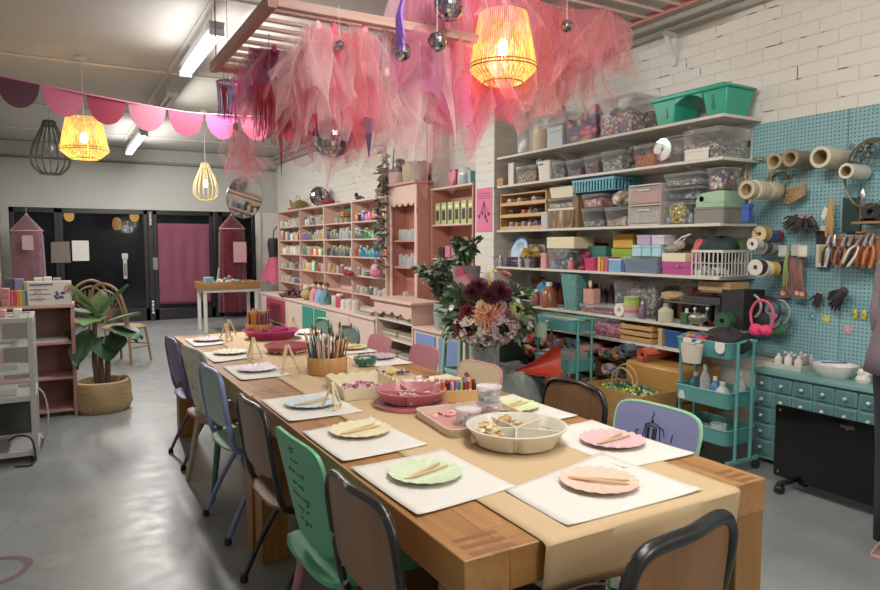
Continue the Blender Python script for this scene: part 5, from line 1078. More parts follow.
# rattan chair
ct = mat('#8a6a48', .5, var=.15)
t = thing('rattan_chair', 'curved cane chair with a fan back beyond the potted plant', 'chair', (.53, 8.95, 0), -.75)
M().tube(catmull([(-.24, .02, 0), (-.23, 0, .45), (-.24, -.06, .7), (-.17, -.10, .92), (0, -.12, 1.0), (.17, -.10, .92), (.24, -.06, .7), (.23, 0, .45), (.24, .02, 0)], 8), .016, 8).build('back_hoop', ct, t)
M().tube(catmull([(-.20, .0, .46), (-.19, -.06, .7), (-.13, -.09, .86), (0, -.105, .92), (.13, -.09, .86), (.19, -.06, .7), (.20, 0, .46)], 8), .01, 7).build('inner_hoop', ct, t)
m = M()
for k in range(9): a = PI*(k+.5)/9; m.tube([(0, -.03, .56), (.17*math.cos(a), -.085, .66+.22*math.sin(a))], .006, 5)
m.build('fan_spokes', ct, t); M().lathe([(0, 0), (.24, 0), (.245, .02), (.22, .035), (0, .04)], (0, .2, .43), 28).build('seat', weave('#a08560', '#7f6644', 60, 60), t)
M().tube([(.24*math.cos(a*PI/14)+0, .2+.24*math.sin(a*PI/14), .44) for a in range(28)], .014, 7, closed=True).build('seat_rim', ct, t)
for sx in (-1, 1): M().tube([(sx*.19, .36, .44), (sx*.22, .42, 0)], .015, 8).build('leg', ct, t); M().tube([(sx*.23, .0, .2), (sx*.215, .4, .2)], .009, 6).build('stretcher', ct, t)
M().tube([(-.22, .4, .22), (.22, .4, .22)], .009, 6).build('stretcher', ct, t)
t = dup(t, (.30, 9.9, 0), .4, 'second cane chair with a fan back half hidden behind the plant leaves')
# canopies at the windows
def canopy(x, y, ztop, w_, h, lab, c, op):
 t = thing('hanging_canopy', lab, 'canopy', (x, y, ztop)); m = net(c, op)
 def fn(u, v):
  a = 2*PI*u
  if v < .15: q = v/.15; return (w_/2*q*math.cos(a), .12*q*math.sin(a), -.3*q)
  q = (v-.15)/.85; fold = 1+.05*math.sin(a*13)*q; return (w_/2*(1+.12*q)*math.cos(a)*fold, .12*math.sin(a)*fold, -.3-(h-.3)*q)
 M().surf(fn, 90, 16, cu=True).build('net_curtain', m, t); M().tube([(w_/2*math.cos(a*PI/12), .12*math.sin(a*PI/12), -.3) for a in range(24)], .012, 6, closed=True).build('hoop', mat('#b8888f', .5), t)
 M().lathe([(.0, .0), (.03, -.02), (.02, -.05)], n=10).build('gather', mat('#b8888f', .6), t); M().cyl((0, 0, 0), (0, 0, .16), .004, n=6).build('cord', mat('#9a9a98', .5), t)
 for k, s_ in enumerate((-1, 1)): M().bar((0, 0, -.02), (s_*w_/2, -.01, -.3), .02, .02).build('rib', mat('#a87880', .5), t)
 return t
canopy(-.45, 13.3, 2.0, .47, 1.75, 'pale pink net canopy hanging in front of the left window', '#946a72', .8)
canopy(3.0, 13.55, 2.08, .50, 1.95, 'dusky red net canopy hanging in front of the right window', '#74323c', .8)
tag(M().prism([(2.98, 1.12), (3.23, 1.12), (3.23, 1.52), (2.98, 1.52)], lambda u, v, d: (u, 13.35+d, v), 0, .005).build('pink_notice', mat('#b8868a', .7)), 'pale pink square sheet on the dusky red canopy', 'sheet')
tag(M().prism([(-.36, 1.38), (-.52, 1.38), (-.52, 1.62), (-.36, 1.62)], lambda u, v, d: (u, 13.1+d, v), 0, .005).build('pink_notice', mat('#a58a8c', .7)), 'pale square sheet on the pale pink canopy', 'sheet')
# side table by the far window
t = thing('white_leg_table', 'small white-legged table with an oak tray top near the far windows', 'table', (2.51, 11.75, 0)); wl = mat('#d3d2cc', .5)
for x in (2.08, 2.92):
 for y in (11.45, 12.0): M().box(x-.025, x+.025, y-.025, y+.025, 0, .72).build('leg', wl, t, 1, bevel=.003)
M().box(2.05, 2.95, 11.42, 12.03, .67, .725).build('apron', wl, t, 1, bevel=.003); M().box(2.02, 2.98, 11.38, 12.06, .725, .745).build('tabletop', oakx, t, 1, bevel=.004)
m = M(); m.box(2.02, 2.98, 11.38, 11.40, .745, .84).box(2.02, 2.98, 12.04, 12.06, .745, .84).box(2.02, 2.04, 11.4, 12.04, .745, .84).box(2.96, 2.98, 11.4, 12.04, .745, .84); m.build('raised_rim', oakx, t, 1, bevel=.004)
heap('counter_clutter', 2.5, 11.7, .75, .36, .2, 60, ['#7a8a94', '#8f5a60', '#c9c2b0', '#4d7a8a', '#b5a07a'], 'mixed small craft packets heaped in the oak tray of the far side table', 'packets', 'ball', s=.045, hz=.14)
blob = thing('blue_box', 'light blue pouch standing at the left end of the far side table', 'pouch', (2.16, 11.55, .746)); M().tbox(-.08, .08, -.05, .05, 0, .18, .01).build('pouch_body', mat('#6f9ab0', .5), blob, bevel=.015); M().bar((.12, 0, .0), (.17, 0, .33), .02, .01).build('stick', wl, blob)
# round mirror standing in the air by the far corner, hung on the right pier
t = thing('round_mirror', 'large round mirror reflecting shelves, hung high near the far corner', 'mirror', (2.82, 11.7, 2.28))
nrm = (Vector((0, 0, CH))-Vector((2.82, 11.7, 2.28))).normalized(); nrm = Vector((.36, -.92, -.16)).normalized(); q = nrm.to_track_quat('Z', 'Y').to_matrix().to_4x4()
m = M().lathe([(0, .012), (.355, .012), (.36, .006), (.355, 0), (0, 0)], n=64); m.xf(q); m.build('mirror_glass', mat('#c4c8c4', .05, .95, var=.02), t, angle=2)
m = M().tube([(.36*math.cos(a*PI/32), .36*math.sin(a*PI/32), .006) for a in range(64)], .008, 6, closed=True); m.xf(q); m.build('mirror_rim', mat('#8f8f8c', .3, .8), t)
for s_ in (-1, 1): M().tube([(.0+s_*.25, .0, .25), (s_*.22, .0, CZ-2.28)], .003, 5).build('hanging_wire', mat('#6f6f6c', .4), t)
# ==========================================================
SX = 4.02; SH = {1: 2.37, 2: 2.075, 3: 1.615, 4: 1.235, 5: .865, 6: .675}
shw = mat('#c9c4b8', .5, var=.04)
SN = {1: 'top', 2: 'second', 3: 'third', 4: 'fourth', 5: 'fifth', 6: 'lowest'}
ORD = {1: 'topmost white storage shelf board', 2: 'second white shelf board from the top', 3: 'third white shelf board from the top', 4: 'fourth white shelf board from the top', 5: 'fifth white shelf board from the top', 6: 'lowest white shelf board above the boxes'}
for k, z in SH.items():
 y0, y1 = (3.08, 5.82) if k < 5 else (2.95 if k == 5 else 3.2, 5.82)
 t = thing('storage_shelf', ORD[k], 'shelf', (SX+.21, (y0+y1)/2, z), 0, 'white storage shelves')
 M().box(SX, WR-.004, y0, y1, z-.022, z).build('shelf_board', shw, t, 1, bevel=.002)
 for y in (3.45, 4.25, 5.05, 5.6):
  m = M(); m.prism([(0, 0), (-.32, 0), (-.32, -.012), (-.02, -.09), (0, -.09)], lambda u, v, d, y=y, z=z: (WR-.006+u, y+d, z-.023+v), 0, .022); m.build('bracket', mat('#b8b4aa', .5), t, 1)
for y in (3.46, 4.26, 5.06): tag(M().box(WR-.006, WR-.001, y-.012, y+.034, .05, 2.4).build('wall_rail', mat('#b3afa6', .5)), {3.46: 'upright metal shelf rail nearest the pegboard', 4.26: 'middle upright metal shelf rail', 5.06: 'upright metal shelf rail nearest the pilaster'}[y], 'rail')
def YZ(pl, pr, pt, X=SX+.02):
 a, b = onx(pl, 250, X).y, onx(pr, 250, X).y; return b+.004, a-.004, onx((pl+pr)/2, pt, X).z
CL = clear('#eef2f4', .03, .1); CLD = clear('#e8ecee', .12, .12)
def cbin(sh, pl, pr, pt, cont, label, what, depth=.32, X=SX+.02, z=None, fill=.8, lid=True, cl=None, pb=None, seed=0, taper=.015, lidc=None):
 y0, y1, zt = YZ(pl, pr, pt, X); z0 = (SH[sh] if z is None else z)+.0006; h = zt-z0; cl = cl or CL
 t = thing('clear_storage_box', label, 'storage box', (X+depth/2, (y0+y1)/2, z0)); w_ = (y1-y0)/2; d = depth/2; hb = h*(.9 if lid else 1); e = .003
 m = M(); tt = min(taper, w_*.2)
 vs = []
 for (dx, dy, zz_) in ((d-tt, w_-tt, 0), (d, w_, hb), (d-e, w_-e, hb), (d-tt-e, w_-tt-e, .004)):
  r_ = rrect(-dx, dx, -dy, dy, min(.02, dy*.3), 3); vs += [(a, b, zz_) for a, b in r_]
 k = 16; fs = [tuple(range(k))[::-1], tuple(range(3*k, 4*k))]
 for L_ in range(3):
  for i in range(k): fs.append((L_*k+i, L_*k+(i+1) % k, (L_+1)*k+(i+1) % k, (L_+1)*k+i))
 m.add(vs, fs); m.build('box_body', cl, t)
 rim = M().tube([(a, b, hb-.004) for a, b in rrect(-d, d, -w_, w_, min(.02, w_*.3), 3)], .004, 5, closed=True); rim.build('rim', CLD, t)
 if lid: M().prism(rrect(-d-.004, d+.004, -w_-.003, w_+.003, min(.02, w_*.3), 3), lambda u, v, q: (u, v, q), hb+.001, h).prism(rrect(-d*.8, d*.8, -w_*.8, w_*.8, .01, 2), lambda u, v, q: (u, v, q), h, h+.004).build('lid', lidc or CLD, t, bevel=.003)
 if cont is not None:
  rr = random.Random(seed+int(pl)); H = hb*fill; m = M(); ww, dd = w_-tt-e-.004, d-tt-e-.004; ph = rr.random()*6
  def top(u, v): return ((u-.5)*2*dd, (v-.5)*2*ww, H*(.72+.28*math.sin(u*7+ph)*math.sin(v*5+ph)*.9)*1.0)
  def fn(u, v):
   x, y, zt_ = top(u, v); return (X+depth/2+x, (y0+y1)/2+y, z0+max(.02, zt_))
  m.surf(fn, 12, 14); N1 = 15
  st = len(m.v); m.v += [Vector((p.x, p.y, z0+.008)) for p in m.v[:st]]
  ring = [i*N1 for i in range(13)]+[12*N1+j for j in range(1, 15)]+[i*N1+14 for i in range(11, -1, -1)]+[j for j in range(13, 0, -1)]
  for i in range(len(ring)): a, b = ring[i], ring[(i+1) % len(ring)]; m.f.append((a, b, b+st, a+st)); m.m.append(0)
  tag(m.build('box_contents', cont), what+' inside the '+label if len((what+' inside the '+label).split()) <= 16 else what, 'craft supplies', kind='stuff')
 return t
def carton(sh, pl, pr, pt, c, label, depth=.25, X=SX+.02, z=None, lidh=.25, name='lidded_box', lc=None, cat='box', vr=.08, rough=.6):
 y0, y1, zt = YZ(pl, pr, pt, X); z0 = (SH[sh] if z is None else z)+.0006; h = zt-z0; mm = mat(c, rough, var=vr) if isinstance(c, str) else c
 t = thing(name, label, cat, (X+depth/2, (y0+y1)/2, z0)); w_, d = (y1-y0)/2, depth/2
 M().box(-d+.003, d-.003, -w_+.003, w_-.003, 0, h*(1-lidh)).build('box_base', mm, t, bevel=.003)
 if lidh: M().box(-d, d, -w_, w_, h*(1-lidh)+.0005, h).build('box_lid', mat(lc, .6) if lc else mm, t, bevel=.003)
 return t
def opentub(sh, pl, pr, pt, c, label, depth=.22, X=SX+.02, z=None, name='open_tub', cat='tub', tap=.012, mats_=None, th=.004):
 y0, y1, zt = YZ(pl, pr, pt, X); z0 = (SH[sh] if z is None else z)+.0006; h = zt-z0; w_, d = (y1-y0)/2, depth/2
 t = thing(name, label, cat, (X+depth/2, (y0+y1)/2, z0)); vs = []; k = 16
 for (dx, dy, zz_) in ((d-tap, w_-tap, 0), (d, w_, h), (d-th, w_-th, h), (d-tap-th, w_-tap-th, .004)): vs += [(a, b, zz_) for a, b in rrect(-dx, dx, -dy, dy, min(.015, dy*.3), 3)]
 fs = [tuple(range(k))[::-1], tuple(range(3*k, 4*k))]
 for L_ in range(3):
  for i in range(k): fs.append((L_*k+i, L_*k+(i+1) % k, (L_+1)*k+(i+1) % k, (L_+1)*k+i))
 M().add(vs, fs).build('tub_wall', mats_ or mat(c, .45, var=.06), t); M().tube([(a, b, h-.003) for a, b in rrect(-d, d, -w_, w_, min(.015, w_*.3), 3)], .004, 5, closed=True).build('rolled_rim', mats_ or mat(c, .45), t)
 return t
def lump(name, sh, pl, pr, pt, m_, label, depth=.22, X=SX+.02, z=None, cat='bundle', seed=1, kind=None, fl=.9):
 y0, y1, zt = YZ(pl, pr, pt, X); z0 = (SH[sh] if z is None else z)+.0006; h = zt-z0; rr = random.Random(seed); ph = [rr.random()*6 for _ in range(5)]
 def fn(u, v):
  a, e = 2*PI*u, PI*v; r = 1+.10*math.sin(3*a+ph[0]+2*e)+.08*math.sin(5*a+ph[1])*math.sin(4*e+ph[2]); x, y, zz_ = r*math.cos(a)*math.sin(e)**.7, r*math.sin(a)*math.sin(e)**.7, math.cos(e)
  return (x*depth/2*.95, y*(y1-y0)/2*.97, max(0, h/2*(1+zz_*(1+.12*math.sin(4*a+ph[3])))*1.0))
 o = M().surf(fn, 28, 16, cu=True).build(name, m_ if not isinstance(m_, str) else mat(m_, .8, var=.25, bump=.4, scale=20), loc=(X+depth/2, (y0+y1)/2, z0)); return tag(o, label, cat, kind=kind)
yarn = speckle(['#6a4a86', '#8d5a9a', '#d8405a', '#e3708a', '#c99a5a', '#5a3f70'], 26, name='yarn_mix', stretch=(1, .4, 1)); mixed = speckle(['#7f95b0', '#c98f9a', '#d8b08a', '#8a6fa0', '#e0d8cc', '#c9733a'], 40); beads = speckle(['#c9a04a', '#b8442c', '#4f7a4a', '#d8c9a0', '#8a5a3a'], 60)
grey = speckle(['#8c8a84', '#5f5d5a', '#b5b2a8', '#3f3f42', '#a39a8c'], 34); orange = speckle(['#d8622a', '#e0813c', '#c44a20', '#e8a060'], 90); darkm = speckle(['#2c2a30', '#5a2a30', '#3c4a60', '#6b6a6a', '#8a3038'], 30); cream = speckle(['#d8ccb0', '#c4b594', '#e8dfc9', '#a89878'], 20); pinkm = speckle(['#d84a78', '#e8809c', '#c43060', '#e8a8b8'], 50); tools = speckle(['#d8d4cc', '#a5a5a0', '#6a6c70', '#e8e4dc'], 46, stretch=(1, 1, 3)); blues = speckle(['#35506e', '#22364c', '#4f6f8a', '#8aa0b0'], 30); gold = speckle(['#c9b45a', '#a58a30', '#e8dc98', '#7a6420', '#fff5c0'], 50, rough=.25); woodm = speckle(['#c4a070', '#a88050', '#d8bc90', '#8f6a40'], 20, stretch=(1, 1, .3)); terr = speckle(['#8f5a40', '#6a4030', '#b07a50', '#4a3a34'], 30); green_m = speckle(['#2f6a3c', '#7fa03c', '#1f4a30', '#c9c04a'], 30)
# ---- top shelf
cbin(1, 514, 560, 116, None, 'clear lidded tub holding a paper roll at the far end of the top shelf', '', depth=.30)
o = M().lathe([(0, 0), (.105, 0), (.105, .21), (.09, .21), (.09, .01), (0, .01)], n=36).build('paper_roll', mat('#c9b08c', .7, var=.05), loc=(4.19, 5.27, SH[1]+.006)); tag(o, 'wide tan paper roll standing inside the farthest top-shelf tub', 'paper roll')
carton(1, 545, 561, 127, '#b5c0c4', 'small white and grey folded packet beside the paper roll tub', .05, X=4.021, name='packet')
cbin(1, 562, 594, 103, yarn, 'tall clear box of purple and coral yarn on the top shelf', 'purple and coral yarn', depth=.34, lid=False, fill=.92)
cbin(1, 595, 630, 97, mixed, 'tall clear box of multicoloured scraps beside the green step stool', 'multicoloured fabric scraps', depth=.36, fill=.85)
# green arched step stool
t = thing('green_step_stool', 'jade green arched plastic step stool on the top shelf', 'step stool', (4.22, 3.43, SH[1]+.0006)); jd = mat('#23967a', .4, var=.05)
for s_, nm in ((1, 'far'), (-1, 'near')):
 cy = .265*s_; m = M(); m.add([(-.13, cy-.09, 0), (.13, cy-.09, 0), (.13, cy+.09, 0), (-.13, cy+.09, 0), (-.155, cy-.125, .21), (.155, cy-.125, .21), (.155, cy+.125, .21), (-.155, cy+.125, .21)], [(3, 2, 1, 0), (4, 5, 6, 7), (0, 1, 5, 4), (1, 2, 6, 5), (2, 3, 7, 6), (3, 0, 4, 7)])
 m.build('foot_block', jd, t, bevel=.012)
M().prism([(-.40, .205), (.40, .205), (.415, .218), (.36, .245), (-.36, .245), (-.415, .218)], lambda u, v, d: (d, u, v), -.17, .17).build('top_deck', jd, t, bevel=.01)
m = M(); pts = [(-.14+.28*i/10, .205-.045*(abs(i/10-.5)*2)**2) for i in range(11)]; m.prism([(-.14, .21)]+pts+[(.14, .21)], lambda u, v, d: (d, u, v), -.15, .15).build('arch', jd, t)
for s_ in (-1, 1): M().box(-.150, -.144, s_*.245-.012, s_*.245+.012, .06, .2).build('rib', mat('#187458', .4), t)
t.scale = (.95, .86, .92)
# ---- second shelf
t = thing('kraft_box', 'small brown cardboard box on the second shelf end by the pilaster', 'box', (3.985, 5.9, 2.055)); 
for ch in (M().box(-.07, .10, -.0, .1, 0, .001),): pass
t.location = (4.10, 5.75, SH[2]+.0006); M().box(-.09, .09, -.055, .055, 0, .045).build('box_base', mat('#a5835a', .7), t, bevel=.002); M().box(-.092, .092, -.057, .057, .0455, .075).build('box_lid', mat('#b08e62', .7), t, bevel=.002)
carton(2, 507, 513, 163, '#cfcac0', 'slim white carton at the far end of the second shelf', .2, lidh=0, name='slim_carton')
cbin(2, 514, 535, 166, beads, 'clear jar-like box of wooden and red balls on the second shelf', 'painted wooden balls', depth=.18, fill=.95)
o = M().sph((0, 0, .05), .045, 18).build('pearl_ball', mat('#a9bdb8', .15, .6)); o.location = (4.12, 5.22, 2.21); tag(o, 'pearly green ball resting on the box of wooden balls', 'ball')
opentub(2, 536, 549, 161, '#d3cec4', 'white plastic tub with a dark handle slot on the second shelf', .3); M().box(4.038, 4.041, onx(543, 0, 4.04).y-.03, onx(543, 0, 4.04).y+.03, 2.22, 2.235).build('handle_slot', mat('#4a4844', .6), bpy.data.objects['open_tub'], 1)
cbin(2, 550, 563, 162, grey, 'narrow clear box of grey odds beside the white slotted tub', 'grey odds and ends', fill=.8)
cbin(2, 564, 580, 160, darkm, 'clear box of wires and dark ribbons on the second shelf', 'dark ribbons and wires', fill=.7)
cbin(2, 581, 597, 156, darkm, 'clear box of black and red felt on the second shelf', 'black and red felt', fill=.8)
cbin(2, 598, 620, 151, tools, 'clear box of white plastic tools on the second shelf', 'white plastic tools', fill=.9)
lump('plastic_bag', 2, 621, 629, 146, grey, 'knotted grey plastic bag between the tool box and the orange bits', .2, cat='bag')
cbin(2, 630, 652, 145, orange, 'clear box of orange beads on the second shelf', 'orange beads', fill=.85, depth=.28)
cbin(2, 655, 678, 137, None, 'square clear case of discs on the second shelf', '', depth=.14, lid=False, taper=.002)
t = thing('disc_stack', 'stack of iridescent discs standing in the square clear case', 'discs', (4.10, (onx(666, 0, 4.1).y), SH[2]+.125)); m = M()
for k in range(8): m.lathe([(.012, 0), (.085, 0), (.085, .002), (.012, .002)], (0, 0, .004*k), 36, close=True)
m.xf(Matrix.Rotation(PI/2, 4, 'Y')); m.build('discs', mat('#c4d0c8', .12, .7, var=.2, scale=4), t)
cbin(2, 679, 716, 129, tools, 'large clear bin of grey parts at the near end of the second shelf', 'grey parts', depth=.34, fill=.75)
carton(2, 681, 706, 149, '#d3cfc6', 'white packet with a green stripe label standing in front of the large clear bin', .012, X=4.021, name='flat_packet', lidh=.3)
# ---- third shelf
y0, y1, _ = YZ(499, 545, 200); z0 = SH[3]
t = thing('wooden_roll_organiser', 'pale wooden open organiser of three tiers stuffed with rolls and supplies', 'organiser', (4.22, (y0+y1)/2, z0)); pw = wood('#c49a66', '#a67d4c', 'Y', 2)
for z in (0, .125, .245, .355): M().box(4.05, 4.42, y0, y1, z0+z+.001, z0+z+.013).build('board', pw, t, 1, bevel=.001)
for y in (y0, y1-.012): M().box(4.05, 4.42, y, y+.012, z0+.001, z0+.36).build('side_board', pw, t, 1)
for z in (.0, .125, .245): M().box(4.045, 4.055, y0, y1, z0+z+.001, z0+z+.035).build('front_lip', pw, t, 1, bevel=.001)
for k, (z, fy, c, nm, r) in enumerate(((.275, .25, '#b5aca0', 'grey white', .03), (.275, .6, '#a8a090', 'taupe', .03), (.275, .85, '#c9c0b0', 'ivory', .028), (.155, .2, '#5a5550', 'dark grey', .03), (.155, .5, '#cf5a48', 'coral red', .028), (.155, .8, '#3f4548', 'black', .034), (.155, .35, '#a89a8a', 'beige', .02), (.035, .2, '#8f5a78', 'purple', .03), (.035, .5, '#a08a8c', 'mauve', .03), (.035, .8, '#8a8f94', 'steel grey', .03), (.035, .35, '#c0b9b0', 'white', .02), (.035, .66, '#b59a5a', 'ochre', .02))):
 yy = y0+.04+(y1-y0-.08)*fy; o = M().lathe([(r*.4, 0), (r, 0), (r, .34), (r*.4, .34)], n=16, close=True).build('fabric_roll', mat(c, .7, var=.15)); o.location = (4.06, yy, z0+z+r*.2+.012); o.rotation_euler = (0, PI/2, 0); tag(o, '%s rolled sheet in the %s tier of the wooden organiser' % (nm, {.275: 'top', .155: 'middle', .035: 'bottom'}[z]), 'roll')
carton(3, 540, 547, 212, '#b8b0b0', 'narrow white and pink upright tube box in front of the organiser', .06, X=4.02, name='tube_box', lidh=.15)
carton(3, 547, 573, 208, woodm, 'clear-fronted box of upright wooden tags on the third shelf', .3, name='tag_box', lidh=.12, lc='#cfc8b8')
zt = YZ(547, 573, 208)[2]; cbin(3, 546, 573, 198, cream, 'shallow clear box with cream shapes stacked on the wooden tags', 'cream cut-out shapes', z=zt, fill=.7); zt = YZ(546, 573, 198)[2]+.004
opentub(3, 548, 572, 187, '#d8cfb4', 'cream tray of bangles on top of the third shelf box stack', .26, z=zt)
heap('bangles', 4.17, onx(560, 0, 4.1).y, YZ(548, 572, 187)[2]-.03, .10, .12, 26, ['#b84a3c', '#8a9aa0', '#c98a6a', '#4f8a7a', '#d8c4a0'], 'coloured bangles and rings heaped in the cream tray', 'bangles', 'chip', s=.03, hz=.04)
for k in range(4):
 y = onx(574.5, 0, 4.04).y-.018*k; tag(M().box(4.06, 4.38, y-.006, y+.006, SH[3]+.001, SH[3]+.33-.02*k).build('plywood_sheet', wood('#8a6a48', '#6b4f34', 'Z', 3), bevel=.001), 'thin brown plywood sheet standing between the box stacks', 'sheet', 'plywood sheets on the third shelf')
cbin(3, 580, 602, 208, grey, 'lower clear box of the two stacked beside the plywood sheets', 'grey bits', fill=.5); zt = YZ(580, 602, 208)[2]+.005; cbin(3, 580, 601, 194, speckle(['#e8e0d4', '#d8408a', '#e89a5a', '#c9c0b4', '#d85a6a'], 30), 'upper clear box with pink and orange shapes beside the plywood sheets', 'pink and orange cut shapes', z=zt, fill=.9)
cbin(3, 603, 626, 207, cream, 'lower clear box under the cream fabric scraps', 'cream wadding', fill=.6)
zt = YZ(603, 626, 207)[2]+.005; lump('cream_fabric_bundle', 3, 603, 626, 190, cream, 'bundle of cream fabric scraps on a clear box on the third shelf', .26, z=zt, cat='fabric')
t = thing('turquoise_basket', 'turquoise slotted plastic basket tucked under the second shelf', 'basket', (4.20, onx(600, 0, 4.1).y, 1.925)); tq = mat('#4f9aa8', .4)
m = M(); W_, D_ = .26, .15; m.box(-D_, D_, -W_, W_, 0, .006)
for s_ in (-1, 1):
 for k in range(14): y = -W_+.02+(2*W_-.04)*k/13; m.box(s_*D_-.003, s_*D_+.003, y-.009, y+.009, 0, .09)
 for k in range(8): x = -D_+.01+(2*D_-.02)*k/7; m.box(x-.009, x+.009, s_*W_-.003, s_*W_+.003, 0, .09)
m.box(-D_-.005, -D_+.005, -W_-.005, W_+.005, .09, .11).box(D_-.005, D_+.005, -W_-.005, W_+.005, .09, .11).box(-D_, D_, -W_-.005, -W_+.005, .09, .11).box(-D_, D_, W_-.005, W_+.005, .09, .11); m.build('basket_grid', tq, t, bevel=.001)
def drawer_tower(pl, pr, zt_, zb, n, label, conts, whats, X=SX+.015, depth=.34):
 y0, y1, _ = YZ(pl, pr, 200, X); t = thing('drawer_tower', label, 'drawer unit', (X+depth/2, (y0+y1)/2, zb)); fr = mat('#b9b5aa', .45); h = (zt_-zb)/n
 for y in (y0, y1-.012): M().box(X, X+depth, y, y+.012, zb+.001, zt_).build('side_panel', clear('#cfcabe', .5, .2), t, 1)
 for k in range(n+1): M().box(X, X+depth, y0+.001, y1-.001, zb+.001+k*h*.985, zb+.012+k*h*.985).build('shelf_plate', fr, t, 1, bevel=.001)
 for k in range(n):
  d = M(); za = zb+k*h+.016; zc = zb+(k+1)*h-.010; d.box(X-.004, X, y0+.014, y1-.014, za, zc); o = d.build('drawer', clear('#dcdad2', .22, .2), t, 1)
  M().box(X-.012, X-.004, (y0+y1)/2-.06, (y0+y1)/2+.06, zc-.035, zc-.02).build('handle', fr, o if False else t, 1, bevel=.002)
  if conts[k] is not None:
   tag(M().box(X+.012, X+depth-.03, y0+.02, y1-.02, za, za+(zc-za)*.8).build('drawer_contents', conts[k], bevel=.01), whats[k], 'craft supplies', kind='stuff')
red_paper = mat('#b0485a', .6, var=.15, scale=5)
drawer_tower(627, 660, 1.93, SH[3], 2, 'frosted two drawer plastic tower on the third shelf', [speckle(['#d8d2c0', '#c9c4b0', '#e3dcc8', '#a8a890'], 14, stretch=(1, 6, .2)), red_paper], ['upright cream cards in the lower drawer of the frosted tower', 'red paper packs in the upper drawer of the frosted tower'])
cbin(3, 661, 693, 201, blues, 'low clear box of navy pieces beside the frosted drawers', 'navy pieces', fill=.7, depth=.3); zt = YZ(661, 693, 201)[2]+.005
cbin(3, 661, 698, 187, blues, 'middle clear box with blue fabric beside the frosted drawers', 'blue fabric', z=zt, fill=.8); zt = YZ(661, 698, 187)[2]+.005
cbin(3, 661, 697, 173, tools, 'upper flat clear box of white strips beside the frosted drawers', 'white strips', z=zt, fill=.8)
lump('gold_tinsel', 3, 660, 680, 203, gold, 'shiny gold tinsel bundle at the front of the third shelf', .09, X=3.985, cat='tinsel').location.x = 4.075
carton(3, 692, 723, 207, '#77766c', 'long grey green carton under the green gable box', .3, lidh=.15, name='grey_carton')
zt = YZ(692, 723, 207)[2]; y0, y1, _ = YZ(693, 722, 200)
t = thing('green_gable_box', 'pale green box with sloping lid and dark side opening', 'box', (4.16, (y0+y1)/2, zt)); W_ = (y1-y0)/2
M().prism([(-W_, 0), (W_, 0), (W_, .05), (W_-.04, .10), (-W_+.04, .115), (-W_, .105)], lambda u, v, d: (d, u, v), -.11, .12).build('box_shell', mat('#93b894', .5), t, bevel=.003)
for k in range(3): M().box(-.1135, -.11, -.15+.13*k, -.07+.13*k, .03, .035).build('seam', mat('#6f9472', .5), t)
o = M().lathe([(0, 0), (.02, 0)], n=20); o.f.append(tuple(range(20, 40))); o.m.append(0); o.xf(Matrix.Translation((-.1115, W_-.05, .06)) @ Matrix.Rotation(PI/2, 4, 'Y')); o.build('finger_hole', mat('#2a332b', .7), t)
cbin(3, 703, 722, 168, speckle(['#d8c04a', '#3f7a5a', '#d87aa0', '#2f3a6a', '#e8e0d4', '#d85a4a', '#6a4a8a'], 34), 'clear cube of bright paper flowers on the pale green box', 'bright paper flowers', z=zt+.118, fill=1.0, depth=.2, lid=False, X=4.08)
carton(3, 739, 748, 204, '#2a4a9a', 'small cobalt blue clip box at the shelf end by the pegboard', .05, X=4.02, name='clip_box')
# ---- fourth shelf
def disc_plate(x, y, z, r, c1, c2, label, lean=.25):
 t = thing('round_plate', label, 'plate', (x, y, z+r)); q = Matrix.Rotation(-PI/2+lean, 4, 'Y')
 m = M().lathe([(0, 0), (r*.62, 0), (r, .02), (r, .027), (r*.6, .008), (0, .008)], n=40); m.xf(q); m.build('plate_body', mat(c1, .3), t)
 m = M().lathe([(0, .009), (r*.6, .0095), (r*.86, .021), (r*.8, .024), (r*.55, .013), (0, .012)], n=40, fr=lambda a, i: 1); m.xf(q); m.build('painted_centre', mat(c2, .3, var=.6, scale=14), t)
disc_plate(4.10, 5.50, SH[4]+.003, .155, '#1c3a5c', '#6f93b0', 'round navy blue patterned plate leaning at the far end of the fourth shelf')
def crate(sh, pl, pr, pt, c, label, depth=.2, X=SX+.02, z=None, cat='crate', cell=.03, name='slotted_crate'):
 y0, y1, zt = YZ(pl, pr, pt, X); z0 = (SH[sh] if z is None else z)+.0006; h = zt-z0; W_, D_ = (y1-y0)/2, depth/2; t = thing(name, label, cat, (X+D_, (y0+y1)/2, z0)); m = M()
 m.box(-D_, D_, -W_, W_, 0, .005)
 for s_ in (-1, 1):
  n = max(4, int(2*W_/cell))
  for k in range(n+1): y = -W_+2*W_*k/n; m.box(s_*D_-.002, s_*D_+.002, y-.004, y+.004, 0, h)
  n2 = max(3, int(2*D_/cell))
  for k in range(n2+1): x = -D_+2*D_*k/n2; m.box(x-.004, x+.004, s_*W_-.002, s_*W_+.002, 0, h)
  for q in (.5,): m.box(s_*D_-.002, s_*D_+.002, -W_, W_, h*q-.003, h*q+.003).box(-D_, D_, s_*W_-.002, s_*W_+.002, h*q-.003, h*q+.003)
 m.build('grid', mat(c, .5), t)
 r = M(); hh = .018
 r.box(-D_-.005, -D_+.004, -W_-.005, W_+.005, h-hh, h).box(D_-.004, D_+.005, -W_-.005, W_+.005, h-hh, h).box(-D_, D_, -W_-.005, -W_+.004, h-hh, h).box(-D_, D_, W_-.004, W_+.005, h-hh, h); r.build('rim', mat(c, .5), t, bevel=.002)
 return t
crate(4, 507, 532, 257, '#4a1f3c', 'plum coloured slotted crate with grey panels on the fourth shelf', .2)
carton(4, 509, 523, 243, '#8f4a38', 'terracotta box behind the plum crate', .12, X=4.25, lidh=.3, name='terracotta_box')
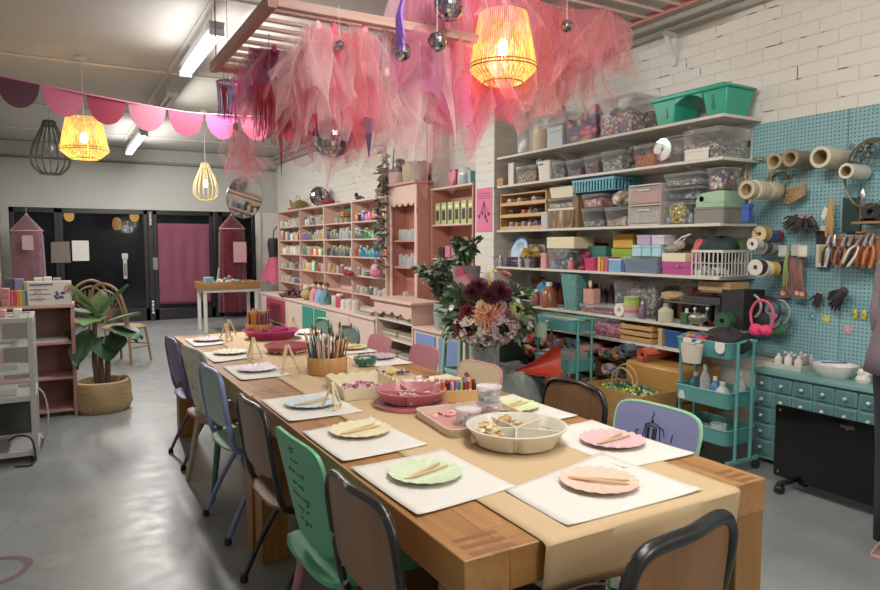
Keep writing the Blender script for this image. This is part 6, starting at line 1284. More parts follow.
carton(4, 522, 545, 239, '#a8a294', 'grey lidded carton behind the yellow flowers', .12, X=4.28, lidh=.3, name='grey_carton')
t = thing('yellow_flower_pot', 'pot of spiky pale yellow flowers on the fourth shelf', 'flower pot', (4.08, onx(533, 0, 4.08).y, SH[4]+.0006)); M().lathe([(0, 0), (.05, 0), (.065, .09), (.055, .09), (0, .08)], n=20).build('pot', mat('#8f8a84', .6), t); m = M(); rr = random.Random(8)
for _ in range(240): d = rdir(rr, .25); leaf(m, Vector((0, 0, .14)), d, rdir(rr, 0), .10, .012, 0, .1)
m.build('petals', mat('#d8c478', .6), t)
carton(4, 540, 546, 253, '#c58a86', 'slim salmon pink upright box beside the yellow flowers', .12, lidh=.2, name='slim_box')
cbin(4, 547, 571, 249, blues, 'clear box with blue pieces and a white label on the fourth shelf', 'blue glass pieces', fill=.6, depth=.25)
lump('silver_crumple', 4, 549, 569, 246, grey, 'crumpled silver foil behind the blue pieces box', .1, X=4.3, cat='foil')
zt = YZ(547, 571, 249)[2]+.005; carton(4, 546, 574, 237, '#d8cca4', 'shallow cream scalloped box on the blue pieces box', .25, z=zt, lidh=0, name='cream_tray_box')
lump('magenta_flowers', 4, 572, 588, 247, speckle(['#7a2a3c', '#a84a5a', '#4a1f2a'], 20), 'dark red artificial flowers on the fourth shelf', .2, X=4.14, cat='flowers')
opentub(4, 583, 595, 258, '#b8305f', 'magenta plastic mug tub on the fourth shelf', .1); lump('red_felt', 4, 576, 584, 266, '#a83040', 'small crimson felt scrap beside the magenta tub', .08, cat='felt')
carton(4, 588, 606, 246, '#2a6a62', 'folded teal fabric box behind the magenta tub', .15, X=4.2, name='teal_box', lidh=.4)
for k, (pl, pr, pt, c, nm) in enumerate(((597, 600.5, 257, '#d8a04a', 'amber'), (600.5, 604, 259, '#c97a3c', 'rust orange'), (604, 608, 257, '#b0506a', 'raspberry'))): carton(4, pl, pr, pt, c, '%s spined box file in the row on the fourth shelf' % nm, .16, lidh=0, name='box_file')
carton(4, 608, 621, 259, '#6f9ac4', 'sky blue box file with white edges on the fourth shelf', .16, lidh=.1, name='blue_box_file', lc='#d3d6d4')
cbin(4, 622, 658, 257, blues, 'navy tinted clear drawer box on the fourth shelf', 'navy fabric', fill=.85, depth=.3, cl=clear('#8fa0b8', .4)); zt = YZ(622, 658, 257)[2]+.005
for k, (pl, pr, c, nm) in enumerate(((631, 641, '#a8ccd4', 'pale aqua'), (641, 651, '#8fc4d0', 'light turquoise'), (651, 661, '#9ccad8', 'ice blue'))): carton(4, pl, pr, 245, c, '%s box in the row of three above the navy drawer box' % nm, .16, z=zt, lidh=.25, name='pastel_box')
zt2 = YZ(631, 661, 245)[2]+.001; carton(4, 636, 650, 235, '#a79ab8', 'lilac box on top of the pastel boxes', .14, z=zt2, lidh=.3, name='lilac_box'); carton(4, 650.5, 664, 235, '#c4bcc8', 'pale lavender box on top of the pastel boxes', .14, z=zt2, lidh=.3, name='lavender_box')
carton(4, 611, 632, 248, '#7fa02c', 'lime green and yellow packet behind the blue box file', .1, X=4.22, name='lime_packet', lidh=.3); zt = YZ(611, 632, 248, 4.22)[2]+.001; carton(4, 612, 633, 234, '#c99a2c', 'mustard yellow box stacked on the lime packet', .14, X=4.20, z=zt, lidh=.35, name='mustard_box')
carton(4, 662, 692, 262, '#a83c7c', 'magenta suitcase-like box with a metal catch on the fourth shelf', .2, lidh=.45, name='magenta_case'); zt = YZ(662, 692, 262)[2]+.001
M().cyl((4.036, onx(686, 0, 4.04).y, 1.30), (4.026, onx(686, 0, 4.04).y, 1.30), .012, n=14).build('catch', chrome, bpy.data.objects['magenta_case'], 1)
carton(4, 661, 686, 253, '#dcd0b0', 'cream scalloped box on the magenta case', .2, z=zt, lidh=0, name='cream_box'); zt = YZ(661, 686, 253)[2]+.001
t = thing('grey_unicorn_figure', 'grey plush animal lying on the cream box above the magenta case', 'plush toy', (4.12, onx(674, 0, 4.1).y, zt)); M().sph((0, 0, .035), (.05, .10, .035), 12).sph((0, -.10, .06), (.035, .045, .035), 12).tube([(0, -.13, .09), (0, -.16, .13)], [.01, .003]).tube([(0, .05, .06), (0, .06, .10)], [.014, .01]).tube([(0, .0, .06), (0, .01, .1)], [.014, .01]).build('toy_body', mat('#9a968c', .8, bump=.3), t); M().tube([(-.02, -.06, .07), (0, -.12, .12), (.0, -.2, .14)], .006).build('horn', mat('#d8d2c4', .4), t)
crate(4, 692, 723, 250, '#cfcac4', 'white lattice plastic basket at the near end of the fourth shelf', .32, X=4.03, cat='basket', cell=.035, name='lattice_basket')
lump('green_fabric', 4, 690, 724, 237, '#15302a', 'dark bottle green cloth piled over the white lattice basket', .3, X=4.04, z=1.33, cat='cloth', seed=6)
lump('coral_fabric', 4, 688, 702, 240, '#c4565c', 'coral cloth tip beside the green cloth pile', .12, X=4.1, z=1.32, cat='cloth', seed=3)
heap('cards_in_basket', 4.18, onx(712, 0, 4.1).y, SH[4]+.012, .11, .13, 60, ['#d8d0c0', '#b8a8b0', '#c9c4a0', '#8a9aa8'], 'pale cards and packets inside the white lattice basket', 'cards', 'ball', s=.025, hz=.06)
# ---- fifth shelf
rr = random.Random(13)
def bottle(x, y, z, r, h, c, label, cap='#d8d4cc', cat='bottle', op=None):
 t = thing('craft_bottle', label, cat, (x, y, z)); M().lathe([(0, 0), (r, 0), (r*1.02, h*.1), (r, h*.6), (r*.5, h*.78), (r*.35, h*.8), (r*.35, h*.84), (0, h*.84)], n=18).build('bottle_body', op or mat(c, .35), t); M().lathe([(0, h*.841), (r*.4, h*.841), (r*.38, h), (0, h)], n=12).build('cap', mat(cap, .4), t); return t
lump('olive_bag', 5, 500, 515, 287, '#3f4a3c', 'dark olive cloth bundle at the far end of the fifth shelf', .2, cat='bundle', X=4.08)
t = thing('small_potted_plant', 'little green plant in a white pot on the fifth shelf', 'potted plant', (4.08, onx(528, 0, 4.08).y, SH[5]+.0006)); M().lathe([(0, 0), (.04, 0), (.055, .08), (.045, .08), (0, .07)], n=18).build('pot', mat('#cfc4bc', .5), t); m = M()
for _ in range(50): leaf(m, Vector((0, 0, .08)), rdir(rr, .9), rdir(rr, 0), .13, .025, 0, .2)
m.build('foliage', mat('#4f7a52', .5), t)
bottle(4.07, onx(520, 0, 4.07).y, SH[5]+.0006, .035, .2, '#3c1f2c', 'dark plum bottle beside the little plant on the fifth shelf')
lump('blue_cloth', 5, 533, 547, 283, '#2f6a8a', 'blue crumpled cloth behind the amber jar', .12, X=4.14, cat='cloth'); bottle(4.08, onx(553, 0, 4.08).y, SH[5]+.0006, .075, .24, '#8a4a2a', 'amber jar of orange paste on the fifth shelf', op=mat('#8a5036', .2, var=.3))
bottle(4.07, onx(540, 0, 4.07).y, SH[5]+.0006, .04, .16, '#7a3a3c', 'dark red jar beside the amber one on the fifth shelf')
t = opentub(5, 560, 577, 274, '#7fb0aa', 'tall translucent teal bag-like bin hanging over the fifth shelf edge', .16, X=4.0+.02, mats_=clear('#6fa8a4', .55, .25), tap=.03); lump('bin_filling', 5, 562, 575, 280, grey, 'crumpled clear wrapping inside the teal bin', .1, X=4.05, cat='wrapping')
bottle(4.12, onx(581, 0, 4.12).y, SH[5]+.0006, .045, .22, '#4a5a6a', 'slate bottle between the teal bin and the pink pot')
zt = SH[5]; cbin(5, 579, 620, 306, pinkm, 'flat clear box of red and grey bits under the pink pot', 'red and grey bits', depth=.28, fill=.6, lid=True)
zt = YZ(579, 620, 306)[2]+.006; y = onx(595, 0, 4.1).y
t = thing('hexagonal_pink_pot', 'hexagonal salmon pink pot holding spoons and brushes', 'pot', (4.12, y, zt)); M().lathe([(0, 0), (.075, 0), (.078, .13), (.07, .13), (.068, .01), (0, .01)], n=6).build('pot_wall', mat('#cf968c', .5), t, angle=20)
tag(M().tube([(4.12, y+.02, zt+.012), (4.13, y+.03, zt+.14)], .006).sph((4.13, y+.03, zt+.17), (.012, .025, .035), 10).build('wooden_spoon', mat('#d8c4a0', .5)), 'pale wooden spoon standing in the hexagonal pink pot', 'spoon'); tag(M().tube([(4.12, y-.02, zt+.012), (4.12, y-.01, zt+.19)], [.008, .005]).build('black_brush', blackf), 'black handled brush standing in the hexagonal pink pot', 'brush')
cbin(5, 613, 657, 281, grey, 'clear crate of plastic wrap behind the ribbon reels', 'plastic wrap', X=4.12, depth=.26, fill=.9, lid=False)
def reel(x, y, z, r, w_, c, c2, label, ax='x', cat='ribbon reel'):
 t = thing('ribbon_reel', label, cat, (x, y, z)); q = Matrix.Rotation(PI/2, 4, 'Y') if ax == 'x' else Matrix.Identity(4)
 m = M().lathe([(r*.3, 0), (r, 0), (r, .003), (r*.88, .003), (r*.88, w_-.003), (r, w_-.003), (r, w_), (r*.3, w_)], n=28, close=True); m.xf(q); m.build('spool', mat(c2, .5), t); m = M().lathe([(r*.87, .004), (r*.97, .004), (r*.97, w_-.004), (r*.87, w_-.004)], n=28, close=True); m.xf(q); m.build('ribbon', mat(c, .45, var=.15, scale=30), t); return t
y = onx(639, 0, 4.1).y
for k, (c, nm) in enumerate((('#b5b8b0', 'grey'), ('#c96a80', 'rose'), ('#c9a07a', 'tan'), ('#a8c83c', 'lime green'), ('#8fae3a', 'olive green'))): reel(4.09, y, SH[5]+.001+.034*k, .062, .033, c, '#c9c4b8', '%s reel in the stack of ribbon reels on the fifth shelf' % nm, 'z')
reel(4.03, onx(626, 0, 4.04).y, SH[5]+.056, .055, .05, '#d8d2c8', '#e0dcd4', 'white ribbon reel standing on its edge on the fifth shelf')
carton(5, 656, 666, 309, '#1c1a20', 'small black box with a red print on the fifth shelf', .1, lidh=.3, name='black_box'); bottle(4.07, onx(674, 0, 4.07).y, SH[5]+.0006, .058, .145, '#c4bfa4', 'squat glue jar with a cream label on the fifth shelf', cap='#8a8a84'); carton(5, 681, 689, 313, '#2a5a34', 'small dark green box beside the glue jar', .1, lidh=.25, name='green_box')
lump('paper_mushroom', 5, 656, 682, 292, '#a58a64', 'tan crumpled paper shape above the glue jar', .16, z=1.02, X=4.1, cat='paper')
carton(5, 664, 712, 303, '#77756e', 'flat grey box with a printed side above the small jars', .22, z=1.015, X=4.1, lidh=.3, name='flat_box') ; carton(5, 683, 722, 297, '#2c2e30', 'flat black folder box lying on the grey one', .2, z=YZ(664, 712, 303, 4.1)[2]+.001, X=4.1, lidh=0, name='black_folder_box')
carton(5, 700, 728, 291, '#a5865a', 'brown cardboard box on top of the flat boxes', .2, z=1.115, X=4.12, lidh=0, name='cardboard_box'); carton(5, 698, 732, 282, '#b3946a', 'flat tan cardboard lid on the brown box', .22, z=YZ(700, 728, 291, 4.12)[2]+.001, X=4.11, lidh=0, name='flat_carton')
carton(5, 722, 746, 290, '#151517', 'tall matt black box at the near end of the fifth shelf', .24, X=4.10, lidh=.0, name='tall_black_box')
t = thing('silver_pig_bank', 'silver grey animal money box with pale ears on the fifth shelf', 'money box', (4.06, onx(706, 0, 4.06).y, SH[5]+.0006)); M().sph((0, 0, .055), (.04, .075, .045), 14).sph((-.01, -.075, .07), (.03, .03, .03), 12).cyl((0, -.08, .09), (0, -.09, .13), .004).build('bank_body', mat('#8f8d88', .25, .6), t); M().sph((0, -.09, .135), .012, 8).sph((0, .02, .125), .012, 8).cyl((0, .02, .09), (0, .02, .12), .003).build('knob', mat('#d8d4ce', .4), t)
for s_ in (-1, 1): M().cyl((0, s_*.04, 0), (0, s_*.04, .03), .012).build('leg', mat('#7a7874', .4), t)
reel(4.0, onx(732, 0, 4.0).y, .945, .06, .08, '#1f5a3c', '#2a4a34', 'dark green thread cone at the near end of the fifth shelf')
bpy.data.objects[[o.name for o in col.objects if o.get('label', '').startswith('dark green thread cone')][0]].location = (4.03, onx(732, 0, 4.03).y, SH[5]+.061)
# ---- lowest shelf
cbin(6, 593, 623, 317, pinkm, 'clear box full of hot pink feathers on the lowest shelf', 'hot pink feathers', depth=.28, fill=1.0)
t = thing('wooden_slat_crate', 'small wooden slatted crate on the lowest shelf', 'crate', (4.14, 0, 0)); y0, y1, zt = YZ(623, 655, 325); m = M(); wo = wood('#b98f5c', '#967040', 'Y', 3); t.location = (4.15, (y0+y1)/2, SH[6]+.001); h = zt-SH[6]
W_ = (y1-y0)/2
for k in range(3): z = h*(.04+.34*k); [M().box(s_*.12-.005, s_*.12+.005, -W_, W_, z, z+h*.24).build('slat', wo, t, bevel=.001) for s_ in (-1, 1)]; [M().box(-.12, .12, s_*W_-.005, s_*W_+.005, z, z+h*.24).build('slat', wo, t, bevel=.001) for s_ in (-1, 1)]
for a in (-.105, .105):
 for b in (-W_+.015, W_-.015): M().box(a-.008, a+.008, b-.008, b+.008, 0, h).build('corner_post', wo, t)
M().box(-.12, .12, -W_, W_, 0, .006).build('bottom', wo, t)
opentub(6, 665, 683, 331, '#1f4a8a', 'royal blue plastic basket on the lowest shelf', .2); carton(6, 659, 664.5, 329, '#b8996a', 'round ended tan box beside the blue basket', .14, lidh=.2, name='tan_box')
lump('tangled_cords', 6, 684, 712, 322, speckle(['#c43a3c', '#2a2a60', '#d86a3c', '#3a3a3e'], 20), 'tangle of red and navy cords on the lowest shelf', .2, cat='cords')
# space below the shelves: rack of rolled fabrics + boxes on the floor
t = thing('fabric_cubby_rack', 'brown wooden cubby rack stuffed with rolled fabrics under the shelves', 'rack', (4.2, 4.15, 0)); bw = wood('#6b4a32', '#4a3222', 'Y', 2); ya, yb = 3.78, 5.6
for z in (.02, .17, .32, .47): M().box(4.08, 4.42, ya, yb, z, z+.015).build('board', bw, t, 1)
for y in (ya, 4.35, 4.95, yb-.015): M().box(4.08, 4.42, y, y+.015, 0, .64 if y == ya else .485).build('upright', bw, t, 1)
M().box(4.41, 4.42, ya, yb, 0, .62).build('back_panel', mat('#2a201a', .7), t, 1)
fc = [('#c98f8c', 'pink'), ('#4f5a6a', 'slate'), ('#d0c4ac', 'cream'), ('#2c3440', 'navy'), ('#9a3c34', 'brick red'), ('#6a8aa8', 'blue'), ('#8a7a6a', 'taupe'), ('#b08a60', 'tan'), ('#3c2c2c', 'dark brown'), ('#c9b8b4', 'blush'), ('#5a6a5a', 'moss'), ('#b8a0a0', 'dusty rose')]
rr = random.Random(17)
def froll(x, y, z, r, L, c, label, group=None, hollow=.35):
 t = thing('fabric_roll', label, 'fabric roll', (x, y, z+r), 0, group); t.rotation_euler = (0, 0, (rr.random()-.5)*.12); m = M(); k = 40; pts = []
 for i in range(k+1): a = i/k*5*PI; q = r*(hollow+(1-hollow)*i/k); pts.append((q*math.cos(a), q*math.sin(a)))
 o_ = len(m.v)
 for d_ in (0, L):
  for a, b in pts: m.v.append(Vector((d_, a, b)))
 for i in range(k): m.f.append((i, i+1, k+1+i+1, k+1+i)); m.m.append(0)
 m.build('rolled_cloth', mat(c, .8, var=.2, bump=.2), t, solid=.005); return t
for row, z in enumerate((.036, .186, .336, .486)):
 y = 3.85
 while y < 5.5:
  r = .035+.03*rr.random(); y += r
  if min(abs(y-4.357), abs(y-4.957)) < r+.015 and row < 3: y = max(4.357, 4.957 if y > 4.6 else 0)+.013+r
  c, nm = fc[rr.randrange(12)]; froll(4.04+.03*rr.random(), y, z, min(r, .062), .3, c, '%s rolled fabric in the %s row of the cubby rack' % (nm, ('bottom', 'second', 'third', 'top')[row]), '%s fabric rolls, %s row of the rack' % (nm, ('bottom', 'second', 'third', 'top')[row])); y += r+.006
  if row == 3 and y > 4.45: pass
froll(3.86, 4.36, .5, .05, .3, '#c98f8c', 'pink cloth roll sticking out at the front of the top rack row', hollow=.2); froll(3.9, 3.66, .555, .055, .34, '#b8523a', 'orange red felt roll lying on the tan suitcase'); froll(3.9, 3.86, .555, .055, .34, '#4a5460', 'slate patterned roll lying beside the orange felt roll')
t = thing('tan_suitcase', 'glossy tan cardboard case with a dark side slot standing under the shelves', 'case', (4.12, 3.50, 0)); M().box(3.90, 4.36, 3.28, 3.84, .29, .55).build('case_body', mat('#b08244', .35, var=.08), t, 1, bevel=.03); M().prism(rrect(3.99, 4.03, .36, .46, .018), lambda u, v, d: (u, 3.279-d, v), 0, .003).build('handle_slot', mat('#2a1a10', .8), t, 1)
M().box(3.92, 4.34, 3.30, 3.82, .0, .29).build('case_base', mat('#8a6436', .5), t, 1, bevel=.01)
t = thing('low_wooden_box', 'low tan wooden box with a cut handle in front of the cardboard case', 'box', (3.70, 3.52, 0)); wo2 = wood('#a87e4a', '#8a6436', 'Y', 2)
x0, x1, y0, y1 = 3.50, 3.86, 3.28, 3.86
M().box(x0, x0+.012, y0, y1, 0, .40).build('front_wall', wo2, t, 1, bevel=.002); M().box(x1-.012, x1, y0, y1, 0, .40).build('rear_wall', wo2, t, 1); M().box(x0+.012, x1-.012, y0, y0+.012, 0, .40).build('near_wall', wo2, t, 1); M().box(x0+.012, x1-.012, y1-.012, y1, 0, .40).build('far_wall', wo2, t, 1); M().box(x0, x1, y0, y1, 0, .012).build('bottom', wo2, t, 1)
M().box(x0+.02, x1-.02, y0+.02, y1-.02, .30, .36).build('tray_insert', mat('#6a5030', .7), t, 1); M().prism(rrect(3.62, 3.74, .26, .30, .015), lambda u, v, d: (u, y0-.001-d, v), 0, .002).build('handle_cut', mat('#2a1a10', .8), t, 1)
heap('green_beads', 3.68, 3.57, .362, .15, .25, 420, ['#3f7a3c', '#7fae4a', '#1f4a34', '#d8d04a', '#cfd8c4', '#2f5a6a'], 'green and yellow craft pieces heaped in the low wooden box', 'craft pieces', 'ball', s=.016, hz=.06)
tag(M().tube(catmull([(3.60, 3.45, .41), (3.60, 3.47, .50), (3.60, 3.56, .55), (3.60, 3.65, .50), (3.60, 3.67, .41)], 6), .006, 6).tube(catmull([(3.66, 3.47, .41), (3.66, 3.49, .52), (3.66, 3.58, .57), (3.66, 3.67, .52), (3.66, 3.69, .41)], 6), .006, 6).build('bag_handles', mat('#b8945c', .7)), 'pair of looped tan paper cord handles above the green pieces', 'handles')
# ----------------------------------------------------------
teal = mat('#4f8f8c', .42, var=.05); tealm = mat('#5a9c98', .42)
def trolley(x0, x1, y0, y1, zs, label, th=.10):
 t = thing('rolling_trolley', label, 'trolley', ((x0+x1)/2, (y0+y1)/2, 0))
 for nm, z in zip(('bottom', 'middle', 'top'), zs):
  vs = []; k = 24; cx, cy, w_, d_ = (x0+x1)/2, (y0+y1)/2, (y1-y0)/2, (x1-x0)/2
  for (s_, zz_) in ((-.008, 0), (0, th), (-.004, th), (-.012, .006)): vs += [(cx+a, cy+b, z+zz_) for a, b in rrect(-d_-s_, d_+s_, -w_-s_, w_+s_, .035, 5)]
  fs = [tuple(range(k))[::-1], tuple(range(3*k, 4*k))]
  for L_ in range(3):
   for i in range(k): fs.append((L_*k+i, L_*k+(i+1) % k, (L_+1)*k+(i+1) % k, (L_+1)*k+i))
  M().add(vs, fs).build('tray', teal, t, 1); M().tube([(cx+a, cy+b, z+th) for a, b in rrect(-d_, d_, -w_, w_, .035, 5)], .005, 6, closed=True).build('tray_rim', tealm, t, 1)
 yc = (y0+y1)/2
 for x in (x0-.008, x1+.008):
  for y in (yc-.16, yc+.16): pass
 for y in (y0-.010, y1+.010):
  for x in ((x0+x1)/2-.075, (x0+x1)/2+.075): M().cyl((x, y, .07), (x, y, zs[2]+th+.005), .011, n=12).build('pole', tealm, t, 1)
  M().tube([((x0+x1)/2-.075, y, zs[2]+th), ((x0+x1)/2, y, zs[2]+th+.012), ((x0+x1)/2+.075, y, zs[2]+th)], .011, 8).build('handle', tealm, t, 1); M().bar(((x0+x1)/2-.15, y, .075), ((x0+x1)/2+.15, y, .075), .02, .02).build('foot_bar', tealm, t, 1)
  for x in ((x0+x1)/2-.14, (x0+x1)/2+.14): M().cyl((x, y-.012, .03), (x, y+.012, .03), .03, n=16).build('caster', mat('#2a2a2c', .5), t, 1)
 return t
T2 = (3.62, 3.92, 2.68, 3.10); T1 = (3.62, 3.90, 4.16, 4.66)
trolley(*T2, (.18, .42, .74), 'teal three tier trolley loaded with tools beside the drawer cabinet', .10); trolley(*T1, (.16, .41, .74), 'teal three tier trolley behind the dark brown chair, farther from the camera', .10)
def hcup(x, y, z, c, label):
 t = thing('hanging_cup', label, 'cup', (x, y, z)); M().lathe([(0, 0), (.045, 0), (.055, .12), (.05, .12), (.042, .006), (0, .006)], n=28, sy=1.25).build('cup_wall', mat(c, .5), t); M().bar((.045, 0, .12), (.075, 0, .135), .03, .005).build('hook', mat(c, .5), t); return t
x0, x1, y0, y1 = T2; t = hcup(3.545, 2.90, .70, '#c9c0b0', 'cream oval cup hooked on the front of the nearer teal trolley'); t.scale = (1, 1.15, 1)
heap('rubber_bands', 3.545, 2.90, .79, .03, .04, 14, ['#8a4a30', '#3a2a24', '#b8703c'], 'brown rubber bands in the cream hanging cup', 'rubber bands', s=.014, hz=.03)
for k, (y, c, nm) in enumerate(((3.05, '#d86a2c', 'orange'), (3.0, '#8a5ab0', 'purple'), (2.95, '#c43c48', 'red'), (2.79, '#3a8a6a', 'jade'), (2.74, '#d8c04a', 'yellow'))):
 t = thing('ribbon_scrap', '%s cloth bow on the top tray of the nearer teal trolley' % nm, 'bow', (3.72, y, .82)); M().sph((0, .02, .01), (.03, .025, .03), 8).sph((0, -.02, .012), (.03, .025, .028), 8).sph((-.01, 0, .01), (.014, .01, .014), 8).build('bow_loops', mat(c, .7), t)
for k, (x, y, a) in enumerate(((3.70, 2.90, .3), (3.78, 2.97, -.5), (3.74, 2.82, .9))):
 t = thing('scissors', 'black handled scissors lying %s in the top tray of the nearer teal trolley' % ('in front', 'at the back', 'crosswise')[k], 'scissors', (x, y, .80+.02*k), a); M().bar((0, 0, .02), (.0, .13, .045), .012, .003).bar((.006, 0, .02), (.02, .13, .045), .012, .003).build('blades', chrome, t)
 for s_ in (-1, 1): M().tube([(s_*.022+.02*math.cos(b*PI/8), -.04+.028*math.sin(b*PI/8), .02) for b in range(16)], .005, 6, closed=True).build('handle', blackf, t)
lump('dark_tool_pouch', 5, 700, 742, 330, '#1a1a1c', 'black tool pouch filling the near half of the top trolley tray', .2, X=3.66, z=.752, cat='pouch')
for k, (px, pt, c, nm) in enumerate(((715, 345, '#1f5a78', 'tall blue'),)): pass
Z2 = .427
bottle(3.74, 3.02, Z2, .04, .17, '#2a6a7a', 'deep blue bottle at the far end of the middle trolley tray'); bottle(3.72, 2.93, Z2, .032, .24, '#c4c8c8', 'tall white nozzle bottle on the middle trolley tray', op=clear('#dfe3e4', .5)); bottle(3.72, 2.85, Z2, .034, .17, '#3f6a9a', 'blue labelled bottle on the middle trolley tray'); bottle(3.70, 2.78, Z2, .042, .15, '#b8bcbc', 'squat clear bottle with a white label on the middle trolley tray'); bottle(3.82, 2.74, Z2, .036, .22, '#b8c0c4', 'tall clear nozzle bottle at the near end of the middle trolley tray', op=clear('#dfe3e4', .4))
o = bottle(3.66, 3.04, Z2, .042, .085, '#cfd0cc', 'short white tub on the middle trolley tray', cap='#3a6a78', cat='tub'); blob_toy('pink_tape_ball', 3.675, 2.97, Z2, [('ball', '#d83a78', (0, 0, .032), (.03, .035, .032))], 'shiny hot pink ball on the middle trolley tray', 'ball')
t = tray_rect('grey_dish', 3.72, 3.0, 0, .16, .18, .06, .03, mat('#8a8f8a', .4), mat('#5a605c', .5), 'grey oblong dish in the bottom tray of the nearer teal trolley', 'dish'); t.location.z = .188
t = thing('glass_tumbler', 'clear glass jar in the bottom tray of the nearer teal trolley', 'jar', (3.70, 2.80, .188)); M().lathe([(0, 0), (.045, 0), (.05, .11), (.046, .11), (.04, .006), (0, .006)], n=24).build('glass_wall', clear('#dfe8e6', .3), t); M().lathe([(0, .008), (.038, .008), (.04, .06), (0, .06)], n=16).build('filling', mat('#4a4a4c', .5, var=.5, scale=60), t)
# far trolley load
x0, x1, y0, y1 = T1
t = hcup(3.545, 4.46, .68, '#9fb8a0', 'pale green cup with tools hooked on the farther teal trolley'); 
for k, (dx, dy) in enumerate(((-.03, .10), (-.04, .16), (0, .07))): tag(M().tube([(3.545, 4.46, .69), (3.545+dx, 4.46+dy, .84+.02*k)], [.006, .008]).build('tool_handle', mat(['#2a2c30', '#c9c4b8', '#3a3c40'][k], .4)), '%s tool leaning out of the pale green hanging cup' % ['black', 'cream', 'charcoal'][k], 'tool')
tag(M().prism([(0, 0), (.5, 0), (.5, .012), (0, .012)], lambda u, v, d: (3.70+d, 4.14+u, .835+v), 0, .05).build('wooden_ruler', mat('#b9ab92', .5)), 'long pale ruler lying across the top of the farther teal trolley', 'ruler')
heap('white_pegs', 3.74, 4.34, .75, .09, .15, 90, ['#d8d2c8', '#b8a8a8', '#cfc8c0', '#8a5a60'], 'white and grey pegs filling the top tray of the farther teal trolley', 'pegs', 'stick', s=.013, hz=.06)
for k in range(5):
 t = thing('paint_tube_box', 'white and black labelled ink box in the middle tray of the farther teal trolley', 'ink box', (3.67, 4.60-.045*k, .416), 0, 'ink boxes in the middle trolley tray'); M().box(-.02, .02, -.02, .02, .001, .10).build('carton', mat('#c9c8c4', .5), t, bevel=.003); M().box(-.0215, -.02, -.015, .015, .03, .07).build('dark_label', blackf, t)
carton(5, 553, 574, 352, '#8a908c', 'grey flat case in the middle tray of the farther teal trolley', .18, X=3.66, z=.417, lidh=.3, name='grey_case')
for k in range(3): bottle(3.70, 4.55-.12*k, .167, .03, .17, ['#b84a3c', '#c9c4b8', '#8a6a4a'][k], '%s nozzle bottle in the bottom tray of the farther teal trolley' % ['red', 'white', 'brown'][k])

# white clips on the nearer trolley rim
for k, (x, y) in enumerate(((3.612, 2.99), (3.612, 2.74))):
 t = thing('white_rim_clip', '%s white rounded clip on the front rim of the nearer teal trolley' % ['far', 'near'][k], 'clip', (x, y, .80)); M().prism([(-.035, .045), (.035, .045), (.035, 0), (.025, -.02), (0, -.03), (-.025, -.02), (-.035, 0)], lambda u, v, d: (d, u, v), -.004, .001).build('clip_body', mat('#d8d4cc', .5), t, bevel=.001)
# second row of things at the back of the boards
FC = [('#8f8a80', 'grey'), ('#b5a58a', 'tan'), ('#6a4a5a', 'plum'), ('#4f7a7a', 'teal'), ('#c9bfae', 'cream'), ('#9a4a44', 'brick red'), ('#3c4450', 'slate'), ('#c98a8a', 'pink'), ('#7a8a5a', 'olive'), ('#2c2c30', 'black')]
rr = random.Random(77)
for sh, hmax in ((3, .40), (4, .30), (5, .30), (2, .2)):
 y = 3.16
 while y < 5.6:
  w_ = .07+.10*rr.random(); c, nm = FC[rr.randrange(10)]; h = hmax*(.55+.4*rr.random()); kd = rr.random()
  if kd < .5:
   t = thing('back_row_box', '%s box in the back row of the %s white shelf' % (nm, SN[sh]), 'box', (4.405, y+w_/2, SH[sh]+.0006), 0, '%s boxes, back row, %s white shelf' % (nm, SN[sh])); M().box(-.022, .028, -w_/2+.004, w_/2-.004, 0, h*.7).build('box_base', mat(c, .6, var=.2), t, bevel=.002); M().box(-.025, .031, -w_/2+.001, w_/2-.001, h*.7+.0005, h).build('box_lid', mat(FC[rr.randrange(10)][0], .6), t, bevel=.002)
  else:
   w_ = .07; t = bottle(4.405, y+w_/2, SH[sh]+.0006, .028, h, c, '%s bottle in the back row of the %s white shelf' % (nm, SN[sh])); t['group'] = '%s bottles, back row, %s white shelf' % (nm, SN[sh])
  y += w_+.01
# small front clutter on the fifth and fourth boards
for k, (sh, px, c, nm, h) in enumerate(((5, 506, '#7a8a80', 'sage', .14), (5, 513, '#3a4a5a', 'navy', .16), (5, 546, '#8a6a6a', 'mauve', .12), (5, 588, '#b5aca0', 'pale grey', .0), (5, 649, '#6a5a6a', 'violet grey', .10), (5, 695, '#d0cabd', 'white', .08), (4, 503, '#8a8f94', 'silver', .08), (4, 576, '#c95a6a', 'rose red', .07), (4, 524, '#a8a4a0', 'grey', .12))):
 if h: bottle(4.075 if sh == 5 else 4.06, onx(px, 0, 4.07).y, SH[sh]+.0006, .028, h+.04, c, 'small %s jar at the front of the %s white shelf' % (nm, SN[sh]), cat='jar')
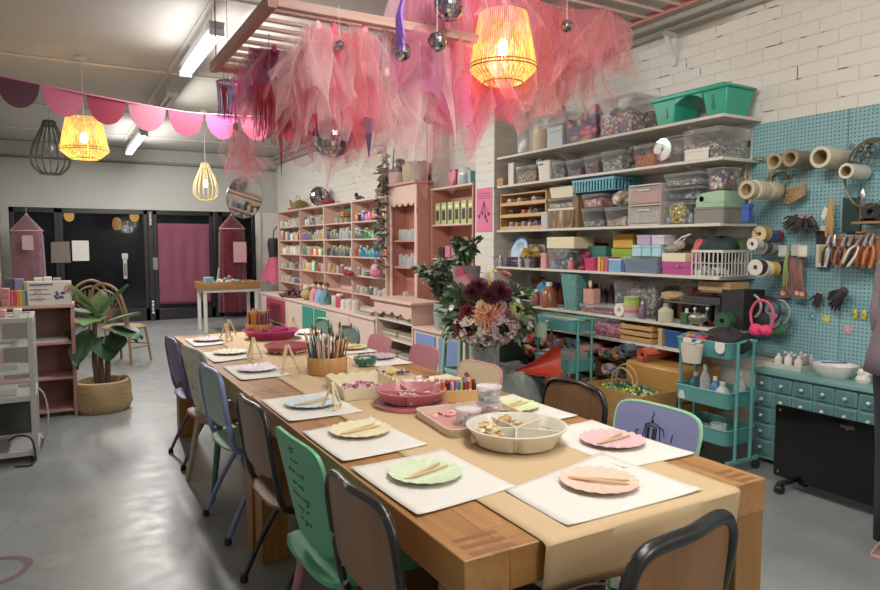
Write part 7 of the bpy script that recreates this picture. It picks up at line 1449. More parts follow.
# ==========================================================
def peg_mat():
 m, nt, b = newmat('pegboard_turquoise'); N = nt.nodes; L = nt.links; tc = N.new('ShaderNodeTexCoord'); s = N.new('ShaderNodeSeparateXYZ'); L.new(tc.outputs['Object'], s.inputs[0]); ds = []
 for ax in (1, 2):
  a = N.new('ShaderNodeMath'); a.operation = 'MULTIPLY'; a.inputs[1].default_value = 1/.0254; L.new(s.outputs[ax], a.inputs[0]); f = N.new('ShaderNodeMath'); f.operation = 'FRACT'; L.new(a.outputs[0], f.inputs[0]); q = N.new('ShaderNodeMath'); q.operation = 'SUBTRACT'; q.inputs[1].default_value = .5; L.new(f.outputs[0], q.inputs[0]); p = N.new('ShaderNodeMath'); p.operation = 'POWER'; p.inputs[1].default_value = 2; L.new(q.outputs[0], p.inputs[0]); ds.append(p)
 ad = N.new('ShaderNodeMath'); ad.operation = 'ADD'; L.new(ds[0].outputs[0], ad.inputs[0]); L.new(ds[1].outputs[0], ad.inputs[1])
 lt = N.new('ShaderNodeMapRange'); lt.inputs['From Min'].default_value = .02; lt.inputs['From Max'].default_value = .05; L.new(ad.outputs[0], lt.inputs['Value'])
 no = N.new('ShaderNodeTexNoise'); no.inputs['Scale'].default_value = 2; L.new(tc.outputs['Object'], no.inputs[0]); r = ramp(N, [(.3, '#76a4aa'), (.7, '#82aeb4')]); L.new(no.outputs['Fac'], r.inputs[0])
 mx = N.new('ShaderNodeMixRGB'); L.new(lt.outputs[0], mx.inputs[0]); mx.inputs[1].default_value = (*lin('#486466'), 1); L.new(r.outputs[0], mx.inputs[2]); L.new(mx.outputs[0], b.inputs['Base Color']); b.inputs['Roughness'].default_value = .45
 bp = N.new('ShaderNodeBump'); bp.inputs['Distance'].default_value = .004; L.new(lt.outputs[0], bp.inputs['Height']); L.new(bp.outputs[0], b.inputs['Normal']); return m
PX_ = WR-.022; PEG = peg_mat(); t = thing('pegboard', 'turquoise perforated pegboard covering the wall above the drawer cabinet', 'pegboard', (WR, 2.2, 1.5))
for y0, y1 in ((2.46, 3.14), (1.26, 2.455), (.05, 1.255)): M().box(PX_, WR-.002, y0, y1, .66, 2.33).build('board', PEG, t, 1)
def PB(px, py, X): return onx(px, py, X)
def hook(p, out, label='thin black hook'): 
 m = M(); m.tube([(PX_-.001, p.y, p.z), (PX_-out, p.y, p.z+.01), (PX_-out-.01, p.y, p.z+.03)], .0035, 6); return m
def hook_t(y, z, out, label): tag(M().tube([(PX_-.001, y, z), (PX_-out, y, z+.004), (PX_-out-.012, y, z+.026)], .0035, 6).build('peg_hook', blackf), label, 'hook', 'black hooks on the pegboard')
def tape(x, y, z, r, w_, c, label, hole=.7, ax='x', core='#a8906a', name='tape_roll', cat='tape roll', group=None):
 """roll whose axis points out of the wall"""
 t = thing(name, label, cat, (x, y, z), 0, group); q = Matrix.Rotation(PI/2, 4, 'Y') if ax == 'x' else Matrix.Rotation(PI/2, 4, 'X')
 m = M().lathe([(r*hole, 0), (r, 0), (r, w_), (r*hole, w_)], n=36, close=True); m.xf(q); m.build('tape', mat(c, .55, var=.1), t, bevel=.001); m = M().lathe([(r*hole-.004, -.001), (r*hole-.0005, -.001), (r*hole-.0005, w_+.001), (r*hole-.004, w_+.001)], n=36, close=True); m.xf(q); m.build('core', mat(core, .7), t); return t
# hung rolls: (px, py, radius px, X)
for k, (px, py, rp, L, c, nm) in enumerate(((774, 161, 8, .14, '#9a8568', 'tan'), (790, 158, 8.5, .22, '#857560', 'brown grey'), (820, 157, 10.5, .26, '#c9bfa8', 'cream'), (846, 171, 7.5, .22, '#cfc8b8', 'white'))):
 X = 4.20; p = PB(px, py, X); fwd = X*math.sin(PSI)+p.y*math.cos(PSI); r = rp*fwd/F; tape(X, p.y, p.z, r, L-.02, c, '%s wide tape roll hung on the top row of pegboard hooks' % nm, .72)
 hook_t(p.y, p.z+r*.72-.006, .2, 'thin black hook in the top row of the pegboard')
for k, (px, py, rp, c) in enumerate(((741, 190, 8, '#a89a80'), (752, 190, 9, '#b8a88c'), (763, 190, 8.5, '#a4967a'), (770, 190, 8, '#c0b494'), (778, 190, 8, '#ab9c7e'))):
 X = 4.10+.05*k; p = PB(753, 190, 4.10); fwd = 4.1*math.sin(PSI)+p.y*math.cos(PSI); r = (rp+1)*fwd/F; tape(4.03+.062*k, p.y-.005*k, p.z, r, .045, ['#b5a98c', '#c9c0a8', '#b8ac90', '#cfc6ac', '#ab9f84'][k], '%s paper tape roll on the long hook by the shelf end' % ['beige', 'ivory', 'sand', 'pale cream', 'khaki'][k], .68)
p = PB(753, 190, 4.1); hook_t(p.y, p.z+.035, .36, 'long black hook carrying the paper tape rolls'); 
def coil(px, py, X, r, c, label, n=4, squash=1.0, tilt=.15):
 p = PB(px, py, X); t = thing('wire_coil', label, 'coil', p); m = M()
 for k in range(n):
  m.tube([(-.012*k+.006*math.sin(3*a*PI/16+k), r*(1-.03*k)*math.cos(a*PI/16), r*squash*(1-.03*k)*math.sin(a*PI/16)) for a in range(32)], .004, 5, closed=True)
 m.build('loops', mat(c, .4, .5), t); return t
coil(759, 172, 4.38, .105, '#a09a60', 'ring of olive gold wire hung beside the shelf end', 3); coil(780, 181, 4.42, .06, '#8f8a68', 'small brass wire ring behind the tape rolls', 2)
coil(872, 175, 4.34, .16, '#6f6a4c', 'large loop of bronze green wire at the right edge of the pegboard', 5, 1.4); 
t = thing('twine_bundle', 'bundle of tan twine hanging under the tape rolls', 'twine', PB(794, 193, 4.36)); m = M()
for k in range(9): m.tube(catmull([(-.01*k % .04, .07, .01*(k-4)), (-.03, .02, -.02+.012*(k-4)), (-.03, -.05, .01*(k-4)), (0, -.08, .02+.008*(k-4))], 4), .006, 5)
m.tube(catmull([(0, -.06, .02), (0, -.05, .12), (0, .02, .09)], 5), .003, 5); m.build('strands', mat('#a5835c', .8, bump=.3), t)
for k, (px, py, c, c2, r, nm) in enumerate(((759, 234, '#a8894e', '#c9b080', .04, 'gold'), (775, 236, '#1f4a78', '#3a5a78', .035, 'deep blue'), (784, 236, '#7a2034', '#5a3040', .033, 'maroon'), (752, 244, '#b9b4aa', '#c9c4ba', .032, 'grey white'), (766, 247, '#4a4844', '#8a8880', .036, 'dark grey'), (775, 248, '#7a7c7c', '#a5a5a0', .034, 'steel grey'), (742, 267, '#3a2028', '#c9c4b8', .042, 'black and white'), (759, 269, '#d8cfb4', '#e3dcc8', .042, 'ivory'), (769, 269, '#c9a83c', '#d8c890', .038, 'yellow'), (779, 268, '#26242a', '#4a4850', .036, 'black'))):
 X = [4.16, 4.24, 4.31, 4.10, 4.20, 4.28, 4.08, 4.14, 4.22, 4.30][k]; p = PB([759, 759, 759, 754, 754, 754, 757, 757, 757, 757][k], py, [4.16, 4.16, 4.16, 4.12, 4.12, 4.12, 4.1, 4.1, 4.1, 4.1][k]); p.z = PB(px, py, X).z
 reel(X, p.y, p.z, r*1.3, .068, c, c2, '%s thread reel on the hooks next to the shelf end' % nm, cat='thread reel')
hook_t(PB(759, 234, 4.16).y, PB(759, 234, 4.16).z, .3, 'black hook holding the gold, blue and maroon reels'); hook_t(PB(754, 246, 4.12).y, PB(754, 246, 4.12).z, .33, 'black hook holding the grey reels'); hook_t(PB(757, 269, 4.1).y, PB(757, 269, 4.1).z, .35, 'black hook holding the ivory and yellow reels')
# gloves, necklace of twine, tassels
def drape(px, py, X, n, L, c, label, name, cat, w_=.05, r=.008, spread=.06, top=None, seed=1):
 p = PB(px, py, X); t = thing(name, label, cat, p); rr = random.Random(seed); m = M()
 for k in range(n): y = -w_/2+w_*k/(n-1 if n > 1 else 1); l = L*(.8+.3*rr.random()); m.tube(catmull([(0, y*.5, 0), (-.015-.01*rr.random(), y, -l*.4), (-.01, y+(k/(n-1 if n > 1 else 1)-.5)*spread, -l)], 4), [r*.8]*4+[r]*4+[r*.5], 6)
 m.build('strands', mat(c, .7, var=.2), t)
 if top: M().sph((0, 0, 0), (.015, w_*.4, .015), 8).build('tie', mat(top, .5), t)
 return t
def glove(px, py, X, label, rot=0, s=1.0, c='#17171b', seed=2):
 p = PB(px, py, X); t = thing('work_glove', label, 'glove', p); m = M(); rr = random.Random(seed)
 m.lathe([(0, 0), (.028*s, 0), (.034*s, -.03*s), (.04*s, -.08*s), (.036*s, -.11*s), (0, -.115*s)], n=14, sx=.5)
 for k, (y, l) in enumerate(((-.027, .06), (-.009, .075), (.010, .07), (.028, .055))): m.tube([(0, y*s, -.10*s), (-.004, y*s*1.15, (-.10-l*.6)*s), (-.008, y*s*1.3, (-.10-l)*s)], [.0098*s, .0092*s, .007*s], 8)
 m.tube([(0, .032*s, -.05*s), (-.006, .058*s, -.08*s), (-.01, .064*s, -.11*s)], [.011*s, .010*s, .008*s], 8); m.build('glove_hand', mat(c, .6), t); M().lathe([(.029*s, .001), (.031*s, -.012*s), (.028*s, -.014*s)], n=14, sx=.55).build('cuff', mat('#c07a70' if seed % 2 else '#3a3a3e', .6), t); t.rotation_euler = (rot, 0, 0); return t
for k, (dx, rt_) in enumerate(((-9, .9), (-3, .35), (4, -.1), (10, -.5))): glove(803+dx*.55, 216, 4.34-.02*(k % 2), '%s black glove in the bunch hung below the twine' % ['leftmost', 'second', 'third', 'rightmost'][k], rt_, .72, seed=k+2)
t = drape(832, 198, 4.34, 7, .24, '#a8894c', 'gold braid hank with red tips hanging on the pegboard', 'braid_hank', 'braid', .03, .007, .02); M().sph((0, 0, -.27), (.02, .03, .03), 8).build('red_knot', mat('#8a2430', .6), t); M().prism([(-.03, -.1), (.0, -.16), (.02, -.14), (0, -.07)], lambda u, v, d: (-.02+d, u+.035, v+.02), 0, .003).build('paper_tag', mat('#cfc8b8', .6), t)
drape(793, 256, 4.34, 9, .26, '#8a5a54', 'dusty brown beaded tassel hank with white card', 'tassel_hank', 'tassels', .07, .005, .03, seed=4); drape(788, 252, 4.30, 4, .24, '#8a9a5a', 'sage cord hank with a lime knot', 'cord_hank', 'cord', .02, .004, .02); drape(802, 254, 4.36, 5, .27, '#9a6a60', 'terracotta beaded strand hank beside the white card', 'bead_hank', 'beads', .03, .005, .02, seed=9)
for k, (px, py, c, nm) in enumerate(((783, 250, '#c9c4b8', 'white'), (796, 249, '#b8b4aa', 'pale grey'), (803, 250, '#cfcabe', 'ivory'))):
 p = PB(px, py, 4.33-.02*k); t = thing('card_holder', '%s folded card clip above the hanging tassels' % nm, 'card', p); M().box(-.006, .006, -.03, .03, -.045, .03).box(-.009, .009, -.033, .033, .024, .032).build('card', mat(c, .5), t, bevel=.002)
for k, (px, py) in enumerate(((784, 293), (798, 293), (803, 294))):
 p = PB(px, py, 4.34); t = thing('red_disc_pendant', 'small dark red round pendant at the foot of the hanging tassels', 'pendant', p, 0, 'red pendants below the tassels'); M().cyl((0, 0, 0), (-.012, 0, 0), .03, n=20).build('disc', mat('#8f3430', .5), t); M().cyl((-.0125, 0, 0), (-.014, 0, 0), .016, n=16).build('pale_centre', mat('#b8a48c', .5), t)
# blister pack of wipes
p = PB(823, 252, 4.38); t = thing('blister_pack', 'black and white blister pack hanging left of the pliers', 'blister pack', p); M().box(-.004, .004, -.045, .045, -.10, .17).build('white_card', mat('#cfcac0', .5), t, bevel=.002); M().box(-.008, -.004, -.045, .045, .05, .14).build('black_header', mat('#1a1a1c', .4), t); M().box(-.014, -.004, -.02, .02, -.07, .04).build('gold_tube', mat('#a8954c', .3), t, bevel=.004); M().box(-.010, -.004, -.012, .012, .14, .175).build('hanger_tab', mat('#d8d4cc', .4), t)
# tool holder with pliers
p = PB(856, 255, 4.28); zc = p.z; t = thing('wooden_tool_holder', 'brown wooden tool rack holding pliers and scissors on the pegboard', 'tool rack', (4.35, 2.33, zc)); wt = wood('#8f6236', '#6d4826', 'Y', 2)
ya, yb = 2.02, PB(833, 255, 4.28).y
M().box(4.26, 4.275, ya, yb, zc-.06, zc+.10).build('front_board', wt, t, 1, bevel=.002); M().box(4.25, PX_-.001, ya, yb, zc+.095, zc+.115).build('top_board', wt, t, 1, bevel=.002); M().box(4.26, PX_-.001, yb-.012, yb, zc-.06, zc+.1).build('side_board', wt, t, 1); M().box(4.25, PX_-.001, ya, yb-.12, zc+.19, zc+.205).build('upper_shelf', wt, t, 1, bevel=.002)
def pliers(y, z, s, c, label, rot=.1):
 t = thing('pliers', label, 'pliers', (4.235, y, z)); 
 for q in (-1, 1): M().tube(catmull([(0, q*.004*s, .0), (-.004, q*.022*s, -.04*s), (-.004, q*.016*s, -.12*s)], 5), [.006*s]*5+[.008*s]*5+[.006*s], 8).build('handle', mat(c, .4), t)
 M().tube([(0, .003, 0), (0, .002, .03*s), (0, 0, .06*s)], [.012*s, .01*s, .003*s], 8).build('jaws', mat('#8a8c90', .3, .9), t); M().cyl((-.012*s, 0, .004), (.008*s, 0, .004), .009*s).build('pivot', chrome, t); t.rotation_euler = (rot, 0, 0)
for k, (px, c, nm, rt_) in enumerate(((829, '#1a1a1e', 'black', .1), (836, '#2a2a2e', 'charcoal', -.1), (844, '#a84a24', 'dark orange', .25), (850, '#1f1f24', 'dark handled', .35), (858, '#d3cec0', 'cream handled', .5), (866, '#8a3a24', 'rust red', .2), (872, '#c4662c', 'orange', .15))): p = PB(px, 236, 4.235); pliers(p.y, zc+.06, 1.15, c, '%s pliers hanging in the wooden tool rack' % nm, rt_)
for k, (px, py, c, nm) in enumerate(((845, 236, '#3a4048', 'grey'), (852, 238, '#26262c', 'black'), (862, 236, '#b85a2c', 'orange'))):
 p = PB(px, py, 4.27); t = thing('scissors', '%s handled scissors lying on top of the wooden tool rack' % nm, 'scissors', (4.30, p.y, zc+.135), .4*k); 
 for s_ in (-1, 1): M().tube([(.02*math.cos(b*PI/8), s_*.024+.022*math.sin(b*PI/8), .012*s_*.3) for b in range(16)], .006, 6, closed=True).build('handle', mat(c, .4), t)
 M().bar((.0, .02, 0), (.07, .0, .0), .012, .004).bar((.0, -.02, 0.004), (.07, .0, .004), .012, .004).build('blades', chrome, t)
# dark green cutting board, tape gun, drill
t = thing('green_apron', 'dark green cloth folded flat on the pegboard above the tool rack', 'cloth', (4.40, 2.28, 1.75)); ya, yb = PB(861, 200, 4.40).y, PB(842, 200, 4.40).y
M().box(4.405, 4.425, ya, yb, PB(850, 232, 4.4).z, PB(850, 197, 4.4).z).build('cloth_body', mat('#1c3a32', .8, var=.2), t, 1, bevel=.006); M().box(4.40, 4.405, ya+.02, yb-.02, PB(850, 184, 4.4).z, PB(850, 198, 4.4).z).build('glass_strip', mat('#5f8f90', .2), t, 1)
p = PB(861, 222, 4.30); t = thing('steel_ruler_clamp', 'grey metal upright scraper standing on the upper rack shelf', 'scraper', (4.31, p.y, zc+.206)); M().box(-.004, .004, -.015, .015, 0, .14).build('blade', mat('#6a6c6c', .4, .6), t, bevel=.001); M().lathe([(0, .14), (.014, .14), (.018, .17), (.010, .2), (0, .205)], n=12).build('silver_knob', chrome, t)
p = PB(871, 227, 4.32); t = thing('black_tape_dispenser', 'round black tape dispenser on the upper rack shelf', 'tape dispenser', (4.33, p.y, zc+.207+.055)); m = M().lathe([(.02, -.03), (.055, -.03), (.055, .03), (.02, .03)], n=28, close=True); m.xf(Matrix.Rotation(PI/2, 4, 'Y')); m.build('drum', mat('#1c1c20', .4), t); M().box(-.03, .03, -.06, .06, -.055, -.035).build('base', blackf, t, bevel=.003)
# silver flowers cluster + black gloves below
p = PB(862, 155, 4.34); t = thing('silver_foil_cluster', 'cluster of silver foil bells hanging at the upper right of the pegboard', 'foil cluster', p); m = M(); rr = random.Random(6)
for _ in range(26): m.lathe([(.004, .02), (.014, 0), (.02, -.014)], ((rr.random()-.5)*.07, (rr.random()-.5)*.14, (rr.random()-.5)*.15), 8)
m.build('bells', mat('#a8aaa8', .25, .9), t)
glove(820, 292, 4.37, 'left black cable clamp hanging low on the pegboard', .25, .65, seed=3); glove(842, 288, 4.37, 'larger black work glove with salmon cuff hanging low on the pegboard', .3, .9, seed=5); glove(846, 289, 4.33, 'second black glove overlapping the salmon cuffed one', .7, .85, seed=4)
for k, (px, py) in enumerate(((855, 314), (864, 315))):
 p = PB(px, py, 4.41); t = thing('yellow_clip', '%s yellow clip below the black gloves' % ['left', 'right'][k], 'clip', p); M().sph((0, 0, 0), (.01, .016, .035), 10).build('clip_body', mat('#c9b82c', .4), t); M().cyl((-.009, 0, .0), (-.014, 0, 0), .006).build('rivet', mat('#8a7a2c', .4), t)
for k, (px, py, c, nm) in enumerate(((826, 319, '#c9c03c', 'yellow'), (848, 330, '#d88a9a', 'pink'), (813, 316, '#5a98a8', 'aqua blue'))):
 p = PB(px, py, 4.423); t = thing('flower_peg', 'little %s flower stuck on the lower pegboard' % nm, 'flower', p); m = M()
 for a in range(6): m.sph((0, .017*math.cos(a*PI/3), .017*math.sin(a*PI/3)), (.004, .012, .012), 8)
 m.build('petals', mat(c, .5), t); M().sph((-.004, 0, 0), .007, 8).build('centre', mat('#e8dcc0', .5), t)
# headphones-like pink headband pile on hook
p = PB(762, 318, 4.12); t = thing('pink_headband', 'hot pink headband with a fabric knot hanging by the trolley', 'headband', p); M().tube(catmull([(0, .07, -.06), (0, .085, .03), (0, .05, .1), (0, 0, .12), (0, -.05, .1), (0, -.085, .03), (0, -.07, -.06)], 6), .009, 8).build('band', mat('#d8486e', .6), t)
M().sph((-.01, .035, -.085), (.03, .05, .045), 12).sph((-.01, -.04, -.08), (.03, .045, .04), 12).sph((-.02, 0, -.07), (.02, .02, .025), 10).build('knot', mat('#e03468', .7, bump=.3), t)
for k, (px, py, c, r, nm) in enumerate(((750, 306, '#a8a4a0', .085, 'silver grey'), (768, 310, '#2a2a2e', .09, 'black'), (778, 312, '#8a8c94', .085, 'slate grey'), (782, 322, '#3c6a4c', .06, 'bottle green'))):
 p = PB(px, py, 4.22+.04*k); t = thing('headband', '%s headband in the cluster behind the pink one' % nm, 'headband', p); M().tube([(0, r*math.cos(a*PI/12), r*math.sin(a*PI/12)) for a in range(-4, 17)], .009, 7).build('band', mat(c, .5), t); M().sph((-.005, r*.6, -r*.75), (.03, .075, .06), 12).build('pad', mat(c, .8, bump=.3), t)
hook_t(PB(762, 318, 4.12).y, PB(762, 300, 4.12).z, .3, 'long black hook carrying the headbands')
# ----------------------------------------------------------
CX, CT_ = 4.05, .635; tc_ = mat('#6b9896', .5, var=.18, scale=4); td = mat('#5f8b8c', .5, var=.25, scale=6)
t = thing('teal_drawer_cabinet', 'long teal apothecary cabinet with rows of small knobbed drawers', 'cabinet', (4.24, 1.5, 0)); CY0, CY1 = .10, 2.80
M().box(CX+.01, WR-.03, CY0, CY1, .03, CT_-.03).build('carcass', tc_, t, 1, bevel=.004); M().box(CX-.02, WR-.026, CY0-.02, CY1+.01, CT_-.03, CT_).build('top_board', mat('#6fa09c', .4, var=.12), t, 1, bevel=.005)
dw, dh = .135, .108; n = int((CY1-CY0)/dw)
for c in range(n):
 y1 = CY1-.012-c*dw; y0 = y1-dw+.014
 for r in range(5):
  z1 = CT_-.045-r*dh; z0 = z1-dh+.016; d = M().box(CX-.004, CX+.012, y0, y1, z0, z1).build('drawer', td, t, 1, bevel=.004)
  M().box(CX-.006, CX-.002, y0+.008, y1-.008, z0+.008, z1-.008).build('drawer_field', mat('#537d7e', .5, var=.3, scale=9), d, 1, bevel=.002)
  k = M().cyl((CX-.006, (y0+y1)/2, (z0+z1)/2), (CX-.016, (y0+y1)/2, (z0+z1)/2), .006, .006, 10).sph((CX-.022, (y0+y1)/2, (z0+z1)/2), .013, 10); k.build('knob', mat('#d0d2c8', .3, .3), d, 1)
# on the cabinet
TZC = CT_+.0006
t = thing('paint_tray', 'white shallow tray of small paint pots on the teal cabinet', 'tray', (4.27, 2.66, TZC)); M().tbox(-.12, .12, -.12, .12, 0, .02, .004).build('tray_base', mat('#b8b8b2', .5), t, bevel=.003); M().box(-.125, -.115, -.125, .125, .0, .035).box(.115, .125, -.125, .125, 0, .035).box(-.12, .12, -.125, -.115, 0, .035).box(-.12, .12, .115, .125, 0, .035).build('tray_edge', mat('#c4c4be', .5), t)
for k in range(9): x, y = 4.19+.07*(k % 3), 2.58+.07*(k//3); bottle(x, y, TZC+.0205, .024, .075+.01*(k % 2), ['#cfcac0', '#a8a49c', '#6f6c68'][(k*2) % 3], '%s paint pot in the white tray on the teal cabinet' % ['white', 'grey', 'dark'][(k*2) % 3], cat='paint pot')['group'] = 'paint pots in the white tray, '+['white', 'grey', 'dark'][(k*2) % 3]
t = thing('white_oval_bowl', 'large white oval bowl with a blue strip inside on the teal cabinet', 'bowl', (4.22, 2.36, TZC)); M().lathe([(0, 0), (.09, 0), (.115, .03), (.125, .075), (.12, .077), (.108, .03), (.08, .006), (0, .006)], n=40, sy=1.0).build('bowl_wall', mat('#d3d0c8', .35), t)
tag(M().bar((4.16, 2.41, TZC+.086), (4.26, 2.31, TZC+.088), .03, .006).build('blue_strip', mat('#3a5f9a', .4)), 'blue plastic strip lying across the white oval bowl', 'strip')
t = thing('small_white_jug', 'small white ceramic figure jar right of the oval bowl', 'jar', (4.17, 2.16, TZC)); M().lathe([(0, 0), (.04, 0), (.045, .02), (.035, .04), (0, .045)], n=20).sph((0, .01, .06), (.022, .025, .025), 10).sph((0, -.02, .05), (.02, .02, .02), 10).build('jar_body', mat('#d8d4cc', .35), t); M().sph((0, .01, .09), (.008, .014, .012), 8).build('knob', mat('#8a5a50', .4), t)
t = thing('orange_pot', 'round orange pot with a dark rim near the person', 'pot', (4.20, 2.06, TZC)); M().lathe([(0, 0), (.045, 0), (.06, .04), (.055, .08), (.045, .08), (0, .07)], n=24).build('pot_wall', mat('#c4532c', .4), t); M().lathe([(.048, .0805), (.058, .0805), (.058, .086), (.048, .086)], n=24, close=True).build('dark_rim', mat('#2a1a14', .5), t)
# ----------------------------------------------------------
t = thing('black_panel_heater', 'wide black glass panel heater on casters in front of the teal cabinet', 'heater', (3.74, 1.85, 0)); gl = mat('#08090a', .06, var=0)
HY0, HY1, HX = 1.02, 2.42, 3.72
M().prism(rrect(HY0, HY1, .07, .505, .012), lambda u, v, d: (HX+d, u, v), 0, .012).build('glass_panel', gl, t, 1); M().box(HX+.013, HX+.055, HY0+.06, HY1-.06, .10, .48).build('heater_body', mat('#17181a', .5), t, 1, bevel=.006)
for y in (HY0+.03, HY1-.03):
 for z in (.10, .475): M().cyl((HX-.003, y, z), (HX, y, z), .007, n=14).build('cap_screw', chrome, t, 1)
for y in (HY0+.12, HY1-.10):
 M().box(HX-.10, HX+.16, y-.015, y+.015, .045, .07).build('foot', mat('#17181a', .5), t, 1, bevel=.004)
 for x in (HX-.09, HX+.15): M().cyl((x, y-.018, .028), (x, y+.018, .028), .028, n=18).build('caster', blackf, t, 1)
text('brand_lettering', 'vogan', .034, mat('#55565a', .4), t, (HX-3.74-.0015, 2.04-1.85, .455), (PI/2, 0, -PI/2), ex=.0003)
# ----------------------------------------------------------
PXC, PYC = 3.32, 1.465
def skinned(name, joints, edges, mt, parent, sub=2):
 me = bpy.data.meshes.new(name); me.from_pydata([j[0] for j in joints], edges, []); o = bpy.data.objects.new(name, me); col.objects.link(o); o.parent = parent; me.materials.append(mt)
 md = o.modifiers.new('skin', 'SKIN'); md.use_smooth_shade = True; sv = me.skin_vertices[0].data
 for i, j in enumerate(joints): r = j[1]; sv[i].radius = (r, r) if not hasattr(r, '__len__') else r; sv[i].use_root = (i == 0)
 s = o.modifiers.new('smooth', 'SUBSURF'); s.levels = sub; s.render_levels = sub; return o
per = thing('person', 'person at the right edge in a mauve grey top and dark trousers facing the pegboard', 'person', (PXC, PYC, 0), 0)
skin_m = mat('#c4907a', .5, var=.05)
# body faces +x (towards the pegboard); left side of the body is +y
J = [((0, 0, .95), (.14, .13)), ((0, 0, 1.10), (.12, .12)), ((0, 0, 1.27), (.13, .14)), ((0, 0, 1.40), (.10, .13)), ((.01, 0, 1.47), (.05, .05)), ((.02, 0, 1.52), (.05, .05)), ((.03, 0, 1.60), (.085, .075)), ((.025, 0, 1.67), (.08, .07)),
  ((0, .09, .88), .085), ((.01, .10, .50), .058), ((-.02, .10, .10), .038), ((.02, .105, .05), .035), ((.14, .11, .03), .03),
  ((0, -.09, .88), .085), ((.01, -.10, .50), .058), ((-.02, -.10, .10), .038), ((.02, -.105, .05), .035), ((.14, -.11, .03), .03),
  ((0, .15, 1.39), .05), ((-.03, .16, 1.13), .038), ((.10, .17, .98), .032), ((.2, .16, .97), (.022, .03)), ((0, -.17, 1.39), .052), ((-.03, -.21, 1.13), .04), ((.12, -.19, .98), .032), ((.2, -.16, .97), (.022, .03))]
E_ = [(0, 1), (1, 2), (2, 3), (3, 4), (4, 5), (5, 6), (6, 7), (0, 8), (8, 9), (9, 10), (10, 11), (11, 12), (0, 13), (13, 14), (14, 15), (15, 16), (16, 17), (3, 18), (18, 19), (19, 20), (20, 21), (3, 22), (22, 23), (23, 24), (24, 25)]
skinned('body', J, E_, skin_m, per)
for s_ in (1, -1):
 m = M()
 for k, (dy, l) in enumerate(((-.024, .07), (-.008, .08), (.008, .075), (.024, .06))): m.tube([(.205, s_*.16+dy, .967), (.205+l*.5, s_*.155+dy*1.2, .965), (.205+l, s_*.15+dy*1.2, .95)], [.009, .0085, .0065], 8)
 m.tube([(.19, s_*.13, .968), (.215, s_*.105, .96), (.235, s_*.095, .95)], [.011, .010, .008], 8); m.build('fingers', skin_m, per)
def ring_sheet(levels, n=40, fold=.0): return M().lathe([(1, l[0]) for l in levels], (0, 0, 0), n)
def tubecloth(pts, n=28, fold=.03, k=7):
 """pts: (x, y, z, rx, ry)"""
 m = M(); N_ = len(pts)
 for i, (x, y, z, rx, ry) in enumerate(pts):
  for j in range(n): a = 2*PI*j/n; f = 1+fold*math.sin(a*k+i*.8); m.v.append(Vector((x+rx*math.cos(a)*f, y+ry*math.sin(a)*f, z)))
 for i in range(N_-1):
  for j in range(n): m.f.append((i*n+j, i*n+(j+1) % n, (i+1)*n+(j+1) % n, (i+1)*n+j)); m.m.append(0)
 return m
dark = mat('#1c1f2a', .8, var=.15); top_m = mat('#6f626a', .85, var=.15, bump=.2)
for s_ in (1, -1): tubecloth([(0, s_*.075, .98, .145, .10), (0, s_*.085, .88, .135, .11), (.005, s_*.09, .75, .115, .10), (.01, s_*.10, .5, .085, .08), (-.005, s_*.10, .3, .075, .07), (-.015, s_*.10, .09, .065, .06)], fold=.015).build('trousers', dark, per, solid=.006)
tubecloth([(0, 0, .88, .20, .232), (0, 0, .98, .185, .215), (0, 0, 1.1, .165, .19), (0, 0, 1.25, .165, .19), (0, 0, 1.36, .15, .18), (0, 0, 1.42, .11, .14), (.01, 0, 1.46, .07, .075)], 36, .02).build('top', top_m, per, solid=.006)
for s_ in (1, -1):
 m = M(); m.tube(catmull([(0, s_*.14, 1.38), (-.02, s_*.15, 1.25), (-.03, s_*.16, 1.13), (.03, s_*.17, 1.05), (.09, s_*.17, .99)], 4), [.07]*4+[.062]*4+[.058]*4+[.056]*4+[.054], 12, caps=False); m.build('sleeve', top_m, per, solid=.005)
hair = M(); hair.sph((.005, 0, 1.66), (.108, .095, .10), 20).tube(catmull([(-.06, 0, 1.64), (-.10, 0, 1.54), (-.10, 0, 1.42)], 5), [.07]*5+[.06]*5+[.03], 12); hair.build('hair', mat('#3a2a22', .6, bump=.4), per)
f = M(); f.sph((.118, 0, 1.60), (.016, .012, .02), 8); f.build('nose', skin_m, per); M().sph((.10, .03, 1.625), (.01, .012, .008), 8).sph((.10, -.03, 1.625), (.01, .012, .008), 8).build('eyes', mat('#26201e', .3), per); M().sph((.104, 0, 1.56), (.008, .022, .006), 8).build('mouth', mat('#9a4a48', .5), per)
for s_ in (1, -1): M().sph((.02, s_*.088, 1.61), (.016, .010, .025), 8).build('ear', skin_m, per)
for s_ in (1, -1):
 M().prism([(-.08, -.045), (.02, -.05), (.13, -.05), (.17, -.02), (.17, .02), (.13, .05), (.02, .045), (-.08, .045)], lambda u, v, d, s=s_: (u+.01, v+s*.108, d), 0, .02).build('sandal_sole', mat('#b8948a', .5), per, bevel=.005)
 m = M()
 for x, h in ((.12, .055), (.06, .075)): m.tube([(x, s_*.108-.048, .015), (x, s_*.108-.03, h), (x, s_*.108+.03, h), (x, s_*.108+.048, .015)], .015, 8)
 m.tube([(-.06, s_*.108-.04, .015), (-.08, s_*.108, .09), (-.06, s_*.108+.04, .015)], .009, 6); m.build('sandal_strap', mat('#c4a09a', .5), per)
 m = M()
 for k in range(5): m.sph((.165-.006*k*k*.4, s_*(.108-.036+.018*k), .03), (.016, .009, .009), 8)
 m.build('toes', skin_m, per)
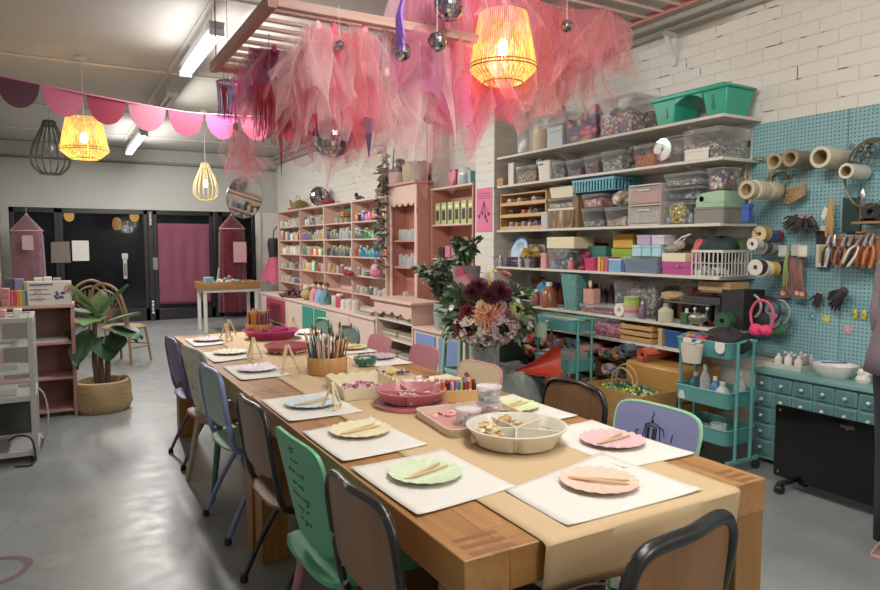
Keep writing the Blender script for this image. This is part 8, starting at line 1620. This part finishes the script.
# ==========================================================
RZ = 2.70; rw = wood('#b07a70', '#96625a', 'Y', 1.5, .5, '#bd877a')
t = thing('hanging_rack', 'rose painted ladder-like rack hanging from the ceiling over the table', 'ceiling rack', (1.6, 4.2, RZ))
RX0, RX1, RY0, RY1 = .97, 2.55, 3.46, 4.95
for x in (RX0, RX1-.05): M().box(x, x+.05, RY0, RY1, RZ-.03, RZ+.035).build('side_rail', rw, t, 1, bevel=.004)
for y in (RY0, RY1-.05): M().box(RX0+.05, RX1-.05, y, y+.05, RZ-.02, RZ+.03).build('end_rail', wood('#b98e80', '#a0766a', 'X', 1.5, .5), t, 1, bevel=.004)
for k in range(9): y = RY0+.16+(RY1-RY0-.26)*k/8; M().cyl((RX0+.05, y, RZ+.008), (RX1-.05, y, RZ+.008), .014, n=10).build('rung', mat('#c9a89c', .5), t, 1)
for x in (RX0+.025, RX1-.025):
 for y in (RY0+.05, RY1-.1): M().cyl((x, y, RZ+.035), (x, y, CZ), .004, n=6).build('hanging_chain', mat('#6a6460', .4, .6), t, 1)
t = thing('hanging_rack', 'second rose rack above the near lantern, mostly hidden by tulle', 'ceiling rack', (3.0, 3.6, 3.12)); 
for x in (2.1, 3.85): M().box(x, x+.05, 3.1, 4.2, 3.12, 3.17).build('side_rail', rw, t, 1, bevel=.004)
for k in range(7): y = 3.18+.155*k; M().cyl((2.15, y, 3.145), (3.85, y, 3.145), .013, n=8).build('rung', mat('#c9a89c', .5), t, 1)
for x in (2.12, 3.87):
 for y in (3.15, 4.15): M().cyl((x, y, 3.17), (x, y, CZ), .004, n=6).build('hanging_chain', mat('#6a6460', .4, .6), t, 1)
def tulle(x, y, z, L, w_top, w_bot, c, label, seed=1, op=.34, sheets=5, pull=.12, depth=.18, name='tulle_puff', hem=.17, top=None):
 """gathered net: several loose sheets fanning out of one knot"""
 t = thing(name, label, 'tulle', (x, y, z), 0, 'pink tulle hung from the ceiling racks'); rr = random.Random(seed); cols = c if isinstance(c, list) else [c]
 for s in range(sheets):
  ph = [rr.random()*6.28 for _ in range(6)]; tw = (rr.random()-.5)*w_bot*.55; Lw = L*(.72+.4*rr.random()); ww = w_bot*(.35+.4*rr.random()); off = (rr.random()-.5)*depth; az = (rr.random()-.5)*1.3; corner = rr.random()
  def fn(u, v, ph=ph, tw=tw, Lw=Lw, ww=ww, off=off, az=az, corner=corner):
   q = v**.62; half = w_top/2+(ww-w_top/2)*q; a = (u-.5)*2
   xx = a*half+tw*v+.03*math.sin(6*v+ph[0]); yy = off*v+depth*.55*q*math.sin(a*6.5+ph[1]+1.6*v)+.012*math.sin(a*17+ph[2])*q; zz_ = -Lw*v*(1+hem*math.sin(a*4+ph[3])+hem*.5*math.sin(a*11+ph[4]))-.05*abs(a)*v*0
   ca, sa = math.cos(az), math.sin(az); return (xx*ca-yy*sa, xx*sa+yy*ca, zz_+.04*math.sin(a*7+ph[5])*v)
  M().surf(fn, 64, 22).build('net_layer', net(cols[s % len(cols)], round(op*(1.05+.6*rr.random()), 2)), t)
 M().sph((0, 0, .0), (.02, .02, .03), 8).build('knot', mat(cols[0], .7), t); M().cyl((0, 0, .0), (0, 0, max(.02, (top or (RZ if z < 2.7 else 3.14))-z)), .003, n=5).build('tie', mat('#c98a94', .6), t)
 return t
P1, P2, P3, P4, P5 = '#ffd8dc', '#ff5f80', '#ff4488', '#ff9cab', '#d84a98'
# cluster over the table, behind the front rail
tulle(1.35, 3.52, 2.64, .54, .28, .46, [P2, P4, P1], 'large coral and blush tulle fan at the centre of the front rail', 1, .20, 6)
tulle(1.25, 3.50, 2.63, .50, .14, .26, [P1, P4], 'pale blush tulle fan at the left end of the front rail', 2, .13, 5)
tulle(1.53, 3.52, 2.66, .46, .20, .32, [P4, P1, P2], 'salmon tulle fan at the right part of the front rail', 3, .15, 5)
tulle(1.38, 3.60, 2.60, .46, .10, .24, [P2, P3], 'bright coral tulle strip hanging in the middle of the front rail', 4, .34, 3, name='tulle_strip')
tulle(1.35, 3.72, 2.58, .50, .2, .36, [P4, P1], 'loose rose tulle behind the front rail fans', 5, .13, 4)
tulle(1.45, 3.9, 2.5, .55, .2, .42, [P3, P4], 'pink tulle above the large mirror ball', 12, .2, 3)
tulle(1.20, 4.15, 2.66, .34, .24, .36, [P5, '#a83a70'], 'deep magenta tulle bunch near the middle of the left rail', 6, .34, 6)
tulle(1.22, 4.65, 2.64, .28, .2, .30, [P5, P3], 'dark magenta tulle bunch toward the far end of the left rail', 7, .30, 4)
tulle(1.06, 4.6, 2.25, .36, .12, .24, ['#d8a8b0', P4], 'faded pale pink tulle hanging lowest near the small lantern', 8, .13, 4)
tulle(1.68, 3.55, 2.45, .50, .10, .26, ['#e3b8b4', P1], 'thin blush tulle streamer falling beside the dark triangle', 9, .12, 3, name='tulle_strip', hem=.1)
# cluster near the lantern
tulle(2.20, 3.72, 3.12, .86, .34, .66, [P2, '#e03c78', P4], 'bright pink tulle bunch left of the near lantern', 21, .30, 6)
tulle(1.98, 3.62, 3.12, .84, .30, .50, ['#e87aa0', P1, '#d88ac0'], 'candy pink and lilac tulle bunch above the small mirror balls', 22, .28, 6)
tulle(2.55, 3.85, 3.14, .62, .36, .70, [P3, P4], 'hot pink tulle bunch directly over the near lantern', 23, .26, 5)
tulle(2.92, 3.75, 3.14, .68, .44, .66, [P2, P4, '#e88a80'], 'coral tulle bunch right of the near lantern', 24, .24, 5)
tulle(3.25, 3.78, 3.14, .56, .44, .62, ['#e87a80', P4], 'salmon tulle bunch toward the shelf side', 25, .22, 5)
tulle(3.55, 3.70, 3.15, .42, .34, .5, [P4, '#e8a098'], 'peach tulle bunch nearest the brick wall', 26, .2, 4)
tulle(2.15, 3.75, 2.80, .72, .12, .34, [P1, P4], 'thin rose tulle tail hanging left below the near lantern', 27, .13, 3, name='tulle_strip', top=3.14)
tulle(3.35, 3.75, 2.85, .42, .10, .40, ['#e8a8a0'], 'single peach tulle sheet dangling right of the near lantern', 28, .14, 2, name='tulle_strip', top=3.14)
tulle(2.16, 3.12, 2.92, .30, .16, .36, [P4, '#e87aa0'], 'light pink tulle piece crossing in front of the near lantern top', 29, .14, 2, top=3.14)
# fringe drums
def fringe(x, y, z, r, L, c, label, top, n=70):
 t = thing('fringe_drum', label, 'fringe lantern', (x, y, z)); rr = random.Random(int(x*99)); m = M()
 for k in range(n): a = 2*PI*k/n; l = L*(.8+.3*rr.random()); p = Vector((r*math.cos(a), r*math.sin(a), 0)); s_ = Vector((-math.sin(a), math.cos(a), 0))*(PI*r/n*.95); o_ = rr.random()*.02; m.add([p-s_, p+s_, p+s_*.8+Vector((o_, 0, -l*.5)), p-s_*.9+Vector((o_, o_, -l*.5)), p+s_*.5+Vector((0, o_, -l)), p-s_*.8+Vector((0, o_, -l))], [(0, 1, 2, 3), (3, 2, 4, 5)])
 m.build('fringe', c, t); M().tube([(r*math.cos(a*PI/14), r*math.sin(a*PI/14), .0) for a in range(28)], .006, 6, closed=True).build('hoop', mat('#8a4a70', .5), t)
 M().cyl((0, 0, 0), (0, 0, top-z), .0025, n=5).build('cord', mat('#8a8684', .5), t)
 for a in (0, PI/2, PI, 1.5*PI): M().cyl((r*math.cos(a), r*math.sin(a), 0), (0, 0, .06), .0015, n=4).build('stay', mat('#8a8684', .5), t)
fringe(1.14, 5.15, 2.66, .085, .26, mat('#6a4a8a', .35, .3, alpha=.75), 'purple metallic fringe drum at the far left corner of the rack', CZ)
fringe(1.12, 3.98, 2.40, .10, .30, mat('#c93c4c', .4, .2, alpha=.9), 'coral red metallic fringe drum under the magenta tulle', RZ); fringe(1.29, 4.0, 2.42, .08, .31, mat('#b83448', .4, .2, alpha=.9), 'smaller crimson fringe drum beside the coral one', RZ)
t = drape(396, 10, 1.0, 8, .24, '#8a5ac0', 'violet foil streamer between the two tulle clusters', 'foil_streamer', 'streamer', .05, .008, .02); t.location = (1.56, 3.10, 2.70)
M().cyl((0, 0, 0), (0, 0, .24), .002, n=5).build('cord', mat('#8a8684', .5), t)
# pennants
def pennant(x, y, z, L, w_, c, label, top=RZ):
 t = thing('pennant', label, 'pennant', (x, y, z)); M().prism([(-w_/2, 0), (w_/2, 0), (0, -L)], lambda u, v, d: (u*.9, d+u*.35, v), -.003, .003).build('cloth_triangle', c, t); M().cyl((0, 0, -.002), (0, 0, max(.02, top-z)), .002, n=5).build('cord', mat('#8a8684', .5), t); M().bar((-w_/2*.9, -w_/2*.35, 0), (w_/2*.9, w_/2*.35, 0), .006, .008).build('hem', c, t)
pennant(1.66, 3.62, 2.42, .25, .15, mat('#3c3038', .7, var=.5, scale=60), 'dark spotted triangle pennant at the right of the front tulle')
bpy.data.objects['pennant'].rotation_euler = (0, .35, 0)
pennant(1.52, 3.45, 2.16, .22, .08, mat('#4a3a5a', .4, .3), 'slim dark purple triangle pennant below the mirror ball', 2.66); pennant(1.27, 4.28, 2.30, .40, .05, mat('#c42c3c', .5), 'long slim red pennant hanging by the fringe drums'); pennant(.99, 4.6, 2.5, .2, .05, mat('#b83a5c', .5), 'small rose pennant on the left rail')
disco(1.36, 3.60, 2.06, .11, 'large mirror ball hanging under the front tulle cluster', RZ); disco(1.07, 4.25, 2.46, .03, 'tiny mirror ball in front of the magenta tulle', RZ); disco(1.34, 3.42, 2.52, .028, 'tiny silver mirror ball at the centre of the front rail', RZ+.03)
disco(1.86, 3.28, 2.58, .055, 'small mirror ball left of the near lantern', CZ); disco(1.60, 3.2, 2.47, .05, 'small mirror ball between the two tulle clusters', CZ); disco(2.80, 3.3, 2.82, .038, 'tiny mirror ball right of the near lantern', CZ); disco(1.95, 3.3, 2.80, .09, 'pinkish mirror ball at the top edge above the front rail', 2.95)
# ----------------------------------------------------------
def cord_shade():
 m = bpy.data.materials.new('string_shade'); m.use_nodes = True; nt = m.node_tree; N = nt.nodes; L = nt.links; N.clear(); out = N.new('ShaderNodeOutputMaterial'); tc = N.new('ShaderNodeTexCoord')
 no = N.new('ShaderNodeTexNoise'); no.inputs['Scale'].default_value = 10; mp = N.new('ShaderNodeMapping'); mp.inputs['Scale'].default_value = (7, 7, .7); L.new(tc.outputs['Object'], mp.inputs[0]); L.new(mp.outputs[0], no.inputs[0])
 r = ramp(N, [(.3, '#dc9c48'), (.5, '#f0c46c'), (.7, '#fbe6a4')]); L.new(no.outputs['Fac'], r.inputs[0]); tl = N.new('ShaderNodeBsdfTranslucent'); df = N.new('ShaderNodeBsdfDiffuse'); L.new(r.outputs[0], tl.inputs[0]); L.new(r.outputs[0], df.inputs[0]); mx = N.new('ShaderNodeMixShader'); mx.inputs[0].default_value = .6; L.new(df.outputs[0], mx.inputs[1]); L.new(tl.outputs[0], mx.inputs[2])
 em = N.new('ShaderNodeEmission'); L.new(r.outputs[0], em.inputs[0]); em.inputs[1].default_value = .6; ad = N.new('ShaderNodeAddShader'); L.new(mx.outputs[0], ad.inputs[0]); L.new(em.outputs[0], ad.inputs[1]); L.new(ad.outputs[0], out.inputs[0]); return m
CS = cord_shade(); bulbm = mat('#ffe0a0', .3, emit=22, var=0)
def lantern(x, y, z, r, h, label, top=CZ):
 t = thing('woven_pendant_lamp', label, 'pendant lamp', (x, y, z)); P = [(.70*r, h*.5), (.98*r, -h*.25), (r, -h*.30), (.58*r, -h*.5)]; n = 80; m = M(); rr = random.Random(3)
 for i in range(len(P)-1):
  (r0, z0), (r1, z1) = P[i], P[i+1]
  for k in range(n):
   a = 2*PI*k/n; w_ = 2*PI/n*(.42+.14*rr.random()); b = a+.02*(rr.random()-.5)
   if i == 2: b = a+.12*(1 if k % 2 else -1)
   m.add([(r0*math.cos(a), r0*math.sin(a), z0), (r0*math.cos(a+w_), r0*math.sin(a+w_), z0), (r1*math.cos(b+w_), r1*math.sin(b+w_), z1), (r1*math.cos(b), r1*math.sin(b), z1)], [(0, 1, 2, 3)])
 m.build('string_shade', CS, t, solid=.002)
 fr = mat('#8a6028', .5)
 for (rr_, zz_) in P: M().tube([(rr_*math.cos(a*PI/24), rr_*math.sin(a*PI/24), zz_) for a in range(48)], .0045, 6, closed=True).build('shade_hoop', fr, t)
 M().lathe([(0, h*.12), (.02, h*.12), (.036, h*.02), (.03, -h*.08), (0, -h*.12)], n=16).build('bulb', bulbm, t); M().cyl((0, 0, h*.12), (0, 0, h*.28), .02).build('socket', mat('#e0dcd0', .4), t)
 M().tube([(0, 0, h*.28), (0, 0, top-z)], .004, 6).build('cord', mat('#c9c4ba', .5), t); M().lathe([(0, 0), (.05, 0), (.055, -.02), (.02, -.03), (0, -.03)], (0, 0, top-z), 20).build('ceiling_rose', mat('#c4c0b6', .5), t)
 for s_ in (-1, 1): M().cyl((s_*.7*r, 0, h*.5), (0, 0, h*.28), .003, n=5).build('spider', fr, t)
 return t
lantern(2.43, 3.46, 2.67, .21, .42, 'glowing yellow woven pendant lamp nearest the camera among pink tulle'); point('lamp_near', (2.43, 3.46, 2.60), 6, warm, .04)
lantern(.26, 7.45, 2.50, .22, .40, 'glowing yellow woven pendant lamp beneath the bunting on the left'); point('lamp_left', (.26, 7.45, 2.44), 14, warm, .04)
def cage(x, y, z, r, h, c, label, lit, top=CZ, n=16):
 t = thing('cage_pendant_lamp', label, 'pendant lamp', (x, y, z)); mt = mat(c, .6, var=.2); f = lambda v: r*(.30+.70*math.sin(min(1, v*1.12)*PI*.62)**1.4) if v < .8 else r*(.985-.45*((v-.8)/.2)**1.6)
 for k in range(n): a = 2*PI*k/n; M().tube([(f(v/14)*math.cos(a), f(v/14)*math.sin(a), h/2-h*v/14) for v in range(15)], .0065, 5).build('cane_rib', mt, t)
 for v in (0, .08, 1.0): M().tube([(f(v)*math.cos(a*PI/14), f(v)*math.sin(a*PI/14), h/2-h*v) for a in range(28)], .009, 6, closed=True).build('hoop', mt, t)
 M().lathe([(0, .03), (.02, .03), (.034, -.02), (.02, -.06), (0, -.07)], n=14).build('bulb', bulbm if lit else mat('#8a8a86', .2), t); M().cyl((0, 0, .03), (0, 0, h/2), .012).build('socket', mt, t)
 M().cyl((0, 0, h/2), (0, 0, top-z), .004, n=6).build('cord', mat('#a8a49c', .5), t); M().lathe([(0, 0), (.05, 0), (.055, -.02), (0, -.03)], (0, 0, top-z), 18).build('ceiling_rose', mat('#c4c0b6', .5), t); return t
cage(1.79, 9.6, 2.32, .165, .50, '#d8c48a', 'small glowing pear-shaped cane lamp near the round mirror', True); point('lamp_small', (1.79, 9.6, 2.3), 9, warm, .04)
cage(-.04, 9.3, 2.62, .21, .62, '#3f4038', 'dark unlit pear-shaped cane lamp at the far left', False)
# ----------------------------------------------------------
t = None; bc = [('#401424', 'dark plum'), ('#a84c66', 'rose'), ('#8a2038', 'crimson'), ('#b0647a', 'light pink'), ('#842a4a', 'raspberry'), ('#c4487c', 'hot pink')]
rope = [(-.85, 6.4, 2.84), (-.35, 6.4, 2.79), (.26, 6.4, 2.72), (.92, 6.4, 2.655), (1.25, 6.4, 2.65), (2.0, 6.4, 2.69), (2.75, 6.4, 2.80), (3.3, 6.4, 2.91), (3.96, 6.4, 3.07)]; RP = catmull(rope, 12)
tag(M().tube(RP, .007, 6).build('bunting_cord', mat('#c46a84', .6)), 'pink cord strung across the room carrying the scalloped bunting', 'cord')
def at_x(x):
 for a, b in zip(RP, RP[1:]):
  if a.x <= x <= b.x: return a.z+(b.z-a.z)*(x-a.x)/(b.x-a.x)
 return RP[-1].z
x = -.70; k = 0
while x < 3.85:
 w_ = .305 if x < 2.6 else .29; c, nm = bc[[0, 0, 1, 2, 3, 4, 5, 1, 2, 4, 3, 0, 1, 2, 4, 0][k % 16]]; x1 = x+w_; z0, z1 = at_x(x), at_x(min(x1, 3.95)); n = 14
 top = [(x, z0), (x1, z1)]; pts = [(x+.0, z0-.004)]
 for i in range(n+1): a = PI-PI*i/n*-1 if 0 else PI+PI*i/n; cx = (x+x1)/2; cz = (z0+z1)/2-.02; pts.append((cx+math.cos(a)*w_/2*.97, cz+math.sin(a)*w_*.66-(z1-z0)*-math.cos(a)*.0))
 pts.append((x1, z1-.004))
 o = M().prism(pts, lambda u, v, d: (u, 6.4+d+.02*math.sin(u*5), v), -.002, .002).build('scallop_flag', mat(c, .7, var=.12, scale=5)); tag(o, '%s scalloped flag, number %s along the bunting from the left wall' % (nm, ['one', 'two', 'three', 'four', 'five', 'six', 'seven', 'eight', 'nine', 'ten', 'eleven', 'twelve', 'thirteen', 'fourteen', 'fifteen', 'sixteen'][k]), 'bunting flag'); x = x1+.012; k += 1
# ----------------------------------------------------------
tubeon = mat('#f4f8ff', .3, emit=12, var=0); tubeoff = mat('#c9ccd0', .3); fit = mat('#8f9296', .4)
def fitting(x, y0, y1, z, lit, label, top=CZ):
 t = thing('fluorescent_light', label, 'ceiling light', (x, (y0+y1)/2, z)); m = M(); m.prism([(-.06, .05), (.06, .05), (.05, .0), (.02, -.01), (-.02, -.01), (-.05, .0)], lambda u, v, d: (x+u, d, z+v+.03), y0, y1); m.build('housing', fit, t, 1, bevel=.003)
 for s_ in (-1, 1): M().cyl((x+s_*.032, y0+.03, z-.0), (x+s_*.032, y1-.03, z-.0), .014, n=12).build('tube', tubeon if lit else tubeoff, t, 1)
 for y in (y0, y1-.03): M().box(x-.055, x+.055, y, y+.03, z-.025, z+.03).build('end_cap', mat('#b5b7ba', .4), t, 1, bevel=.003)
 if top > z+.1:
  for y in (y0+.2, y1-.2): M().cyl((x, y, z+.08), (x, y, top), .004, n=5).build('hanging_wire', mat('#8a8a8a', .4), t, 1)
 return t
fitting(1.10, 5.30, 6.75, 3.06, True, 'lit fluorescent fitting nearest the tulle rack'); fitting(1.12, 7.7, 9.2, 3.06, False, 'unlit fluorescent fitting in the middle of the ceiling row'); fitting(1.14, 10.6, 13.0, 3.06, True, 'lit fluorescent fitting nearest the far windows'); fitting(1.04, 3.55, 4.7, 3.12, False, 'unlit fluorescent fitting above the tulle rack')
fitting(1.4, -.6, 1.7, 3.17, True, 'lit fluorescent fitting behind the camera above the table end')
# smoke detector & misc
tag(M().lathe([(0, 0), (.06, 0), (.065, -.03), (.04, -.05), (0, -.05)], (1.9, 8.2, CZ), 24).build('smoke_detector', mat('#cfcac0', .4)), 'round white smoke detector on the ceiling beyond the rack', 'smoke detector')
# painted ring on the floor
cc = onz(-8, 572, 0); m = M(); ro = .155; n = 48
outer = [(cc.x+(ro+.006*math.sin(a*PI/24*5))*math.cos(a*PI/24), cc.y+(ro+.006*math.sin(a*PI/24*3))*math.sin(a*PI/24), .0012) for a in range(n)]; inner = [(cc.x+(ro-.035)*math.cos(a*PI/24), cc.y+(ro-.035)*math.sin(a*PI/24), .0012) for a in range(n)]
m.add(outer+inner, [(i, (i+1) % n, n+(i+1) % n, n+i) for i in range(n)]); tag(m.build('painted_floor_ring', mat('#5a3a4c', .5)), 'dark mauve ring painted on the concrete floor at the lower left', 'floor marking')
# ==========================================================
w = bpy.data.worlds.new('world'); sc.world = w; w.use_nodes = True
w.node_tree.nodes['Background'].inputs[0].default_value = (.02, .025, .04, 1); w.node_tree.nodes['Background'].inputs[1].default_value = .5
area('tube_light_a', (1.1, 6.0, 3.0), (0, 0, 0), .12, 1.4, 62, cool)
area('tube_light_b', (1.1, 11.5, 3.0), (0, 0, 0), .12, 2.2, 85, cool)
area('tube_light_c', (1.4, .6, 3.12), (0, 0, 0), .2, 2.2, 34, (1, .96, .9))
point('added_fill_b', (1.9, 2.2, 3.0), 52, (1, .96, .91), .12)  # added out-of-view fill that brightens the tulle and shelves
point('added_fill_a', (2.4, -1.2, 2.3), 80, (1, .95, .89), .35)  # added fill behind the camera, evens out the ambient light
area('added_fill_e', (1.12, 8.45, 2.98), (0, 0, 0), .1, 1.4, 40, cool)  # added fill under the unlit fitting, whose own tubes are off
for y_, sy_, e_ in ((6.0, 1.3, 34), (8.45, 1.4, 26), (11.8, 2.2, 36), (1.6, 1.6, 30)): area('added_wall_fill', (1.20, y_, 3.03), (0, math.radians(-62), 0), .06, sy_, e_, cool)  # added areas tilted at the right wall to brighten the brick
for nm_, y_, sy_, e_ in (('added_ceiling_fill_a', 6.0, 1.2, 14), ('added_ceiling_fill_b', 11.8, 2.0, 16), ('added_ceiling_fill_c', .6, 2.2, 18)): area(nm_, (1.1, y_, 2.98), (PI, 0, 0), .3, sy_, e_, cool)  # added upward areas that brighten the ceiling, not separate fittings
sc.view_settings.view_transform = 'Standard'
sc.view_settings.look = 'None'
sc.view_settings.exposure = -0.08
sc.view_settings.gamma = 1.12
sc.cycles.transparent_max_bounces = 24
sc.cycles.max_bounces = 6
